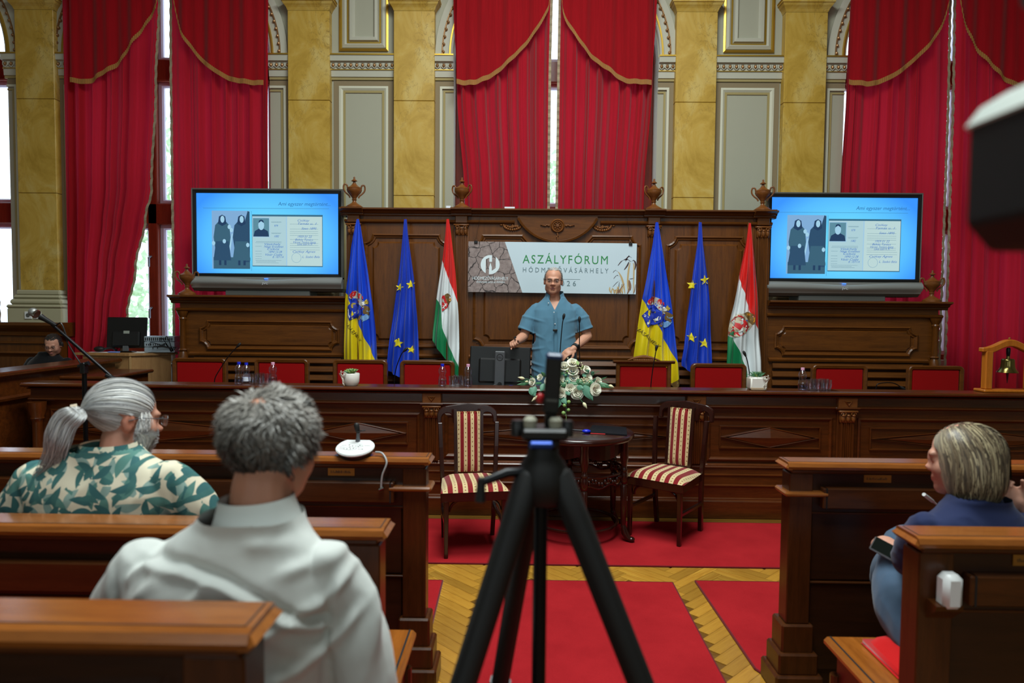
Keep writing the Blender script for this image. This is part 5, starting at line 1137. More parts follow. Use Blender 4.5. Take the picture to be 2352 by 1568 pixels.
def round_table():
    cx, cy, zt = .068, 4.93, .765; t = thing('round_table', 'round dark mahogany table with carved ring and claw feet', 'table', (cx, cy, .009)); mh = M['mahogany']
    MB().lathe([(.39, -.045), (.405, -.04), (.412, -.03), (.412, -.014), (.405, -.004), (.395, 0), (.001, .001)], 48, (cx, cy, zt)).build('table_top', M['mahogany'], t, smooth=40)
    ap = MB(); r0 = .345
    for i in range(48):
        a0, a1 = 2*math.pi*i/48, 2*math.pi*(i+1)/48; zb = lambda a: zt-.045-.075-.035*abs(math.cos(3*a))
        ap.add([(cx+r0*math.cos(a0), cy+r0*math.sin(a0), zt-.04), (cx+r0*math.cos(a1), cy+r0*math.sin(a1), zt-.04), (cx+r0*math.cos(a1), cy+r0*math.sin(a1), zb(a1)), (cx+r0*math.cos(a0), cy+r0*math.sin(a0), zb(a0)), (cx+(r0-.02)*math.cos(a0), cy+(r0-.02)*math.sin(a0), zt-.04), (cx+(r0-.02)*math.cos(a1), cy+(r0-.02)*math.sin(a1), zt-.04), (cx+(r0-.02)*math.cos(a1), cy+(r0-.02)*math.sin(a1), zb(a1)), (cx+(r0-.02)*math.cos(a0), cy+(r0-.02)*math.sin(a0), zb(a0))], [(0, 1, 2, 3), (5, 4, 7, 6), (3, 2, 6, 7)])
    ap.build('apron', mh, t)
    ring = MB(); rr = .345
    for i in range(90):
        a = 2*math.pi*i/90; s = math.sin(a*18); ring.sphere((cx+rr*math.cos(a), cy+rr*math.sin(a), .462+.016*s), (.014, .014, .014+.006*abs(math.cos(a*9))), 6, 5)
    ring.tube([(cx+rr*math.cos(a), cy+rr*math.sin(a), .495) for a in np.linspace(0, 2*math.pi, 60)], .010, 6); ring.tube([(cx+rr*math.cos(a), cy+rr*math.sin(a), .43+.012*math.sin(12*a)) for a in np.linspace(0, 2*math.pi, 90)], .008, 6)
    ring.build('carved_ring', mh, t, smooth=60); MB().tube([(cx+.30*math.cos(a), cy+.30*math.sin(a), .105) for a in np.linspace(0, 2*math.pi, 48)], .012, 6).build('foot_ring', mh, t, smooth=60)
    for i in range(6):
        a = math.radians(-86+60*i); lx, ly = cx+.36*math.cos(a), cy+.36*math.sin(a); d = Vector((math.cos(a), math.sin(a), 0))
        MB().lathe([(.012, .10), (.020, .11), (.016, .125), (.020, .14), (.022, .25), (.024, .40), (.017, .415), (.024, .425), (.028, .44), (.028, .49), (.022, .505), (.026, .515), (.018, .53), (.022, .56), (.030, .60), (.026, .68), (.03, .725)], 14, (lx, ly, 0)).build('leg', mh, t, smooth=45)
        f = MB(); f.tube([Vector((lx, ly, .12)), Vector((lx, ly, .07))+d*.012, Vector((lx, ly, .034))+d*.035, Vector((lx, ly, .024))+d*.06], [.018, .026, .024, .018], 10); f.sphere((lx+d.x*.06, ly+d.y*.06, .028), (.026, .026, .019), 10, 8); f.build('claw_foot', mh, t, smooth=60)
    zt += .001
    fo = MB(); fo.prism([(.13, 4.80), (.40, 4.72), (.44, 5.02), (.20, 5.10)], zt, zt+.008, 'z'); one('folder', 'black folder lying on the round mahogany table', 'folder', fo, fabric('black_folder', srgb(26, 28, 34), .45, .3, 20, .3, 0), (.29, 4.9, zt))
    one('pen', 'silver and black pen lying beside the black folder', 'pen', MB().tube([(.03, 4.90, zt+.006), (.14, 4.86, zt+.006)], .005, 8), M['grey_metal'], (.08, 4.88, zt)); one('pen', 'red pen lying in front of the black folder', 'pen', MB().tube([(.15, 4.755, zt+.006), (.25, 4.735, zt+.006)], .004, 8), M['red_plastic'], (.2, 4.74, zt))
    k = MB(); k.sphere((.125, 4.80, zt+.014), (.032, .022, .014), 12, 8); one('computer_mouse', 'small blue object lying beside the black folder', 'mouse', k, M['blue_plastic'], (.125, 4.80, zt), smooth=60)
    b = thing('water_bottle', 'blue-capped water bottle standing on the round mahogany table', 'bottle', (-.13, 5.14, zt)); MB().lathe([(.03, 0), (.032, .006), (.032, .06), (.025, .08), (.031, .10), (.03, .125), (.014, .155), (.0125, .165)], 18, (-.13, 5.14, zt)).build('body', M['pet'], b, smooth=60); MB().lathe([(.0145, .155), (.015, .175), (.001, .176)], 14, (-.13, 5.14, zt)).build('cap', M['blue_plastic'], b, smooth=40)
round_table()

# ------------------------------------------------------------------ flowers on the desk edge
def flowers():
    rnd = random.Random(8); c = at(1310, 885, 5.42); t = thing('flower_arrangement', 'white rose arrangement with green leaves cascading over the desk edge', 'flowers', (c.x, 5.46, DZ))
    MB().box(c.x-.16, c.x+.16, 5.39, 5.54, DZ, DZ+.05, bv=.015).build('flower_foam', M['leaf'], t)
    def W(zx, zy, Y): return at(1180+zx/8.71, 800+zy/8.71, Y)
    def depth(zy, k=0): return (5.43-k if zy < 640 else 5.40-k if zy < 760 else 5.315-k)
    # one rose, its petals shared by all
    def petal(mb, r, h, w, a, tilt, z0):
        Rm = Matrix.Rotation(a, 4, 'Z')
        def f(u, v):
            s = (u-.5)*2*w*(1-.35*v*v); rad = r+h*v*math.sin(tilt)+.10*h*v*v*(2-abs(u-.5)*2); ang = s/max(r, .12); wob = .05*math.sin(u*9+a*3)*v
            return (rad*math.cos(ang), rad*math.sin(ang), z0+h*v*math.cos(tilt)*(1-.22*v*(u*2-1)**2)+wob*h)
        mb.grid(f, 6, 5, Rm)
    def rose_mesh(seed, name, open_):
        r_ = random.Random(seed); m = MB()
        for ring, (n, r, h, tl, z0, w) in enumerate(((3, .16, .60, .05, .18, .30), (4, .28, .66, .22, .14, .42), (5, .42, .70, .50, .06, .50), (6, .50, .72, .86*open_, -.02, .52))):
            for i in range(n): petal(m, r, h, w, 2*math.pi*i/n+ring*.5+r_.uniform(-.15, .15), tl+r_.uniform(-.06, .06), z0)
        m.sphere((0, 0, .28), (.17, .17, .34), 10, 8); return m
    R1 = rose_mesh(1, 'rose', 1.0).build('rose', M['petal'], t, world=False, smooth=180); R2 = rose_mesh(2, 'rose', 1.35).build('rose', M['petal'], t, world=False, smooth=180)
    first = [True, True]
    inv = chain_matrix(t).inverted()
    def put(zx, zy, r, kind, k=.0, tilt=None):
        Y = depth(zy, k); p = W(zx, zy, Y); s = r/8.71*Y/1568*1.05
        az = math.atan2(-.9, (zx-1150)/900); out = Vector(((zx-1150)/900, -1.0, (760-zy)/650+.25)).normalized()
        q = Vector((0, 0, 1)).rotation_difference(out).to_matrix().to_4x4() @ Matrix.Rotation(rnd.uniform(0, 6), 4, 'Z')
        Mx = inv @ Matrix.Translation(p-out*s*.6) @ q @ Matrix.Scale(s, 4)
        src = (R1, R2)[kind]
        if first[kind]: first[kind] = False; src.matrix_basis = Mx
        else: share(src, 'rose', t, Mx)
    for zx, zy, r, kd in ((1180, 260, 85, 1), (1010, 330, 85, 1), (1000, 440, 55, 0), (1180, 420, 90, 1), (1205, 565, 85, 0), (930, 600, 75, 0), (1465, 400, 65, 1), (1500, 575, 70, 1), (1700, 650, 75, 0), (1130, 800, 85, 0), (1280, 880, 112, 1), (1660, 815, 105, 1), (940, 905, 95, 1), (515, 570, 60, 0), (350, 660, 65, 1), (700, 640, 85, 1), (780, 480, 80, 1), (740, 800, 90, 0), (390, 720, 55, 0)): put(zx, zy, r, kd)
    # leaves
    def leaf(p, d, nrm, ln, wd, m, curl=.15, name='leaf'):
        d = Vector(d).normalized(); nrm = Vector(nrm); sd = d.cross(nrm).normalized(); nr = sd.cross(d)
        def f(u, v):
            w = wd*math.sin(math.pi*min(1, .06+.94*v)**.8)*(u-.5)*2; return tuple(p+d*ln*v+sd*w+nr*(-abs(u-.5)*wd*.5-curl*ln*v*v))
        return MB().grid(f, 5, 8).build(name, m, t, smooth=180)
    def pxleaf(z0, z1, wd, m, Y0=None, dz=0.0, curl=.1):
        Y = Y0 or depth((z0[1]+z1[1])/2); a = W(*z0, Y+.01); b = W(*z1, Y-.03-dz); leaf(a, b-a, (0, -1, .25), (b-a).length, wd/8.71*Y/1568, m, curl)
    g, gg, gl = M['leaf'], M['leaf_grey'], M['leaf_light']
    for a, b, w, m in (((1400, 740), (1590, 1040), 95, gg), ((1260, 760), (1390, 800), 60, gg), ((330, 780), (430, 960), 75, gg), ((440, 760), (360, 930), 60, gg), ((900, 980), (880, 1200), 70, gg), ((960, 960), (1050, 1110), 60, gg), ((1060, 830), (1110, 930), 50, gg), ((1000, 560), (1110, 620), 45, gg), ((1060, 600), (1120, 700), 45, gg), ((1420, 500), (1500, 440), 50, gg), ((1380, 500), (1440, 560), 40, gg), ((1540, 520), (1600, 470), 40, gg), ((900, 480), (1010, 500), 45, g), ((1010, 380), (1080, 460), 40, gl), ((1080, 460), (1030, 540), 40, g), ((1280, 600), (1350, 700), 60, g), ((1700, 690), (1990, 790), 45, g), ((1680, 680), (1850, 780), 50, g), ((1740, 620), (1860, 570), 14, g), ((300, 690), (70, 720), 34, g), ((300, 640), (60, 660), 14, g), ((430, 640), (330, 540), 22, g), ((470, 600), (430, 540), 18, g), ((560, 690), (420, 700), 26, g), ((1120, 520), (1200, 500), 40, g), ((1330, 430), (1400, 350), 30, gl), ((1500, 640), (1640, 720), 40, g), ((1560, 700), (1640, 600), 30, gg), ((820, 700), (900, 820), 60, g), ((620, 700), (540, 850), 60, gg), ((640, 560), (560, 480), 40, g), ((850, 420), (800, 320), 40, g), ((1250, 240), (1300, 330), 30, gl)): pxleaf(a, b, w, m)
    # small cream blossoms
    bl = MB()
    for cx, cy, n in ((1380, 640, 26), (1330, 370, 22), (970, 720, 16), (1010, 660, 10), (1180, 290, 10)):
        for i in range(n):
            p = W(cx+rnd.gauss(0, 55), cy+rnd.gauss(0, 50), depth(cy)-.01+rnd.uniform(-.02, .02)); bl.sphere(p, rnd.uniform(.003, .007), 6, 4)
    bl.build('small_blossoms', M['petal_cream'], t, smooth=60)['kind'] = 'stuff'
    def stem(pts, r=.0025, m=g, nm='stem'): return MB().tube(catmull([tuple(W(x, y, Y)) for x, y, Y in pts], 5), r, 6).build(nm, m, t)
    def bud(z0, z1, r, Y): a, b = W(*z0, Y), W(*z1, Y-.01); MB().tube([a, lerp(a, b, .25), lerp(a, b, .5), lerp(a, b, .8), b], [r*.35, r, r, r*.45, .0006], 9).build('bud', M['petal_cream'], t, smooth=60)
    stem([(450, 660, 5.40), (300, 620, 5.40), (200, 605, 5.39)]); bud((215, 605), (80, 575), .012, 5.39); stem([(1600, 700, 5.38), (1800, 720, 5.36), (1910, 740, 5.35)]); bud((1900, 735), (2010, 780), .012, 5.35); stem([(1310, 960, 5.31), (1350, 1040, 5.30), (1400, 1090, 5.30)]); bud((1390, 1080), (1465, 1205), .014, 5.30); bud((480, 945), (355, 1060), .012, 5.31); bud((290, 660), (220, 665), .008, 5.39)
    stem([(1050, 900, 5.32), (1055, 1050, 5.31), (1050, 1200, 5.31), (1040, 1330, 5.31), (1060, 1460, 5.31)], .0018)
    for x, y, r in ((1100, 1070, 40), (1015, 1140, 38), (1095, 1230, 36), (995, 1290, 42)): MB().sphere(W(x, y, 5.305), r/8.71*5.3/1568, 12, 8).build('green_berry', gl, t, smooth=60)
    lt = MB()
    for i in range(12): q = W(1045+rnd.uniform(-15, 15), 1320+i*13, 5.305); lt.sphere(q, (.0022, .0022, .004), 6, 4)
    lt.build('tendril_buds', gl, t)
    for pts in (((1560, 560, 5.40), (1640, 480, 5.39), (1715, 455, 5.39)), ((1640, 690, 5.38), (1780, 640, 5.37), (1900, 690, 5.37))): stem(pts, .0018)
flowers()

# ------------------------------------------------------------------ pews
def pew(name, label, s, xa, xo, Y, zt, seat, plinth, plate=None, rail_end=.16, cush=True, z0=0.0):
    """s: -1 left of the aisle, 1 right; xa: aisle end, xo: far end; Y: near face; seat on the far side"""
    t = thing(name, label, 'pew', ((xa+xo)/2, Y+.05, z0))
    def X(d): return xa+s*d          # d metres in from the aisle end
    def bx(d0, d1, y0, y1, a, b, bv=0): x0, x1 = sorted((X(d0), X(d1))); return MB().box(x0, x1, y0, y1, a, b, bv=bv)
    D = abs(xo-xa); y = Y+.03
    # top board with a chamfered end and a dark inlay line
    pr = [(Y-.005, zt-.03), (Y-.01, zt-.018), (Y-.002, zt-.004), (Y+.012, zt), (Y+.105, zt), (Y+.112, zt-.004), (Y+.118, zt-.018), (Y+.112, zt-.032)]
    a, b = sorted((X(.012), X(D))); top = MB().prism(pr, a, b, 'x').build('top_board', M['pew_top'], t)
    e = MB(); q = [(Y-.002, 0), (Y+.112, 0)]; e.add([(X(0), Y-.008, zt-.02), (X(0), Y+.116, zt-.02), (X(.022), Y+.104, zt), (X(.022), Y+.012, zt), (X(.012), Y+.116, zt-.032), (X(.012), Y-.006, zt-.032), (X(.03), Y-.006, zt-.032), (X(.03), Y+.116, zt-.032)], [(0, 1, 2, 3), (0, 5, 4, 1), (0, 3, 6, 5), (1, 4, 7, 2), (2, 7, 6, 3), (5, 6, 7, 4)]); e.build('top_board_end', M['pew_top'], t)
    bx(.024, D, Y+.0135, Y+.0165, zt, zt+.0008).build('inlay_line', M['black_matte'], top); bx(.023, .026, Y+.0135, Y+.10, zt, zt+.0008).build('inlay_line', M['black_matte'], top)
    bx(.03, D, Y+.008, Y+.10, zt-.05, zt-.03, .006).build('top_moulding', M['pew_x'], t)
    # end post
    zb = z0+(.30 if plinth else 0)
    bx(.025, .125, Y+.012, Y+.098, zb, zt-.05, .004).build('end_post', M['pew_z'], t)
    if plinth:
        bx(.0, .185, Y-.012, Y+.118, zt-.145, zt-.125, .007).build('post_cap', M['pew_top'], t)
        for i, (o, za, zc) in enumerate(((.012, .17, .30), (.028, .085, .18), (.045, 0, .09))): bx(.03-o-.012, .13+o, Y+.012-o, Y+.11+o, za, zc, .008).build('plinth_step', M['pew_z'], t)
    else:
        k = MB(); x0, x1 = sorted((X(.05), X(.125))); k.prism([(Y+.02, zt-.245), (Y-.03, zt-.20), (Y-.035, zt-.185), (Y+.02, zt-.18)], x0, x1, 'x'); k.build('post_bracket', M['pew_x'], t)
    # back: upper board, rail box, lower panels
    bx(.12, D, y, y+.04, zt-.22, zt-.045).build('upper_board', M['pew_dark'], t)
    bx(rail_end, D, Y-.008, y, zt-.195, zt-.108, .004).build('rail_box', M['pew_x'], t); bx(rail_end+.012, rail_end+.018, Y-.009, y, zt-.195, zt-.108).build('rail_joint', M['black_matte'], t)
    bx(.12, D, y+.012, y+.04, z0, zt-.215).build('lower_board', M['pew_dark'], t)
    for za, zc in ((zt-.515, zt-.222), (z0+.09, zt-.53)):
        x0, x1 = sorted((X(.13), X(D))); MB().box(x0, x1, y+.002, y+.012, za, zc, bv=.005).build('back_panel', M['pew_dark'], t)
    bx(.12, D, y-.006, y+.012, zt-.226, zt-.218, .002).build('panel_bead', M['pew_x'], t); bx(.12, D, y-.006, y+.012, zt-.528, zt-.52, .002).build('panel_bead', M['pew_x'], t)
    if plate is not None:
        pl_ = bx(plate, plate+.115, y-.004, y, zt-.088, zt-.056).build('name_plate', M['brass'], t)
        x0, x1 = sorted((X(plate), X(plate+.115))); k = MB(); r_ = random.Random(int(plate*100))
        for i in range(16): k.box(x0+.012+i*.0055, x0+.012+i*.0055+r_.uniform(.0015, .004), y-.0045, y-.0038, zt-.077, zt-.077+r_.choice((.006, .009, .011)))
        k.build('plate_engraving', plain('engraving_%s_%d' % (name, int(Y*100)), srgb(70, 46, 20), .5), pl_)
    if seat:
        zs = z0+.45
        bx(0, D, Y+.13, Y+.55, zs-.035, zs, .012).build('seat_board', M['seat_wood'], t); bx(.03, .07, Y+.10, Y+.50, z0, zs-.035, .006).build('seat_end', M['pew_z'], t)
        MB().tube([(X(.03), Y+.50, z0+.1), (X(.03), Y+.50, z0+.33)], .02, 10).build('seat_knob_post', M['pew_z'], t)
        bx(.02, .027, Y+.14, Y+.54, zs, zs+.0008).build('inlay_line', M['black_matte'], t)
        if cush:
            k = MB(); x0, x1 = sorted((X(.11), X(D-.05)))
            def cf(u, v): e = (1-(2*u-1)**20)*(1-(2*v-1)**8); return (lerp(x0, x1, u), lerp(Y+.13, Y+.49, v), zs+.004+.055*e**.5)
            k.grid(cf, 60, 14); k.box(x0+.004, x1-.004, Y+.135, Y+.485, zs, zs+.02); k.build('seat_cushion', M['cushion'], t, smooth=180)
    return t
pew('pew', 'front pew desk with the white round microphone unit on its top', -1, -.717, -3.6, 2.87, 1.0, False, True, plate=.335)
pew('pew', 'pew whose back the ponytailed man leans against', -1, -.717, -3.4, 1.92, 1.0, True, False)
pew('pew', 'pew whose back the man in the white shirt leans against', -1, -.745, -3.2, 1.03, 1.13, True, False, z0=.10)
pew('pew', 'front pew desk before the seated woman', 1, .778, 3.6, 2.87, 1.0, False, True, plate=.345)
pew('pew', 'pew with a white plastic box, which the woman leans against', 1, .775, 3.4, 1.92, 1.0, True, False, plate=.30)
struct('platform', MB().box(-3.5, -.80, -1.5, 1.75, .0, .10), M['desk_x'])['label'] = 'low step under the rear pew'
for X0 in (-2.2,): pass
# white round delegate unit on the front pew
def delegate_unit():
    cx, cy, z = -1.052, 2.915, 1.0; t = thing('microphone_unit', 'white round conference microphone unit with cable lying on the front pew', 'microphone', (cx, cy, z)); T = Matrix.Translation((cx, cy, z+.012)) @ Matrix.Rotation(math.radians(16), 4, 'X')
    MB().lathe([(.06, -.012), (.072, -.004), (.078, .010), (.076, .018)], 32, (0, 0, 0), T).build('base', M['black'], t, smooth=40)
    pts = [(.082*math.cos(a), .082*math.sin(a)) for a in np.linspace(math.radians(128), math.radians(412), 40)]
    face = MB().prism(pts, .016, .026, 'z', T).build('face_plate', M['white_plastic'], t, bevel=.003, bseg=2)
    k = MB()
    for x, y in ((-.028, .012), (-.012, .004), (-.022, -.006), (-.030, -.024), (-.016, -.022), (-.004, -.018), (.018, .010), (.014, -.002), (.036, -.024)): k.lathe([(.0028, .026), (.0028, .0266)], 10, (x, y, 0), T)
    for x, y, w in ((-.062, .008, .022), (-.066, -.008, .022), (-.062, -.024, .022), (.038, .008, .026), (.016, -.024, .016)): k.box(x, x+w, y, y+.0012, .026, .0264, T)
    for x, y, r in ((-.018, -.020, .022), (.016, .004, .014)): k.loop([(x+r*math.cos(a)*1.3, y+r*math.sin(a)*.6) for a in np.linspace(0, 6.283, 20, endpoint=False)], [(0, 0), (0, .0003), (-.0008, .0003)], T @ Matrix.Translation((0, 0, .0262)) @ Matrix.Rotation(math.radians(-90), 4, 'X'))
    k.build('printed_icons', M['black_matte'], face)
    MB().tube([T @ Vector((0, .05, .026)), T @ Vector((.001, .052, .04)), T @ Vector((.002, .058, .062))], [.011, .008, .008], 10).build('stub', M['grey_metal'], t, smooth=50)
    p = T @ Vector((.002, .058, .062)); k = MB(); k.tube([p, p+Vector((-.004, 0, .018)), p+Vector((-.008, 0, .036)), p+Vector((-.009, 0, .044))], [.008, .011, .012, .006], 10); k.build('foam_head', M['black_matte'], t, smooth=60)
    MB().tube([p+Vector((-.002, -.008, .006)), p+Vector((.02, -.014, .012)), p+Vector((.034, -.012, .014))], .003, 6).build('clip', M['black'], t)
    P = [at(863, 1038, 2.90), at(878, 1041, 2.88), at(888, 1062, 2.855), at(878, 1092, 2.85), at(875, 1122, 2.852)]
    MB().tube(catmull([tuple(q) for q in P], 6), .0042, 8).build('cable', M['grey_cable'], t, smooth=60); e = P[-1]; MB().tube([e+Vector((-.008, 0, -.004)), e+Vector((.012, 0, .004))], .007, 8).build('plug', M['chrome'], t)
delegate_unit()
def small_goosemic():
    P = [at(2260, 1235, 2.80), at(2200, 1195, 2.70), at(2165, 1169, 2.6), at(2150, 1157, 2.57), at(2122, 1135, 2.52)]; b = at(2290, 1260, 2.86)
    t = thing('gooseneck_microphone', 'thin pale-tipped microphone in front of the seated woman\'s shoulder', 'microphone', (b.x, 2.86, .80))
    MB().box(b.x-.03, b.x+.03, 2.83, 2.862, .81, .85, bv=.006).build('mount', M['black'], t); MB().tube(catmull([(b.x, 2.835, .83)]+[tuple(q) for q in P[:4]], 5), .003, 6).build('neck', M['chrome'], t); MB().tube([P[3], lerp(P[3], P[4], .25), lerp(P[3], P[4], .3), P[4]], [.003, .004, .0065, .0065], 10).build('head', M['white_plastic'], t, smooth=40)
small_goosemic()
k = MB(); k.box(.842, .898, 1.876, 1.93, .805, .905, bv=.014); one('junction_box', 'rounded white plastic box fixed to the rail of the pew behind the woman', 'box', k, M['white_plastic'], (.87, 1.90, .805), smooth=40)

# ------------------------------------------------------------------ microphone stand
def mic_stand():
    Y = 4.0; j = at(195, 838, Y); m = at(112, 738, Y); e = at(262, 870, Y); h = at(78, 718, Y); t = thing('microphone_stand', 'black boom microphone stand with a vocal microphone in front of the side desk', 'microphone', (j.x, Y, 0))
    MB().tube([(j.x, Y, .12), (j.x, Y, j.z)], [.012, .010], 10).build('pole', M['black_metal'], t, smooth=50); MB().tube([tuple(m), tuple(e)], .0095, 10).build('boom', M['black_metal'], t, smooth=50)
    k = MB(); k.tube([j+Vector((-.03, -.01, -.01)), j+Vector((.03, -.01, .012))], .014, 10); k.box(j.x-.014, j.x+.014, Y-.03, Y+.014, j.z-.05, j.z+.015, bv=.004); k.build('clutch', M['black'], t); MB().tube([e-Vector((.045, 0, -.023)), e+Vector((.01, 0, -.005))], .015, 10).build('counterweight', M['black'], t)
    for i in range(3):
        a = i*2.094+.4; MB().tube([(j.x, Y, .14), (j.x+.30*math.cos(a), Y+.30*math.sin(a), .012)], .009, 8).build('leg', M['black_metal'], t)
    d = (h-m).normalized(); k = MB(); k.tube([m+d*-.05, m+d*.03, m+d*.055], [.011, .015, .019], 12); k.build('microphone_body', M['black'], t, smooth=50)
    MB().sphere(h+d*.006, .026, 16, 10).build('microphone_grille', plain('steel_mesh', srgb(150, 150, 148), .45, .6), t, smooth=60); MB().tube([h+d*-.022, h+d*-.010], .0265, 14).build('grille_band', M['chrome'], t)
    MB().tube(catmull([tuple(m-d*.05), tuple(at(140, 742, Y)), tuple(at(150, 765, Y)), tuple(at(155, 786, Y)), tuple(at(170, 812, Y)), tuple(at(188, 845, Y)), tuple(at(190, 900, Y)), (j.x-.012, Y, .5), (j.x-.02, Y, .05)], 5), .004, 6).build('cable', M['black'], t)
mic_stand()

# ------------------------------------------------------------------ camera tripod in the aisle
def tripod():
    ax, ay, az = -.296, 1.30, 1.306; t = thing('camera_tripod', 'black video tripod with pan handle standing in the aisle', 'tripod', (ax, ay, .009)); bk, mt = M['black_metal'], M['black_matte']
    for fx, fy, r, nm in ((-.44, -.28, .026, 'leg'), (.56, -.2, .026, 'leg'), (-.19, .45, .022, 'leg')):
        n = Vector((fx, fy, 0)).normalized(); a = Vector((ax, ay, az+.01))+n*.032; f = Vector((ax+fx, ay+fy, .02)); mid = lerp(a, f, .42)
        k = MB(); k.tube([a+Vector((0, 0, .015)), a, lerp(a, f, .06), mid], [.014, .026, r, r*.92], 10); lg = k.build(nm, M['black_matte'], t, smooth=50)
        MB().tube([lerp(a, f, .40), lerp(a, f, .47)], [r*1.12, r*1.08], 10).build('leg_clamp', bk, lg, smooth=50); MB().tube([lerp(a, f, .44), f], [r*.72, r*.62], 10).build('leg_extension', bk, lg, smooth=50); MB().sphere(f, .02, 8, 6).build('rubber_foot', mt, lg)
        MB().tube([lerp(a, f, .42)+Vector((0, 0, .0)), Vector((ax, ay, .72))], .006, 6).build('brace', bk, t)
    k = MB(); 
    for z, r in ((az-.03, .045), (az+.03, .05), (az+.055, .036)): pass
    MB().lathe([(.036, az-.045), (.047, az-.03), (.05, az), (.044, az+.03), (.03, az+.05), (.028, az+.10)], 18, (ax, ay, 0)).build('shoulder', M['black_matte'], t, smooth=45)
    MB().tube([(ax-.004, ay, .55), (ax-.004, ay, az)], .014, 12).build('centre_column', bk, t, smooth=50)
    hp = Vector((ax, ay, 1.405)); MB().box(ax-.03, ax+.03, ay-.03, ay+.03, az+.06, 1.392, bv=.008).build('head_body', M['black_matte'], t)
    hd = MB(); hd.box(ax-.042, ax+.045, ay-.035, ay+.035, 1.386, 1.408, bv=.005); hd.build('head_plate', M['black'], t)
    MB().box(ax-.028, ax+.018, ay-.04, ay-.028, 1.372, 1.386, bv=.004).build('blue_level_plate', plain('blue_anodised', srgb(40, 70, 150), .3, .5), t)
    for x, r in ((-.05, .013), (.046, .011)): MB().lathe([(r, 0), (r, .026), (r*.8, .03)], 14, (ax+x, ay, 1.39)).build('lock_knob', M['black'], t, smooth=40)
    for x in (-.026, .022): MB().lathe([(.012, 0), (.013, .014), (.008, .02)], 12, (ax+x, ay-.01, 1.408)).build('quick_release_knob', plain('pale_rubber_%d' % int(x*1000), srgb(170, 168, 150), .5), t, smooth=40)
    p = [(ax-.035, ay-.02, az+.02), (ax-.07, ay-.03, az+.018), (ax-.115, ay-.045, az+.004)]
    MB().tube(p, [.009, .010, .008], 8).build('pan_handle', bk, t, smooth=50); MB().tube([(ax-.116, ay-.045, az+.012), (ax-.118, ay-.045, az-.032)], [.0075, .010], 10).build('pan_handle_grip', M['black_matte'], t, smooth=50)
    # pocket camera on top
    g = thing('pocket_camera', 'black handheld gimbal camera clamped upright on the tripod', 'camera', (ax+.012, ay, 1.408))
    L = Matrix.Translation((ax+.012, ay, 1.408)) @ Matrix.Rotation(math.radians(3), 4, 'Y')
    MB().box(-.011, .011, -.011, .011, 0, .03, L, bv=.003).build('clamp', M['black_metal'], g); MB().box(-.0155, .0155, -.013, .013, .026, .14, L, bv=.004).build('handle', M['black'], g); MB().box(-.0162, .0162, -.0145, .012, .128, .141, L, bv=.004).build('top_cap', plain('blue_sheen_plastic', srgb(36, 60, 110), .2), g)
    MB().box(-.011, .011, -.0142, -.013, .050, .054, L).build('button', M['silver_dark'], g); MB().sphere(L @ Vector((-.022, .008, .052)), (.008, .008, .010), 10, 8).build('red_knob', M['red_plastic'], g, smooth=60)
tripod()
def camcorder():
    Y = .62; x0 = .055; t = thing('camcorder', 'black camcorder on a tripod standing close beside the aisle', 'camera', (.24, .50, 0)); bk = M['black']
    k = MB(); pts = [(x0, 1.71), (x0+.022, 1.686), (x0+.26, 1.686), (x0+.26, 1.825), (x0+.034, 1.825), (x0+.012, 1.812), (x0, 1.796)]
    k.prism(pts, Y-.20, Y, 'y'); k.build('body', M['black_matte'], t, bevel=.003)
    c = MB(); c.prism([(x0-.002, 1.796), (x0+.011, 1.8135), (x0+.034, 1.8275), (x0+.034, 1.822), (x0+.016, 1.810), (x0+.002, 1.793)], Y-.205, Y+.002, 'y'); c.build('corner_highlight', plain('painted_highlight', srgb(206, 216, 210), .3), t)  # added pale strip: the glint on the bevel put in as colour
    MB().tube([(x0+.042, Y-.01, 1.912), (x0+.10, Y-.02, 1.915), (x0+.26, Y-.03, 1.915)], .017, 12).build('top_microphone', M['black_matte'], t, smooth=50); MB().box(x0+.15, x0+.17, Y-.06, Y-.02, 1.82, 1.91, bv=.004).build('microphone_post', bk, t)
    cx, cy = .24, Y-.12; MB().lathe([(.04, 1.60), (.045, 1.64), (.03, 1.69)], 14, (cx, cy, 0)).build('fluid_head', bk, t, smooth=45); MB().tube([(cx, cy, .7), (cx, cy, 1.61)], .016, 10).build('centre_column', M['black_metal'], t)
    for i in range(3):
        a = math.radians(0+120*i); MB().tube([(cx, cy, 1.5), (cx+.22*math.cos(a), cy+.22*math.sin(a), .02)], [.018, .014], 8).build('leg', M['black_metal'], t)
camcorder()

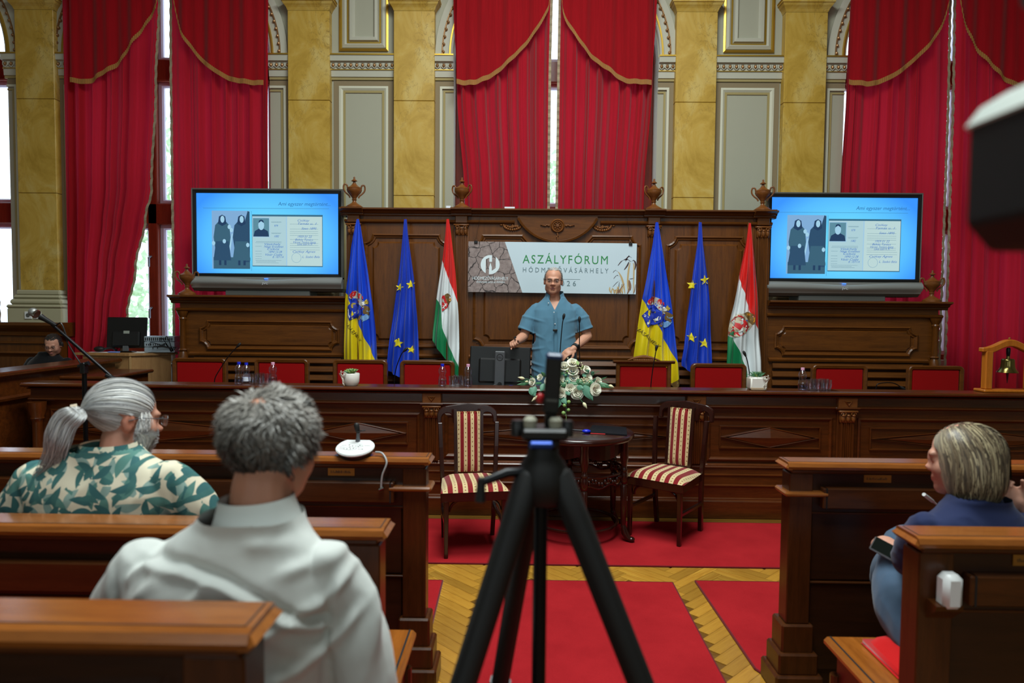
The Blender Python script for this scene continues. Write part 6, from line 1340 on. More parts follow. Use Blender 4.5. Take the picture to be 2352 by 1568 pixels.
# ------------------------------------------------------------------ equipment desk and its things
def equipment():
    t = thing('equipment_desk', 'light beech desk with electronics beside the bright window', 'desk', (-4.2, 6.95, .25)); P = [(-4.90, 7.02), (-4.36, 6.95), (-4.07, 7.20), (-4.60, 7.27)]; zt = 1.148
    top = [(-4.98, 7.01), (-4.36, 6.925), (-4.0, 7.21), (-4.62, 7.29)]
    MB().prism(P, .25, zt-.025, 'z').build('carcass', M['light_wood'], t); MB().prism(top, zt-.025, zt, 'z').build('desk_top', M['light_wood'], t); MB().box(-4.368, -4.352, 6.94, 6.96, .25, zt-.025).build('corner_edge', plain('beech_edge', srgb(190, 150, 100), .5), t)
    m = thing('monitor', 'black all-in-one computer seen from behind on the light beech desk', 'monitor', (-4.50, 7.12, zt)); Tm = Matrix.Translation((-4.50, 7.12, zt)) @ Matrix.Rotation(math.radians(4), 4, 'Z') @ Matrix.Rotation(math.radians(-6), 4, 'X')
    MB().box(-.205, .205, -.012, .012, .045, .37, Tm, bv=.008).build('panel', M['black'], m); MB().box(-.14, .14, -.035, -.01, .06, .22, Tm, bv=.015).build('rear_shell', M['black_matte'], m); MB().box(-.02, .04, -.0375, -.034, .195, .225, Tm).build('sticker', plain('sticker_grey', srgb(150, 156, 146), .5), m); MB().box(-.08, .08, -.06, .06, 0, .012, Tm, bv=.004).build('foot', M['black'], m); MB().box(-.03, .03, -.03, -.01, .0, .1, Tm, bv=.004).build('stand', M['grey_metal'], m)
    h = thing('headphones', 'black headset lying on papers on the light beech desk', 'headphones', (-4.75, 7.06, zt+.004)); k = MB(); k.sphere((-4.75, 7.06, zt+.035), (.055, .04, .03), 16, 10); k.build('ear_cup', M['black_matte'], h, smooth=60); MB().tube(catmull([(-4.73, 7.06, zt+.03), (-4.65, 7.10, zt+.045), (-4.59, 7.09, zt+.02)], 5), .012, 8).build('headband', M['black'], h)
    k = MB(); k.prism([(-4.86, 7.06), (-4.635, 7.02), (-4.61, 7.08), (-4.84, 7.12)], zt, zt+.003, 'z'); one('paper_sheet', 'white paper sheets under the black headset', 'paper', k, M['paper'], (-4.73, 7.07, zt)); k = MB(); k.prism([(-4.64, 7.02), (-4.53, 7.0), (-4.525, 7.05), (-4.635, 7.07)], zt+.003, zt+.012, 'z'); one('notepad', 'pale blue notepad on the light beech desk', 'notepad', k, M['blue_paper'], (-4.585, 7.03, zt))
    r = thing('amplifier_rack', 'pale equipment rack with a tangle of black cables in front of the window', 'electronics', (-4.17, 7.14, zt))
    Tr = Matrix.Translation((-4.13, 7.14, zt)) @ Matrix.Rotation(math.radians(8), 4, 'Z'); pale = plain('pale_grey_metal', srgb(176, 192, 204), .4, .3)
    for i in range(3): MB().box(-.15, .15, -.08, .08, .005+i*.058, .058+i*.058, Tr, bv=.004).build('unit', pale, r)
    k = MB()
    for i in range(14): k.box(-.14+i*.02, -.13+i*.02, -.082, -.08, .130, .160, Tr)
    for i in range(10): k.box(-.13+i*.022, -.122+i*.022, -.082, -.08, .078, .096, Tr)
    k.build('sockets', M['black'], r); rnd = random.Random(7)
    for i in range(7):
        a = Vector((rnd.uniform(-.10, .15), -.082, rnd.uniform(.03, .15))); MB().tube(catmull([tuple(Tr @ a), tuple(Tr @ (a+Vector((.04, -.05, .03)))), tuple(Tr @ Vector((.12+rnd.uniform(-.02, .03), -.10, .05))), tuple(Tr @ Vector((.13+rnd.uniform(-.03, .02), -.07, .004)))], 5), .004, 6).build('cable', M['black'], r)
    d = thing('radiator', 'white panel radiator under the bright window', 'radiator', (-4.1, 7.30, .35)); k = MB(); MB().box(-4.42, -3.79, 7.295, 7.335, .35, 1.0, bv=.006).build('panel', M['radiator'], d)
    for i in range(12): k.box(-4.41+i*.051, -4.385+i*.051, 7.282, 7.296, .38, .96, bv=.004)
    k.build('ribs', M['radiator'], d); MB().box(-4.43, -3.78, 7.28, 7.337, 1.0, 1.02, bv=.004).build('top_grille', M['radiator'], d)
    s = thing('wall_socket', 'double white wall socket on the base of the first marble pilaster', 'socket', (-5.62, 7.30, 1.52))
    for x in (-5.67, -5.57):
        MB().box(x-.04, x+.04, 7.298, 7.312, 1.485, 1.565, bv=.004).build('plate', M['white_plastic'], s); MB().lathe([(.022, 0), (.022, .003), (.018, .003), (.018, .001)], 16, (0, 0, 0), Matrix.Translation((x, 7.298, 1.525)) @ Matrix.Rotation(math.radians(90), 4, 'X')).build('socket_ring', M['silver_dark'], s)
equipment()
council_chair(-5.86, 'red padded chair standing behind the side desk next to the young man', False, 6.55)
# ------------------------------------------------------------------ people
def skin_mat(name, base):
    t = NT(name); a = t.n('ShaderNodeAttribute'); a.attribute_name = 'tint'; nz = t.noise(t.coord(), 60, 4, .6); nb = t.noise(t.coord(), 14, 3, .5)
    c = t.mix(nb, sc_col(base, .88), sc_col(base, 1.08)); m = t.n('ShaderNodeMix', _data_type='RGBA', _blend_type='MULTIPLY'); t.set(m, 0, 1.0); t.set(m, 6, c); t.set(m, 7, a.outputs['Color'])
    t.p(Base__Color=m.outputs[2], Roughness=.5, Specular__IOR__Level=.4, Subsurface__Weight=.08, Subsurface__Radius=(.012, .005, .003)); t.b.inputs['Subsurface Scale'].default_value = 1.0; t.bump(nz, .06, .002); return t.m
def cloth_mat(name, c, rough=.85, weave=420, var=.06, b=.12):
    t = NT(name); nz = t.noise(t.coord(), weave, 2, .5); big = t.noise(t.coord(), 6, 4, .55)
    t.p(Base__Color=t.mix(t.math('MULTIPLY_ADD', nz, .3, t.math('MULTIPLY', big, .7)), sc_col(c, 1-var*2), sc_col(c, 1+var)), Roughness=rough, Specular__IOR__Level=.2, Sheen__Weight=.15); t.bump(nz, b, .002); return t.m
def leaf_shirt_mat():
    """cream cotton printed with layers of pointed green leaves"""
    t = NT('leaf_print_cotton'); c = srgb(222, 214, 190)
    for k, (sc_, ln, wd, col_, off) in enumerate(((13.0, .52, .18, srgb(140, 168, 160), 3.1), (13.0, .56, .19, srgb(88, 134, 126), 1.7), (14.0, .54, .17, srgb(60, 106, 108), 5.3), (15.0, .52, .15, srgb(66, 112, 110), 7.7))):
        v = t.coord((1, .55, 1), loc=(off, off*.3, off*.7)); vo = t.n('ShaderNodeTexVoronoi', _feature='F1'); t.set(vo, 'Vector', v); t.set(vo, 'Scale', sc_); t.set(vo, 'Randomness', .85)
        scl = t.n('ShaderNodeVectorMath', _operation='SCALE'); t.set(scl, 0, v); scl.inputs['Scale'].default_value = sc_
        scp = t.n('ShaderNodeVectorMath', _operation='SCALE'); t.set(scp, 0, vo.outputs['Position']); scp.inputs['Scale'].default_value = sc_
        dl = t.n('ShaderNodeVectorMath', _operation='SUBTRACT'); t.set(dl, 0, scl.outputs[0]); t.set(dl, 1, scp.outputs[0])
        rn = t.n('ShaderNodeSeparateColor'); t.set(rn, 0, vo.outputs['Color']); an = t.math('MULTIPLY', rn.outputs[0], 6.28)
        ro = t.n('ShaderNodeVectorRotate', _rotation_type='Y_AXIS'); t.set(ro, 'Vector', dl.outputs[0]); t.set(ro, 'Angle', an)
        sp = t.n('ShaderNodeSeparateXYZ', Vector=ro.outputs[0]); xx = t.math('DIVIDE', sp.outputs[0], ln); q = t.math('SUBTRACT', 1.0, t.math('MULTIPLY', xx, xx))
        bend = t.math('MULTIPLY_ADD', t.math('MULTIPLY', xx, xx), .14, sp.outputs[2])
        ins = t.math('LESS_THAN', t.math('ABSOLUTE', bend), t.math('MULTIPLY', q, wd))
        vein = t.math('LESS_THAN', t.math('ABSOLUTE', bend), .012)
        lc = t.mix(t.noise(t.coord(), 20, 2, .5), sc_col(col_, .75), sc_col(col_, 1.2))
        c = t.mix(ins, c, lc)
    nz = t.noise(t.coord(), 420, 2, .5); t.p(Base__Color=c, Roughness=.8, Specular__IOR__Level=.2); t.bump(nz, .1, .002); return t.m
def hair_mat(name, rough=.42):
    t = NT(name); a = t.n('ShaderNodeAttribute'); a.attribute_name = 'tint'
    t.p(Base__Color=a.outputs['Color'], Roughness=rough, Specular__IOR__Level=.45); return t.m
M['hair'] = hair_mat('hair_strands')

# ---- signed-distance head
def ell(P, c, r):
    q = (P-np.array(c))/np.array(r); k = np.linalg.norm(q, axis=1); k2 = np.linalg.norm(q/np.array(r), axis=1)+1e-9; return k*(k-1)/k2
def smin(a, b, k): h = np.clip(.5+.5*(b-a)/k, 0, 1); return b*(1-h)+a*h-k*h*(1-h)
def smax(a, b, k): return -smin(-a, -b, k)
class Head:
    """head about its own centre, face toward -y, z up"""
    def __init__(self, w=1.0, jaw=1.0, nose=1.0, chin=1.0, extra=None, ears=True): self.w, self.jaw, self.nose, self.chin, self.extra, self.ears = w, jaw, nose, chin, extra, ears
    def sdf(self, P):
        w = self.w; d = ell(P, (0, .012, .030), (.076*w, .096, .082))
        d = smin(d, ell(P, (0, -.028, -.042), (.062*w*self.jaw, .062, .072)), .03)
        for s in (-1, 1):
            d = smin(d, ell(P, (s*.038*w, -.058, -.030), (.024, .024, .026)), .02); d = smin(d, ell(P, (s*.044*w*self.jaw, -.022, -.075), (.018, .026, .024)), .03); d = smin(d, ell(P, (s*.026, -.080, .019), (.026, .014, .009)), .012)
        d = smin(d, ell(P, (0, -.064, -.098), (.026*self.chin, .024, .020)), .025)
        for s in (-1, 1): d = smax(d, -ell(P, (s*.031, -.100, .001), (.019, .020, .012)), .010); d = smin(d, ell(P, (s*.031, -.077, .001), (.0135, .0125, .0115)), .003)
        n = self.nose
        d = smin(d, ell(P, (0, -.090, -.004), (.009, .013*n, .026)), .010); d = smin(d, ell(P, (0, -.102*(.3*n+.7), -.030), (.0135*n, .015*n, .011*n)), .008)
        for s in (-1, 1): d = smin(d, ell(P, (s*.0125*n, -.092, -.035), (.008*n, .011, .0075)), .005)
        d = smin(d, ell(P, (0, -.084, -.060), (.022, .012, .0055)), .006); d = smin(d, ell(P, (0, -.083, -.071), (.019, .012, .0065)), .005); d = smax(d, -ell(P, (0, -.098, -.0655), (.020, .010, .0016)), .003)
        if self.ears:
            for s in (-1, 1): d = smin(d, ell(P, (s*.080*w, .016, -.012), (.007, .018, .031)), .006); d = smax(d, -ell(P, (s*.090*w, .012, -.010), (.008, .009, .018)), .004)
        return self.extra(P, d) if self.extra else d
    C = np.array((0, 0.0, -.01))
    def radius(self, D, off=0.0):
        lo = np.full(len(D), .02); hi = np.full(len(D), .20)
        # the outermost crossing: march inward, then bisect
        r = hi.copy(); act = np.ones(len(D), bool)
        for _ in range(45):
            f = self.sdf(self.C+D*r[:, None])-off; act = f > 0; r = np.where(act, r-np.clip(f*.8, .0006, .02), r)
            if not act.any(): break
        return r
    def mesh(self, nu=96, nv=80):
        u = np.linspace(0, 2*np.pi, nu, endpoint=False); v = np.linspace(.02, np.pi-.02, nv); U, V = np.meshgrid(u, v)
        D = np.stack([np.cos(U)*np.sin(V), np.sin(U)*np.sin(V), -np.cos(V)], -1).reshape(-1, 3); P = self.C+D*self.radius(D)[:, None]
        f = [(j*nu+i, j*nu+(i+1) % nu, (j+1)*nu+(i+1) % nu, (j+1)*nu+i) for j in range(nv-1) for i in range(nu)]+[tuple(range(nu-1, -1, -1)), tuple(range((nv-1)*nu, nv*nu))]
        return P, f
def loft(mb, rings, n=28, M_=None, pw=2.4):
    """closed body of stacked superellipse rings (cx, cy, z, rx, ry)"""
    vs = []; fs = []; m = len(rings)
    for cx, cy, z, rx, ry in rings:
        for k in range(n):
            a = 2*math.pi*k/n; c, s = math.cos(a), math.sin(a); vs.append((cx+rx*math.copysign(abs(c)**(2/pw), c), cy+ry*math.copysign(abs(s)**(2/pw), s), z))
    for i in range(m-1):
        for k in range(n): fs.append((i*n+k, i*n+(k+1) % n, (i+1)*n+(k+1) % n, (i+1)*n+k))
    fs += [tuple(range(n-1, -1, -1)), tuple(range((m-1)*n, m*n))]; mb.add(vs, fs, M_)
def limb(mb, pts, rad, n=14):
    """tapered limb with round ends, densely sampled"""
    P = catmull(pts, 6); R = [float(x) for x in np.interp(np.linspace(0, len(pts)-1, len(P)), range(len(pts)), rad)]
    d0 = (P[0]-P[1]).normalized(); d1 = (P[-1]-P[-2]).normalized()
    P = [P[0]+d0*R[0]*.9, P[0]+d0*R[0]*.6]+P+[P[-1]+d1*R[-1]*.6, P[-1]+d1*R[-1]*.9]; R = [R[0]*.35, R[0]*.8]+R+[R[-1]*.8, R[-1]*.35]
    mb.tube(P, R, n)
def hand(mb, wrist, fwd, palm_n, s=1.0, curl=.5, side=1, spread=.12, curls=None, thumb=None):
    """palm and five fingers; fwd runs from wrist to knuckles, palm_n is the side the fingers curl to; side: thumb along side*(fwd x palm_n)"""
    f = Vector(fwd).normalized(); pn = Vector(palm_n); pn = (pn-f*pn.dot(f)).normalized(); lat = f.cross(pn).normalized()*side; w = Vector(wrist)
    B = Matrix((lat, f, -pn)).transposed().to_4x4(); B.translation = w+f*.045*s
    mb.sphere((0, 0, 0), (.040*s, .052*s, .017*s), 16, 10, B); mb.sphere((0, .022*s, 0), (.041*s, .030*s, .015*s), 16, 10, B); mb.sphere((.026*s, -.022*s, -.006*s), (.018*s, .028*s, .016*s), 12, 8, B)
    limb(mb, [w-f*.03*s, w, w+f*.03*s], [.026*s, .025*s, .027*s], 12)
    for i, (o, ln, r) in enumerate(((.029, .072, .0088), (.010, .080, .0090), (-.010, .075, .0086), (-.028, .060, .0078))):
        c = (curls[i] if curls else curl)*1.45; p = w+f*.082*s+lat*o*s; d = (f+lat*o*spread*30*.1).normalized(); pts = [p-d*.012*s]; q = p; a = 0.0
        for k, seg in enumerate((.45, .32, .23)):
            a += c*(.75, .95, .6)[k]; dd = (d*math.cos(a)+pn*math.sin(a)); q = q+dd*ln*seg*s; pts.append(q)
        limb(mb, [pts[0], p]+pts[1:], [r*s, r*s, r*.96*s, r*.9*s, r*.72*s], 10)
    th = thumb or (.55, .55, .25); p = w+f*.030*s+lat*.030*s-pn*-.004*s; d = (f*th[0]+lat*th[1]+pn*th[2]).normalized(); e = (f*.8+lat*(th[1]-.45)+pn*(th[2]+.35)).normalized()
    limb(mb, [p, p+d*.034*s, p+d*.034*s+e*.030*s, p+d*.036*s+e*.052*s], [.013*s, .011*s, .010*s, .007*s], 10)
def remesh(mb, voxel, smooth=3, fac=.5):
    """fuse the overlapping pieces into one continuous surface; returns verts and faces"""
    o = mb.build('tmp', M['paper']); r = o.modifiers.new('r', 'REMESH'); r.mode = 'VOXEL'; r.voxel_size = voxel; r.use_smooth_shade = True
    if smooth: sm = o.modifiers.new('s', 'SMOOTH'); sm.factor = fac; sm.iterations = smooth
    dg = bpy.context.evaluated_depsgraph_get(); ev = o.evaluated_get(dg); me = bpy.data.meshes.new_from_object(ev); bpy.data.objects.remove(o)
    return me
def co_no(me):
    n = len(me.vertices); P = np.empty(n*3); N = np.empty(n*3); me.vertices.foreach_get('co', P); me.vertices.foreach_get('normal', N); return P.reshape(-1, 3), N.reshape(-1, 3)
def put_co(me, P): me.vertices.foreach_set('co', P.ravel()); me.update()
def finish(me, name, mat, parent, tint=None):
    me.materials.clear(); me.materials.append(mat); me.name = name; me.polygons.foreach_set('use_smooth', [True]*len(me.polygons))
    if tint is not None:
        a = me.attributes.new('tint', 'FLOAT_COLOR', 'POINT'); a.data.foreach_set('color', np.concatenate([tint, np.ones((len(tint), 1))], 1).ravel())
    me.update(); o = bpy.data.objects.new(name, me); col.objects.link(o); o.parent = parent; return o
def nvec(P, sc_, seed=0.0): return np.array([noise.noise(Vector(p)*sc_+Vector((seed, seed*1.7, -seed))) for p in P])
def wrinkle(me, amp=.004, sc_=9.0, seed=0.0, stretch=(1, 1, .45), fn=None):
    P, N = co_no(me); Q = P*np.array(stretch); d = amp*nvec(Q, sc_, seed)+amp*.5*(1-2*np.abs(nvec(Q, sc_*1.9, seed+3)))
    if fn is not None: d = d+fn(P)
    put_co(me, P+N*d[:, None])
def gauss(P, c, r): return np.exp(-(((P-np.array(c))/np.array(r))**2).sum(1))
def face_tint(H, lips=(.80, .62, .62), stub=None, brow=(.55, .48, .42)):
    """multipliers on the skin colour in head coordinates"""
    T = np.ones((len(H), 3)); front = H[:, 1] < -.05
    def mixin(m, c): return T*(1-m[:, None])+np.array(c)*m[:, None]
    if stub is not None: m = np.clip((-.02-H[:, 2])/.03, 0, 1)*(H[:, 1] < .01)*np.clip((H[:, 2]+.14)/.02, 0, 1)*stub[0]; T = mixin(m, stub[1])
    m = gauss(H, (0, -.092, -.066), (.020, .02, .009))*front; T = mixin(np.clip(m*1.3, 0, 1), lips)
    for s in (-1, 1):
        m = gauss(H, (s*.033, -.088, .022), (.018, .02, .0045))*front; T = mixin(np.clip(m*1.1, 0, .85), brow)
        m = gauss(H, (s*.031, -.090, .001), (.0115, .012, .0050))*front; T = mixin(np.clip(m*1.4, 0, .8), (.42, .32, .30)); m = gauss(H, (s*.031, -.092, .000), (.008, .012, .0030))*front; T = mixin(np.clip(m*1.2, 0, .7), (.20, .17, .17))
        T = mixin(np.clip(gauss(H, (s*.082, .012, -.012), (.012, .03, .04))*.5, 0, .5), (1.0, .78, .74))
    T = mixin(np.clip(gauss(H, (0, -.105, -.03), (.015, .02, .014))*.45, 0, 1), (1.05, .80, .76)); return T
def strands(name, parent, paths, tints, width, seed=0, rad_c=None, kind='stuff'):
    """ribbons of hair; paths (n, steps, 3) in the parent's frame"""
    n, m, _ = paths.shape; rnd = np.random.default_rng(seed); T = np.gradient(paths, axis=1); c = np.array(rad_c if rad_c is not None else (0, 0, 0)); Rn = paths-c; S = np.cross(T, Rn); S /= (np.linalg.norm(S, axis=2, keepdims=True)+1e-9)
    s = np.linspace(0, 1, m); w = width*(rnd.uniform(.6, 1.3, n)[:, None])*np.minimum(1, (1-s)*3+.12)[None, :]*.5
    V = np.stack([paths+S*w[..., None], paths-S*w[..., None]], 2).reshape(-1, 3)
    base = (np.arange(n)*m*2)[:, None]+(np.arange(m-1)*2)[None, :]; F = np.stack([base, base+1, base+3, base+2], -1).reshape(-1, 4)
    me = bpy.data.meshes.new(name); me.from_pydata(V.tolist(), [], F.tolist()); 
    tint = np.repeat(tints, m*2, axis=0) if tints.ndim == 2 else np.repeat(tints.reshape(-1, 3), 2, axis=0)
    o = finish(me, name, M['hair'], parent, tint); return o
def grow(head, P0, flow, steps, step, off0, off1, jitter=.0, seed=0, free=None):
    """walk strands over the head surface"""
    rnd = np.random.default_rng(seed); P = P0.copy(); out = []
    lift = rnd.uniform(0, 1, len(P))
    for k in range(steps):
        D = P-head.C; D /= np.linalg.norm(D, axis=1, keepdims=True); o = off0+(off1-off0)*(k/(steps-1)); R = head.radius(D)+o*(.4+.9*lift); Q = head.C+D*R[:, None]
        if free is not None: Q = free(Q, P, k)
        out.append(Q); F = flow(Q, k); F = F-D*(F*D).sum(1, keepdims=True); F /= (np.linalg.norm(F, axis=1, keepdims=True)+1e-9)
        P = Q+F*step+rnd.normal(0, jitter, Q.shape)
    return np.stack(out, 1)
def sphere_pts(n, seed): r = np.random.default_rng(seed).normal(size=(n, 3)); return r/np.linalg.norm(r, axis=1, keepdims=True)
def glasses(parent, Mh, mat, lens=True, w=.021, h=.014, y=-.106, z=.001, rimless=False, tint=None):
    k = MB()
    for s in (-1, 1):
        pts = [(s*.033+w*math.copysign(abs(math.cos(a))**.6, math.cos(a)), y+.006*abs(math.cos(a)), z-.001+h*math.copysign(abs(math.sin(a))**.7, math.sin(a))) for a in np.linspace(0, 2*math.pi, 24)]
        k.tube(pts, .0011 if not rimless else .0006, 5); k.tube([(s*(.033+w), y+.006, z+.006), (s*.079, y+.03, z+.008), (s*.084, -.01, z+.006), (s*.085, .02, z-.004)], .0014, 5)
    k.tube([(-.012, y+.003, z+.004), (0, y-.002, z+.006), (.012, y+.003, z+.004)], .0012, 5)
    g = k.build('spectacles', mat, parent, world=False, M=Mh)
    for s in (-1, 1):
        l = MB(); l.ngon([(s*.033+w*.95*math.copysign(abs(math.cos(a))**.6, math.cos(a)), z-.001+h*.95*math.copysign(abs(math.sin(a))**.7, math.sin(a))) for a in np.linspace(0, 2*math.pi, 20, endpoint=False)], y+.002); l.build('lens', M['glass'], g, world=False, M=Mh)
    return g
def features(t, Mh, iris=srgb(60, 62, 70), lip=srgb(120, 60, 58)):
    """eyes, brows and the parting of the lips"""
    for s in (-1, 1):
        e = MB(); e.sphere((s*.031, -.0862, -.0005), (.0125, .006, .0046), 14, 8); eb = e.build('eye', plain('eye_white_%d%s' % (s, t.name), srgb(196, 184, 178), .3), t, world=False, smooth=60, M=Mh)
        e = MB(); e.sphere((s*.030, -.0910, -.0005), (.0046, .0024, .0044), 12, 8); e.build('iris', plain('iris_%d%s' % (s, t.name), iris, .2), eb, world=False, smooth=60, M=Mh)
        b = MB(); b.tube([(s*.014, -.0945, .0135), (s*.026, -.0965, .0175), (s*.040, -.0905, .0165), (s*.048, -.083, .012)], [.0016, .0026, .0024, .0012], 6); b.build('eyebrow', plain('brow_%d%s' % (s, t.name), srgb(128, 108, 96), .8), t, world=False, smooth=60, M=Mh)
        l = MB(); l.tube([(s*.0185, -.0865, .0012), (s*.026, -.0925, .0050), (s*.035, -.0915, .0052), (s*.044, -.083, .0015)], [.0014, .0020, .0020, .0012], 6); l.build('eyelid', plain('lid_%d%s' % (s, t.name), srgb(150, 100, 84), .6), t, world=False, smooth=60, M=Mh)
    m = MB(); m.sphere((0, -.0915, -.0655), (.0165, .0045, .0022), 14, 8); m.build('mouth_opening', plain('mouth_'+t.name, srgb(58, 22, 24), .6), t, world=False, smooth=60, M=Mh)
    for z_, h, y in ((-.0605, .0034, -.0930), (-.0715, .0042, -.0918)): m = MB(); m.sphere((0, y, z_), (.0185, .0048, h), 14, 8); m.build('lip', plain('lip_%s_%d' % (t.name, int(-z_*1e4)), srgb(178, 112, 104), .5), t, world=False, smooth=60, M=Mh)
    for s in (-1, 1): m = MB(); m.sphere((s*.008, -.0975, -.0400), (.0042, .0035, .0022), 8, 6); m.build('nostril', plain('nostril_%d%s' % (s, t.name), srgb(70, 34, 30), .7), t, world=False, smooth=60, M=Mh)
def collar(parent, Mc, r0, r1, z0, z1, mat, a0=0, a1=360, flare=.012, n=40, name='collar', thick=.004, ry=1.0, dip=None):
    """folded shirt collar around the neck"""
    def f(u, v, o): a = math.radians(lerp(a0, a1, u)); d = dip(math.degrees(a)) if dip else 0.0; r = lerp(r0, r1, v)+o+flare*v*v; return (r*math.cos(a), r*ry*math.sin(a), lerp(z1, z0, v)+d)
    k = MB(); k.grid(lambda u, v: f(u, v, 0), n, 6); k.grid(lambda u, v: f(u, v*.9, -thick), n, 6); return k.build(name, mat, parent, world=False, smooth=180, M=Mc)

# ---------------------------------------------------------------- the speaker
def speaker():
    Y = 6.02; t = thing('person', 'standing man in a blue-grey short-sleeved shirt and glasses speaking behind the desk', 'person', (at(1272, 880, Y).x, Y, .25)); inv = chain_matrix(t).inverted()
    W = lambda px, py, dy=0.0: inv @ at(px, py, Y+dy)
    hc = W(1271, 644); Mh = Matrix.Translation(hc) @ Matrix.Rotation(math.radians(-4), 4, 'Z') @ Matrix.Rotation(math.radians(2), 4, 'Y') @ Matrix.Rotation(math.radians(4), 4, 'X'); hd = Head(1.0, 1.05, 1.1, 1.1)
    hp, hf = hd.mesh(); nb = W(1270, 690, .03)
    b = MB(); b.add([Mh @ Vector(p) for p in hp], hf); limb(b, [hc+Vector((0, .02, -.06)), hc+Vector((0, .022, -.10)), nb+Vector((0, .01, 0))], [.056, .058, .066])
    # torso under the shirt
    sh = W(1270, 715, .03); z = lambda py: W(1272, py).z
    loft(b, [(0, .02, z(880)-.1, .17, .12), (0, .02, z(860), .175, .13), (0, .02, z(800), .175, .12), (0, .02, z(740), .18, .11), (0, .025, z(710), .165, .09), (0, .03, z(692), .10, .06)])
    sl, sr = W(1226, 706, .03), W(1328, 706, .03); el, er = W(1203, 772, -.03), W(1349, 772, .0); wl, wr = W(1186, 785, -.22), W(1318, 800, -.14)
    limb(b, [lerp(sl, el, .12), lerp(sl, el, .5), el], [.040, .044, .042]); limb(b, [el, lerp(el, wl, .45), wl], [.043, .042, .028]); limb(b, [lerp(sr, er, .12), lerp(sr, er, .5), er], [.040, .044, .042]); limb(b, [er, lerp(er, wr, .45), wr], [.043, .041, .028])
    hand(b, wl, (-.25, -.75, .05), (.35, -.2, -.9), .98, 1.0, -1, curls=[1.0, 1.0, 1.05, 1.1], thumb=(.7, .3, .4)); hand(b, wr, (-.75, -.35, -.45), (-.15, .55, -.7), 1.0, .35, 1, curls=[.25, .3, .38, .45])
    me = remesh(b, .0048, 2, .4); P, N = co_no(me); Hm = np.array(Mh.inverted()); H = P@Hm[:3, :3].T+Hm[:3, 3]; near = (np.linalg.norm(H, axis=1) < .17)
    T = np.where(near[:, None], face_tint(H, (.86, .60, .60), None, (.62, .56, .52)), np.ones((len(P), 3)))
    body = finish(me, 'body', skin_mat('speaker_skin', srgb(206, 150, 124)), t, T)
    # short grey hair
    D = sphere_pts(9000, 3); R = hd.C+D*hd.radius(D)[:, None]; x, y, zz = R.T; m = (zz > np.where(y < -.03, .078+.25*(y+.09), np.where(y < .03, .015+(-.05)*(y+.03)*8, -.045))) & ~((np.abs(x) > .068) & (zz < .012) & (y < .03)) & (y > -.078); R = R[m][:4200]
    pa = grow(hd, R, lambda Q, k: np.array((0, .5, -.35))+np.stack([Q[:, 0]*6, 0*Q[:, 0]+.2, 0*Q[:, 0]-.3], 1), 5, .005, .001, .006, .001, 4)
    rn = np.random.default_rng(1); g = rn.uniform(.24, .52, len(pa)); tn = np.stack([g, g*.97, g*.93], 1); Mn = np.array(Mh); pw = pa@Mn[:3, :3].T+Mn[:3, 3]; strands('hair', t, pw, tn, .0034, 1, tuple(hc))
    glasses(t, Mh, M['black_metal'], w=.0225, h=.0135); features(t, Mh)
    # shirt
    s = MB(); loft(s, [(0, .02, z(905), .195, .145), (0, .01, z(860), .198, .16), (0, .01, z(810), .195, .150), (0, .015, z(760), .197, .135), (0, .02, z(730), .205, .125), (0, .025, z(712), .20, .110), (0, .028, z(701), .165, .098), (0, .03, z(690), .118, .088), (0, .028, z(677), .076, .074)], 36)
    limb(s, [W(1234, 711, .03), lerp(sl, el, .4), lerp(sl, el, .90)], [.058, .064, .068], 18); limb(s, [W(1320, 711, .03), lerp(sr, er, .4), lerp(sr, er, .86)], [.058, .064, .068], 18)
    me = remesh(s, .0055, 4); P, N = co_no(me)
    def fold(P):
        d = np.zeros(len(P)); fx = np.abs(P[:, 0])
        for k, (zz_, a) in enumerate(((z(735), .5), (z(770), .9), (z(800), -.4), (z(835), .5), (z(850), .9))): d += .006*np.exp(-((P[:, 2]-zz_-a*(fx-.15)*(.5))/.012)**2)*np.clip((fx-.07)/.08, 0, 1)
        return d
    wrinkle(me, .006, 8, 2.0, (1, 1, .55), fold); P, N = co_no(me)
    # open neckline: drop the faces of the V
    bm = bmesh.new(); bm.from_mesh(me); zc = z(712)
    dl = [v for v in bm.verts if v.co.y < .03 and v.co.z > zc and abs(v.co.x+.004) < (v.co.z-zc)*.50] + [v for v in bm.verts if v.co.z > z(680)]
    # cut the sleeve ends open
    for A, B, k in ((sl, el, .88), (sr, er, .84)):
        ax = (B-A).normalized(); c = lerp(A, B, k); dl += [v for v in bm.verts if (v.co-c).dot(ax) > -.01 and (v.co-c).length < .12 and abs(v.co.x) > .17]
    bmesh.ops.delete(bm, geom=list(set(dl)), context='VERTS')
    for v in bm.verts:
        if not v.is_boundary: continue
        if v.co.y < .03 and v.co.z > zc-.004 and abs(v.co.x) < .12: sx = -1 if v.co.x+.004 < 0 else 1; v.co.x = -.004+sx*max(0, v.co.z-zc)*.50
        for A, B, k in ((sl, el, .88), (sr, er, .84)):
            ax = (B-A).normalized(); c = lerp(A, B, k); d = (v.co-c).dot(ax)
            if abs(d) < .03 and (v.co-c).length < .12 and abs(v.co.x) > .15: v.co -= ax*(d+.012)
    bm.to_mesh(me); bm.free()
    sm = cloth_mat('blue_grey_linen', srgb(84, 126, 150), .85, 500, .07, .25); sh_ = finish(me, 'shirt', sm, t); so = sh_.modifiers.new('thick', 'SOLIDIFY'); so.thickness = .003; so.offset = -1
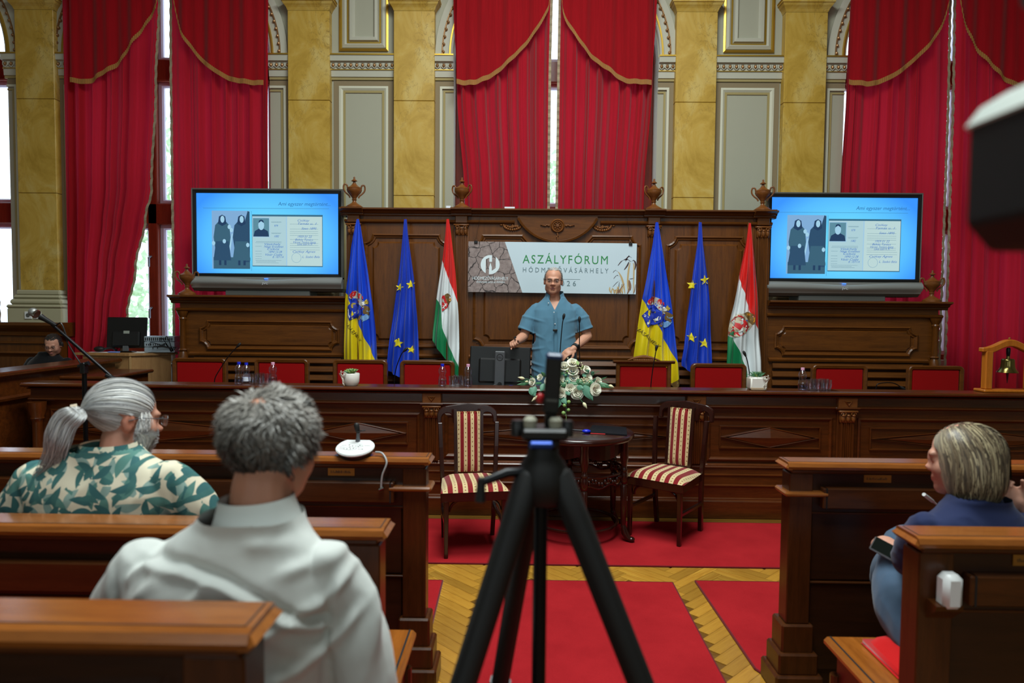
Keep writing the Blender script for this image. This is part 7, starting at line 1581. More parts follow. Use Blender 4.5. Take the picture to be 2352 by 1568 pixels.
    for s in (-1, 1):
        k = MB(); a = W(1270+s*17, 682, -.02); 
        def cf(u, v, s=s): 
            ang = math.radians(lerp(92, 236, u) if s < 0 else lerp(88, -56, u)); r = .072+.012*v+.006*u; return (r*math.cos(ang), .028+r*.95*math.sin(ang), z(668)+.004-.052*v*(.75+.25*u)-.040*(u**3))
        k.grid(cf, 20, 5); k.build('collar', sm, t, world=False, smooth=180)
    bt = MB()
    for px, py in ((1271, 717), (1273, 743), (1273.5, 770), (1275, 798), (1259, 696)):
        q = W(px, py); bt.sphere((q.x, -.146 if py > 735 else (-.12 if py > 710 else -.075), q.z), (.0055, .003, .0055), 10, 6)
    bt.build('shirt_buttons', M['white_plastic'], t, world=False, kind='stuff')
    pk = MB(); pk.box(-.013, .013, -.004, .001, z(850), z(722)); 
    pl_ = MB(); pl_.grid(lambda u, v: (lerp(-.012, .014, u)+.004, -.02-.105-.032*math.sin(min(1, v*1.35)*1.5)-.004, lerp(z(716), z(860), v)), 3, 20); pl_.build('shirt_placket', sm, t, world=False, smooth=180)
    q = W(1273, 757); m_ = MB(); m_.box(q.x-.019, q.x+.019, -.168, -.150, q.z-.010, q.z+.010, bv=.004); m_.build('clip_microphone', M['black'], t, world=False)
    # wristwatch, trousers
    k = MB(); ax = (wr-er).normalized(); c = lerp(er, wr, .90); k.tube([c-ax*.014, c+ax*.014], .034, 16); k.build('watch_strap', M['black_matte'], t, world=False); k = MB(); k.sphere(c+Vector((.016, -.024, .012)), (.018, .010, .018), 12, 8); k.build('watch_face', M['black'], t, world=False)
    tr = MB(); loft(tr, [(0, .02, z(905)-.02, .185, .135), (0, .02, .82, .18, .13), (0, .02, .72, .18, .12)])
    for s in (-1, 1): limb(tr, [(s*.09, .02, .78), (s*.10, .01, .45), (s*.10, .03, .08)], [.085, .065, .055])
    finish(remesh(tr, .012, 3), 'trousers', cloth_mat('dark_trousers', srgb(34, 36, 44)), t)
    for s in (-1, 1): MB().sphere((s*.10, -.03, .035), (.048, .13, .036), 14, 8).build('shoe', M['black'], t, world=False, smooth=60)
    hnd = wl+Vector((-.01, -.07, .025)); cl = MB(); cl.tube([hnd+Vector((-.005, .03, .01)), hnd+Vector((.002, -.035, .018))], .0095, 10); o = cl.build('presenter_remote', M['black'], None, M=chain_matrix(t)); tag(o, 'small black presenter remote in the speaker\'s hand', 'remote', kind='thing')
speaker()

# ---------------------------------------------------------------- man with the ponytail
def seated_torso(b, seat_z, sh_z, hw, dep, lean, extra=0.0, n=32, neck=.062, nx=.0):
    """torso from seat to neck; hw: shoulder half width"""
    H = sh_z-seat_z; lx = lambda k: lean*k
    loft(b, [(0, lx(0), seat_z, hw*.80+extra, dep*1.05+extra), (0, lx(.2), seat_z+H*.15, hw*.86+extra, dep*1.12+extra), (0, lx(.4), seat_z+H*.4, hw*.88+extra, dep*1.10+extra), (0, lx(.6), seat_z+H*.65, hw*.92+extra, dep*1.05+extra), (0, lx(.8), sh_z-.085, hw*.96+extra, dep*.97+extra), (0, lx(.9), sh_z-.045, hw*.90+extra, dep*.86+extra), (nx*.2, lx(.95), sh_z-.012, hw*.76+extra, dep*.74+extra), (nx*.5, lx(1), sh_z+.018, hw*.58+extra, dep*.64+extra), (nx*.85, lx(1.02), sh_z+.045, hw*.44+extra, dep*.58+extra), (nx, lx(1.05), sh_z+.075, neck+.012+extra, neck+.012+extra)], n)
def seated_legs(t, mat, seat_z, hw, floor_z, knee=.46, nm='trousers'):
    k = MB(); loft(k, [(0, 0, seat_z-.08, hw*.8, .13), (0, 0, seat_z+.03, hw*.85, .15), (0, .0, seat_z+.12, hw*.8, .13)])
    for s in (-1, 1): limb(k, [(s*.09, -.02, seat_z), (s*.10, -.25, seat_z+.01), (s*.10, -knee, seat_z-.01)], [.088, .078, .062]); limb(k, [(s*.10, -knee, seat_z-.02), (s*.10, -knee+.02, (seat_z+floor_z)/2), (s*.10, -knee+.03, floor_z+.09)], [.062, .056, .045])
    o = finish(remesh(k, .012, 3), nm, mat, t)
    for s in (-1, 1): MB().sphere((s*.10, -knee-.03, floor_z+.035), (.046, .13, .036), 12, 8).build('shoe', M['black'], t, world=False, smooth=60)
    return o
def ponytail_man():
    Y = 2.25; base = at(262, 1150, Y); zf = 0.0; t = thing('person', 'seated man with a long grey ponytail and green leaf-print shirt, seen from behind', 'person', (base.x, Y, .51), math.pi); inv = chain_matrix(t).inverted()
    W = lambda px, py, dy=0.0: inv @ at(px, py, Y+dy)
    hc = W(287, 958, .06); Mh = Matrix.Translation(hc) @ Matrix.Rotation(math.radians(-40), 4, 'Z') @ Matrix.Rotation(math.radians(10), 4, 'X') @ Matrix.Scale(1.10, 4)
    hd = Head(1.0, 1.1, 1.1); hp, hf = hd.mesh(); nb = W(272, 1048, .02)
    b = MB(); b.add([Mh @ Vector(p) for p in hp], hf); limb(b, [hc+Vector((0, .02, -.06)), hc+Vector((0, .03, -.11)), nb+Vector((0, 0, -.03))], [.062, .066, .075])
    shz = W(262, 1062).z; hw = .262; seated_torso(b, 0, shz-.04, hw-.045, .095, .05, nx=nb.x)
    sl, sr = Vector((hw-.02, .06, shz-.035)), Vector((-hw+.02, .06, shz-.035)); el, er = Vector((hw+.06, .0, shz-.33)), Vector((-hw-.06, -.02, shz-.33)); wl, wr = Vector((hw-.06, -.24, shz-.40)), Vector((-hw+.06, -.26, shz-.40))
    for a, e, w in ((sl, el, wl), (sr, er, wr)): limb(b, [lerp(a, e, .12), lerp(a, e, .5), e], [.042, .046, .044]); limb(b, [e, lerp(e, w, .5), w], [.046, .042, .03])
    hand(b, wl, (-.4, -.9, -.15), (0, 0, -1), 1.0, .35, -1); hand(b, wr, (.4, -.9, -.15), (0, 0, -1), 1.0, .35, 1)
    me = remesh(b, .006, 2, .4); P, N = co_no(me); Hm = np.array(Mh.inverted()); H = P@Hm[:3, :3].T+Hm[:3, 3]; near = np.linalg.norm(H, axis=1) < .16
    T = np.where(near[:, None], face_tint(H), 1.0); T = T*np.where((near & (gauss(H, (-.08, .01, -.015), (.02, .04, .045)) > .3))[:, None], np.array((1.0, .86, .82)), 1.0); finish(me, 'body', skin_mat('ponytail_man_skin', srgb(196, 142, 120)), t, T)
    # swept-back hair running to the tie
    tie = np.array((.008, .128, .012)); rn = np.random.default_rng(5)
    D = sphere_pts(16000, 8); R = hd.C+D*hd.radius(D)[:, None]; x, y, zz = R.T; hl = np.interp(y, [-.10, -.085, -.07, -.055, -.035, -.015, .02, .05, .10], [.10, .085, .06, .030, .012, .008, -.005, -.060, -.085]); m = (zz > hl) & (y > -.090) & ~((np.abs(x) > .070) & (zz < .022) & (y < .045) & (y > -.015)); R = R[m][:6500]
    def flow(Q, k): v = tie-Q; v[:, 2] += .35*np.abs(v[:, 1])*np.clip(-Q[:, 2]/.05, -.2, .3); return v
    pa = grow(hd, R, flow, 16, .011, .003, .012, .0006, 6)
    dd = np.linalg.norm(pa-tie, axis=2); hit = np.minimum.accumulate(np.where(dd < .035, 0, 1), axis=1); hold = pa.copy()
    for k in range(1, pa.shape[1]): s_ = hit[:, k] == 0; hold[s_, k] = tie+(hold[s_, k-1]-tie)*.55
    def shade(pts, lo, hi, seed): r = np.random.default_rng(seed); g = r.uniform(lo, hi, len(pts)); w = r.uniform(-.02, .03, len(pts)); return np.clip(np.stack([g+w, g+w*.4, g-w*.8], 1), 0.02, 1)
    Mn = np.array(Mh); tr = lambda A: A@Mn[:3, :3].T+Mn[:3, 3]
    cap = MB(); u_ = sphere_pts(10, 1)
    tn = shade(pa, .34, .74, 2); tn *= np.where(pa[:, 0, 2] < -.01, .9, 1.0)[:, None]; strands('hair', t, tr(hold), tn, .0042, 3, tuple(hc))
    # side whiskers and beard
    D = sphere_pts(9000, 12); R = hd.C+D*hd.radius(D)[:, None]; x, y, zz = R.T; m = (zz < -.02) & (y < .0) & (y > -.10) & (zz > -.115) & ((np.abs(x) > .03) | (zz < -.078)) & ~((np.abs(x) < .028) & (zz > -.078)) & ~((np.abs(x) > .055) & (y > -.008)); B_ = R[m][:1800]
    m2 = (np.abs(R[:, 0]) > .060) & (R[:, 1] < -.012) & (R[:, 1] > -.05) & (R[:, 2] < .03) & (R[:, 2] > -.03); B_ = np.concatenate([B_, R[m2][:500]])
    pb = grow(hd, B_, lambda Q, k: np.stack([Q[:, 0]*2, Q[:, 1]*1.2-.01, 0*Q[:, 0]-.06], 1), 7, .0065, .002, .016, .0015, 9); strands('beard', t, tr(pb), shade(pb, .5, .85, 4), .0034, 5, tuple(hc))
    # ponytail
    tw = Vector(tr(tie[None])[0]); MB().tube([tw+Vector((.0, .006, .004)), tw+Vector((.016, .016, .002))], [.019, .018], 14).build('hair_tie', plain('beige_hair_tie', srgb(196, 178, 156), .8), t, world=False, smooth=60)
    key = [tw, W(178, 946, -.12), W(150, 968, -.13), W(132, 1010, -.14), W(122, 1050, -.13), W(105, 1085, -.12), W(78, 1115, -.10)]; n = 420; KP = np.array([tuple(p) for p in catmull([tuple(k) for k in key], 5)]); m_ = len(KP); sp = np.interp(np.linspace(0, 1, m_), [0, .08, .25, .5, .75, 1], [.012, .018, .034, .034, .022, .014])
    a = rn.uniform(0, 2*np.pi, n); r = np.sqrt(rn.uniform(0, 1, n)); ph = rn.uniform(0, 6.28, n); ti = np.linspace(0, 1, m_)
    TP = KP[None]+np.stack([(r*np.cos(a))[:, None]*sp[None], (.6*r*np.sin(a))[:, None]*sp[None], (r*np.sin(a*1.3+1))[:, None]*sp[None]*.6], -1); wv = .016*np.sin(ti[None]*6+ph[:, None])*ti[None]; TP[..., 0] += wv; TP[..., 2] += wv*.5
    lnk = rn.uniform(.45, 1.0, n); idx = ti[None]*lnk[:, None]*(m_-1); i0 = np.clip(idx.astype(int), 0, m_-2); fr = (idx-i0)[..., None]; ar = np.arange(n)[:, None]; TP = TP[ar, i0]*(1-fr)+TP[ar, i0+1]*fr
    tl = shade(TP, .36, .78, 7); fade = np.linspace(1, .55, m_)[None, :, None]; strands('ponytail', t, TP, np.repeat(tl[:, None, :], m_, 1)*fade, .0028, 8, tuple(Vector(KP.mean(0))+Vector((0, -.3, 0))))
    glasses(t, Mh, M['grey_metal'], w=.022, h=.017, rimless=True, y=-.112)
    s = MB(); seated_torso(s, .0, shz, hw, .135, .05, .012, nx=nb.x)
    for a_, e in ((sl, el), (sr, er)): limb(s, [a_-Vector((a_.x*.10, 0, .01)), lerp(a_, e, .35), lerp(a_, e, .85)], [.070, .080, .090], 18)
    me = remesh(s, .0075, 5)
    def fold(P):
        d = .008*np.exp(-((P[:, 2]-(shz-.165-.35*P[:, 0]**2))/.012)**2)*(P[:, 1] > .05); d += -.006*np.exp(-((P[:, 2]-(shz-.185-.35*P[:, 0]**2))/.014)**2)*(P[:, 1] > .05)
        for s_ in (-1, 1): d += -.008*np.exp(-((P[:, 0]-s_*(hw-.015)-.12*(P[:, 2]-shz))/.010)**2)*np.clip((shz+.0-P[:, 2])/.08, 0, 1)
        return d
    wrinkle(me, .010, 6, 4.0, (1, 1, .8), fold); P, N = co_no(me); bm = bmesh.new(); bm.from_mesh(me); bmesh.ops.delete(bm, geom=[v for v in bm.verts if v.co.z > shz+.068], context='VERTS'); bm.to_mesh(me); bm.free()
    M['leaf_shirt'] = leaf_shirt_mat(); finish(me, 'shirt', M['leaf_shirt'], t)
    collar(t, Matrix.Translation((nb.x, .035, shz+.030)), .084, .098, -.018, .044, M['leaf_shirt'], -60, 240, .016, ry=.95)
    seated_legs(t, cloth_mat('grey_trousers', srgb(60, 62, 66)), .0, .22, -.51)
ponytail_man()

# ---------------------------------------------------------------- man in the white shirt
def white_shirt_man():
    Y = 1.36; base = at(560, 1300, Y); t = thing('person', 'seated man with curly grey hair and a white long-sleeved shirt, seen from behind', 'person', (base.x, Y, .61), math.pi); inv = chain_matrix(t).inverted()
    W = lambda px, py, dy=0.0: inv @ at(px, py, Y+dy)
    hc = W(622, 1028, .03); Mh = Matrix.Translation(hc) @ Matrix.Rotation(math.radians(-27), 4, 'Z') @ Matrix.Rotation(math.radians(-5), 4, 'Y') @ Matrix.Rotation(math.radians(6), 4, 'X') @ Matrix.Scale(.98, 4); hd = Head(1.0, 1.05); hp, hf = hd.mesh(); nb = W(606, 1150, .0)
    b = MB(); b.add([Mh @ Vector(p) for p in hp], hf); limb(b, [hc+Vector((0, .02, -.06)), lerp(hc, nb, .6)+Vector((0, .02, 0)), nb+Vector((0, .01, -.03))], [.056, .058, .066])
    shz = W(560, 1235).z; hw = .212; seated_torso(b, 0, shz-.04, hw-.04, .09, .045, nx=nb.x)
    sl, sr = Vector((hw-.01, .05, shz-.035)), Vector((-hw+.01, .05, shz-.035)); el, er = Vector((hw+.04, .02, shz-.32)), Vector((-hw-.035, .0, shz-.32)); wl, wr = Vector((hw-.06, -.24, shz-.38)), Vector((-hw+.06, -.26, shz-.36))
    for a, e, w in ((sl, el, wl), (sr, er, wr)): limb(b, [lerp(a, e, .12), lerp(a, e, .5), e], [.038, .042, .040]); limb(b, [e, lerp(e, w, .5), w], [.043, .040, .028])
    hand(b, wl, (-.4, -.9, -.15), (0, 0, -1), 1.0, .35, -1); hand(b, wr, (.4, -.9, -.15), (0, 0, -1), 1.0, .35, 1)
    me = remesh(b, .006, 2, .4); P, N = co_no(me); Hm = np.array(Mh.inverted()); H = P@Hm[:3, :3].T+Hm[:3, 3]; near = np.linalg.norm(H, axis=1) < .16; T = np.where(near[:, None], face_tint(H), 1.0); finish(me, 'body', skin_mat('white_shirt_man_skin', srgb(196, 138, 112)), t, T)
    # tousled hair
    rn = np.random.default_rng(3); D = sphere_pts(16000, 4); R = hd.C+D*hd.radius(D)[:, None]; x, y, zz = R.T; hl = np.interp(y, [-.10, -.07, -.04, -.01, .02, .045, .07, .10], [.09, .06, .03, .015, -.005, -.055, -.09, -.105]); m = (zz > hl) & (y > -.085) & ~((np.abs(x) > .066) & (zz < .018) & (y < .042)); R = R[m][:8500]
    ph = rn.uniform(0, 6.28, len(R)); crown = np.array((.0, .055, .095))
    def flow(Q, k): o = Q-crown; n1 = nvec(Q, 24, 2.0); n2 = nvec(Q, 24, 9.0); w = np.stack([n1, n2*.5, n1*n2+.2*np.sin(ph+k)], 1)*1.5; o = o/(np.linalg.norm(o, axis=1, keepdims=True)+1e-6); return o+w+np.array((0, 0, -.35))
    pa = grow(hd, R, flow, 9, .0062, .003, .017, .0015, 6); curl = .0035*np.sin(np.arange(9)[None]*1.1+ph[:, None]); N_ = pa-hd.C; N_ /= np.linalg.norm(N_, axis=2, keepdims=True); top = np.clip((pa[:, :1, 2:]-.02)/.08, 0, 1); pa = pa+N_*(curl[..., None]+.008*top*np.linspace(0, 1, 9)[None, :, None])
    g = np.clip(.035+.22*np.clip((pa[:, 0, 2]-.005)/.09, 0, 1)**1.3+.07*np.clip(np.abs(pa[:, 0, 0])/.07-.5, 0, 1)+rn.normal(0, .03, len(pa)), .02, .5); tn = np.stack([g, g*.93, g*.84], 1); Mn = np.array(Mh); tr = lambda A: A@Mn[:3, :3].T+Mn[:3, 3]; strands('hair', t, tr(pa), tn, .0040, 9, tuple(hc))
    # shirt with a yoke seam and gathered back
    s = MB(); seated_torso(s, .0, shz, hw, .125, .045, .010, neck=.066, nx=nb.x)
    for a_, e, w in ((sl, el, wl), (sr, er, wr)): limb(s, [a_-Vector((a_.x*.10, 0, .012)), lerp(a_, e, .4), e, lerp(e, w, .5), lerp(e, w, .9)], [.058, .066, .064, .056, .046], 18)
    me = remesh(s, .0062, 3)
    def line(pts): q = sorted((W(px, py, -.14).x, W(px, py, -.14).z) for px, py in pts); return [k[0] for k in q], [k[1] for k in q]
    def fold(P):
        bk = np.clip(P[:, 1]/.04, 0, 1); d = np.zeros(len(P))
        def ridge(pts, amp, w, ends=.03): X, Z = line(pts); q = P[:, 2]-np.interp(P[:, 0], X, Z); e = np.clip((P[:, 0]-X[0])/ends, 0, 1)*np.clip((X[-1]-P[:, 0])/ends, 0, 1); return amp*np.exp(-(q/w)**2)*e*bk, q, e
        yk = [(262, 1350), (330, 1312), (430, 1318), (520, 1345), (600, 1385), (680, 1440), (760, 1470)]
        r, q, e = ridge(yk, .011, .010); d += r; d -= .010*np.exp(-((q-.019)/.009)**2)*e*bk; d += .006*np.exp(-((q+.045)/.02)**2)*e*bk
        for pts, a_, w in (([(560, 1470), (660, 1430), (740, 1390), (800, 1330)], .010, .014), ([(600, 1568), (680, 1540), (760, 1490), (830, 1420)], .012, .016), ([(420, 1400), (470, 1350), (510, 1330)], .008, .012), ([(620, 1330), (720, 1310), (800, 1290)], .008, .014), ([(540, 1250), (650, 1270), (760, 1320)], .006, .016), ([(300, 1400), (350, 1340), (400, 1330)], .008, .013)): d += ridge(pts, a_, w)[0]
        for s_ in (-1, 1):
            ed = P[:, 0]-s_*(hw-.005)-.06*(P[:, 2]-shz)*s_; d -= .009*np.exp(-(ed/.008)**2)*np.clip((shz-.02-P[:, 2])/.05, 0, 1); out = np.clip((s_*P[:, 0]-hw+.005)/.01, 0, 1); d += out*.009*np.sin(P[:, 1]*70+P[:, 2]*25)*np.exp(-((P[:, 2]-(shz-.13))/.08)**2)
        return d
    wrinkle(me, .007, 6.5, 6.0, (1, 1, .7), fold); bm = bmesh.new(); bm.from_mesh(me); bmesh.ops.delete(bm, geom=[v for v in bm.verts if v.co.z > shz+.068], context='VERTS'); bm.to_mesh(me); bm.free()
    M['white_cotton'] = cloth_mat('white_cotton', srgb(204, 208, 204), .85, 600, .03, .12); finish(me, 'shirt', M['white_cotton'], t)
    collar(t, Matrix.Translation((nb.x, .030, shz+.038)) @ Matrix.Rotation(math.radians(3), 4, 'Y'), .072, .086, -.018, .056, M['white_cotton'], -70, 250, .012, ry=.95)
    seated_legs(t, cloth_mat('navy_trousers', srgb(40, 44, 56)), .0, .19, -.51)
white_shirt_man()

# ---------------------------------------------------------------- woman in navy
def woman():
    Y = 2.26; base = at(2225, 1220, Y); t = thing('person', 'seated woman with streaked blonde hair and a navy shirt holding a phone', 'person', (base.x, Y, .50), math.pi); inv = chain_matrix(t).inverted()
    W = lambda px, py, dy=0.0: inv @ at(px, py, Y+dy)
    hc = W(2212, 1052, .03); Mh = Matrix.Translation(hc) @ Matrix.Rotation(math.radians(54), 4, 'Z') @ Matrix.Rotation(math.radians(6), 4, 'X') @ Matrix.Scale(1.04, 4); hd = Head(.95, .92, .85, .8); hp, hf = hd.mesh(); nb = W(2235, 1145, .0)
    b = MB(); b.add([Mh @ Vector(p) for p in hp], hf); limb(b, [hc+Vector((0, .01, -.06)), lerp(hc, nb, .6)+Vector((0, .01, 0)), nb+Vector((0, .01, -.03))], [.046, .048, .056])
    shz = W(2225, 1178).z; hw = .190; seated_torso(b, 0, shz-.04, hw-.04, .085, .03, neck=.046, nx=nb.x)
    sl, sr = Vector((hw-.01, .03, shz-.03)), Vector((-hw+.01, .03, shz-.03)); el, er = W(2092, 1290, .06), Vector((-hw-.12, -.02, shz-.18)); wl = W(2075, 1268, .24); wr = W(2352, 1160, .0)
    limb(b, [lerp(sl, el, .12), lerp(sl, el, .5), el], [.036, .040, .038]); limb(b, [el, lerp(el, wl, .5), wl], [.040, .036, .025]); limb(b, [lerp(sr, er, .12), lerp(sr, er, .5), er], [.036, .040, .038]); limb(b, [er, lerp(er, wr, .5), wr], [.040, .036, .025])
    hand(b, wl, (.35, -.45, .25), (-.2, .2, -.8), .86, .5, -1); hand(b, wr, (.75, .0, .55), (.2, .6, .2), .86, .45, 1)
    me = remesh(b, .0052, 2, .4); P, N = co_no(me); Hm = np.array(Mh.inverted()); H = P@Hm[:3, :3].T+Hm[:3, 3]; near = np.linalg.norm(H, axis=1) < .15; T = np.where(near[:, None], face_tint(H, (.84, .52, .52)), 1.0); finish(me, 'body', skin_mat('woman_skin', srgb(206, 152, 130)), t, T)
    # shoulder-length bob on its own volume
    def vol(P, d):
        v = ell(P, (0, .018, .030), (.090, .106, .088)); v = smin(v, ell(P, (0, .030, -.06), (.096, .098, .105)), .05); return v
    hv = Head(extra=vol); rn = np.random.default_rng(9); D = sphere_pts(14000, 21); R = hv.C+D*hv.radius(D)[:, None]; x, y, zz = R.T; m = (zz > .02) & (y > np.where(zz > .075, -.075, -.066+.0*zz)); R = R[m][:5200]; ph = rn.uniform(0, 6.28, len(R)); st = 20
    def flow(Q, k): sx = np.sign(Q[:, 0]-.012+1e-5); dn = np.stack([sx*np.clip(.6-6*np.abs(Q[:, 0]), 0, .6), .25*np.clip(Q[:, 2]/.05, -.3, 1)+.12*np.sin(ph+k*.35), 0*sx-.9], 1); return dn
    pa = grow(hv, R, flow, st, .0115, -.006, .010, .0008, 3)
    cut = rn.uniform(-.150, -.115, len(pa)); below = pa[:, :, 2] < cut[:, None]; fi = np.where(below.any(1), below.argmax(1), st-1)
    for k in range(1, st): s_ = k > fi; pa[s_, k] = pa[s_, k-1]+np.array((0, 0, -.0004))
    face = (pa[:, :, 1] < -.060) & (pa[:, :, 2] < .040); pa[:, :, 1] = np.where(face, -.060+(pa[:, :, 1]+.060)*.15, pa[:, :, 1])
    r = rn.uniform(0, 1, len(pa)); base_ = np.where((r > .70)[:, None], np.array((.40, .33, .20)), np.where((r > .35)[:, None], np.array((.17, .125, .075)), np.array((.075, .055, .036)))); base_ = base_*rn.uniform(.75, 1.2, (len(pa), 1)); fr_ = np.clip((-.03-pa[:, 0, 1])/.04, 0, 1)[:, None]; base_ = base_*(1-fr_*.6)+np.array((.50, .46, .36))*fr_*.6
    Mn = np.array(Mh); tr = lambda A: A@Mn[:3, :3].T+Mn[:3, 3]; strands('hair', t, tr(pa), base_, .0058, 4, tuple(hc))
    cp = Head(extra=lambda P, d: vol(P, d)+.010); u = np.linspace(0, 2*np.pi, 48, endpoint=False); v = np.linspace(.05, 2.55, 30)[::-1]; U, V = np.meshgrid(u, v); Dc = np.stack([np.cos(U)*np.sin(V), np.sin(U)*np.sin(V), np.cos(V)], -1).reshape(-1, 3); Pc = cp.C+Dc*cp.radius(Dc)[:, None]; fc = (Pc[:, 1] < -.045) & (Pc[:, 2] < .05); Pc[fc] = cp.C+(Pc[fc]-cp.C)*.55; k = MB(); k.add([tuple(p) for p in tr(Pc)], [(j*48+i, j*48+(i+1) % 48, (j+1)*48+(i+1) % 48, (j+1)*48+i) for j in range(29) for i in range(48)]); k.build('hair_underlayer', plain('dark_blonde_underlayer', (.05, .036, .022, 1), .6), t, world=False, smooth=180)
    s = MB(); seated_torso(s, .0, shz, hw, .118, .03, .010, neck=.056, nx=nb.x)
    limb(s, [sl-Vector((sl.x*.1, 0, .01)), lerp(sl, el, .4), lerp(sl, el, .92)], [.052, .058, .062], 18); limb(s, [sr-Vector((sr.x*.1, 0, .01)), lerp(sr, er, .4), lerp(sr, er, .86)], [.052, .058, .060], 18)
    me = remesh(s, .0065, 4); wrinkle(me, .007, 7, 8.0, (1, 1, 1.4)); bm = bmesh.new(); bm.from_mesh(me); bmesh.ops.delete(bm, geom=[v for v in bm.verts if v.co.z > shz+.068], context='VERTS'); bm.to_mesh(me); bm.free(); nv = cloth_mat('navy_cotton', srgb(34, 44, 82), .85, 500, .08, .15); finish(me, 'shirt', nv, t)
    collar(t, Matrix.Translation((nb.x, .025, shz+.030)), .064, .080, -.014, .042, nv, -70, 250, .014, ry=.95)
    # jeans: crossed thigh rising at her side
    k = MB(); loft(k, [(0, 0, -.06, hw*.85, .13), (0, 0, .06, hw*.95, .15), (0, .0, .16, hw*.85, .13)]); limb(k, [(.10, -.02, .0), W(2075, 1400, .16), W(2062, 1330, .30)], [.095, .092, .085]); limb(k, [W(2062, 1330, .30), W(2070, 1260, .36), W(2085, 1240, .42)], [.082, .072, .06]); limb(k, [(-.09, -.02, .0), (-.10, -.25, .0), (-.10, -.44, -.02)], [.09, .08, .065]); limb(k, [(-.10, -.44, -.02), (-.10, -.42, -.25), (-.10, -.41, -.42)], [.065, .055, .045]); limb(k, [W(2085, 1250, .42), (.0, -.50, .05), (-.12, -.52, -.12)], [.07, .058, .048])
    me = remesh(k, .009, 4); wrinkle(me, .005, 10, 1.0); dn = cloth_mat('blue_denim', srgb(70, 92, 116), .85, 300, .14, .2); finish(me, 'jeans', dn, t)
    for q in ((-.10, -.46, -.465), (-.13, -.58, -.17)): MB().sphere(q, (.04, .12, .034), 12, 8).build('shoe', M['white_plastic'], t, world=False, smooth=60)
    # phone
    p0, p1 = at(2003, 1245, Y+.14), at(2120, 1308, Y+.05); ph_ = thing('phone', 'dark smartphone held by the seated woman', 'phone', tuple((p0+p1)/2)); d = (p1-p0).normalized(); up = Vector((0, -.42, .9)); sd = d.cross(up).normalized(); up = sd.cross(d); Mx = Matrix((d, sd, up)).transposed().to_4x4(); Mx.translation = (p0+p1)/2; ln = (p1-p0).length/2
    MB().box(-ln, ln, -.039, .039, -.0045, .0045, Mx, bv=.004).build('phone_case', plain('grey_phone_frame', srgb(92, 94, 98), .3, .5), ph_); MB().box(-ln+.004, ln-.004, -.035, .035, .0044, .0052, Mx).build('phone_screen', plain('phone_glass', srgb(12, 20, 18), .08), ph_)
woman()

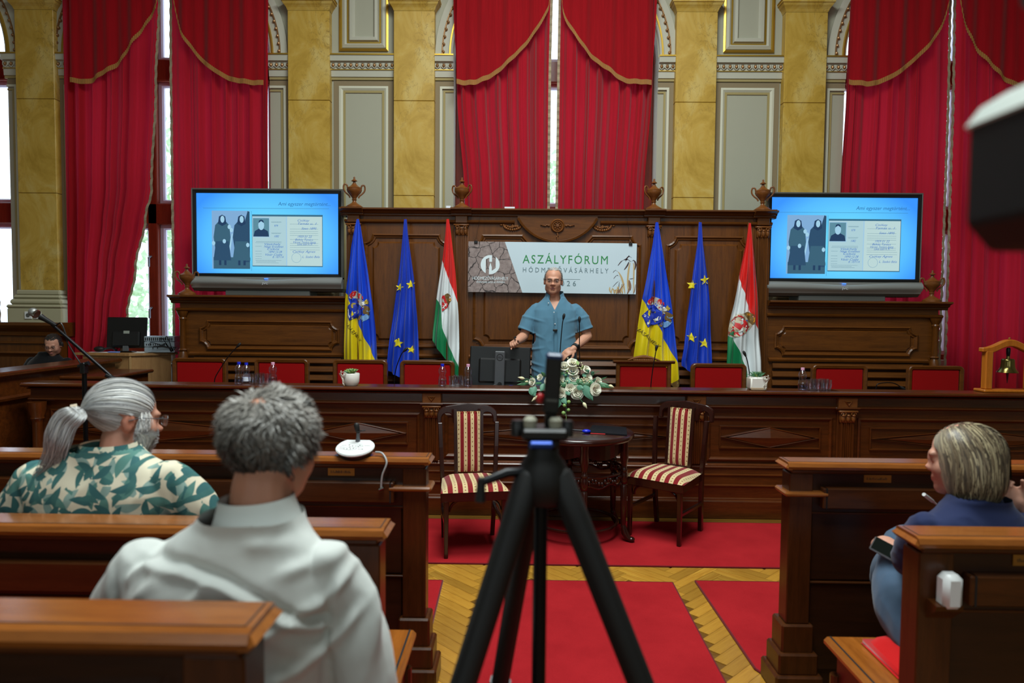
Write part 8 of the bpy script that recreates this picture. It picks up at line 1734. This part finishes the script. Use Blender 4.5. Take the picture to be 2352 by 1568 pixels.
# ---------------------------------------------------------------- young man at the side desk
def young_man():
    Y = 7.0; base = at(112, 870, Y); t = thing('person', 'young bearded man in black with glasses looking down behind the side desk', 'person', (base.x, Y, .70)); inv = chain_matrix(t).inverted(); W = lambda px, py, dy=0.0: inv @ at(px, py, Y+dy)
    hc = W(122, 791, -.02); Mh = Matrix.Translation(hc) @ Matrix.Rotation(math.radians(14), 4, 'Z') @ Matrix.Rotation(math.radians(20), 4, 'X') @ Matrix.Scale(.94, 4); hd = Head(1.0, 1.0); hp, hf = hd.mesh(72, 60); nb = W(114, 822, .05)
    b = MB(); b.add([Mh @ Vector(p) for p in hp], hf); limb(b, [hc+Vector((0, .03, -.05)), lerp(hc, nb, .6)+Vector((0, .02, 0)), nb], [.054, .056, .062]); shz = W(112, 824).z; hw = .21; seated_torso(b, -.0, shz-.015, hw-.04, .08, .0)
    arms = []
    for s in (-1, 1):
        a, e, w = Vector((s*(hw-.01), .02, shz-.03)), Vector((s*(hw+.05), -.04, shz-.30)), Vector((s*.10, -.25, shz-.36)); arms.append((a, e, w)); limb(b, [lerp(a, e, .12), lerp(a, e, .5), e], [.036, .04, .038]); limb(b, [e, lerp(e, w, .5), w], [.04, .036, .026]); hand(b, w, (-s*.3, -.9, -.1), (0, 0, -1), .95, .4, s)
    me = remesh(b, .006, 2, .4); P, N = co_no(me); Hm = np.array(Mh.inverted()); H = P@Hm[:3, :3].T+Hm[:3, 3]; near = np.linalg.norm(H, axis=1) < .16; T = np.where(near[:, None], face_tint(H, (.8, .55, .55), (.75, (.30, .24, .22)), (.3, .25, .22)), 1.0); finish(me, 'body', skin_mat('young_man_skin', srgb(206, 150, 126)), t, T)
    rn = np.random.default_rng(2); D = sphere_pts(6000, 2); R = hd.C+D*hd.radius(D)[:, None]; x, y, zz = R.T; m = (zz > np.where(y < -.03, .066+.25*(y+.09), np.where(y < .03, .01-(y+.03)*.9, -.05))) & (y > -.083); R = R[m][:2600]; pa = grow(hd, R, lambda Q, k: Q*np.array((3, 2, 1))+np.array((0, .3, -.1)), 5, .007, .002, .008, .001, 4); g = rn.uniform(.012, .035, len(pa)); Mn = np.array(Mh); strands('hair', t, pa@Mn[:3, :3].T+Mn[:3, 3], np.stack([g, g*.85, g*.75], 1), .005, 2, tuple(hc))
    glasses(t, Mh, M['black'], w=.021, h=.014); features(t, Mh)
    s = MB(); seated_torso(s, .0, shz, hw, .112, .0, .008)
    for a, e, w in arms: limb(s, [a-Vector((a.x*.1, 0, .01)), lerp(a, e, .45), e, lerp(e, w, .8)], [.06, .06, .05, .038], 14)
    me = remesh(s, .008, 4); wrinkle(me, .004, 8, 3.0); finish(me, 'jumper', cloth_mat('black_jumper', srgb(16, 16, 19), .8), t); collar(t, Matrix.Translation((nb.x, .03, shz+.02)), .066, .07, -.01, .03, cloth_mat('black_rib', srgb(14, 14, 16)), 0, 360, .0, name='neckband'); seated_legs(t, cloth_mat('black_trousers', srgb(22, 22, 26)), .0, .19, -.45, .40)
    st = thing('stool', 'plain dark stool under the young man in black', 'stool', (base.x, Y, .25)); MB().lathe([(.17, .36), (.18, .37), (.18, .39), (.16, .40)], 20, (base.x, Y, .22)).build('seat', M['black'], st, smooth=40)
    for a in range(4): MB().tube([(base.x+.13*math.cos(a*1.571+.8), Y+.13*math.sin(a*1.571+.8), .25), (base.x+.10*math.cos(a*1.571+.8), Y+.10*math.sin(a*1.571+.8), .58)], .013, 8).build('leg', M['black_metal'], st)
young_man()
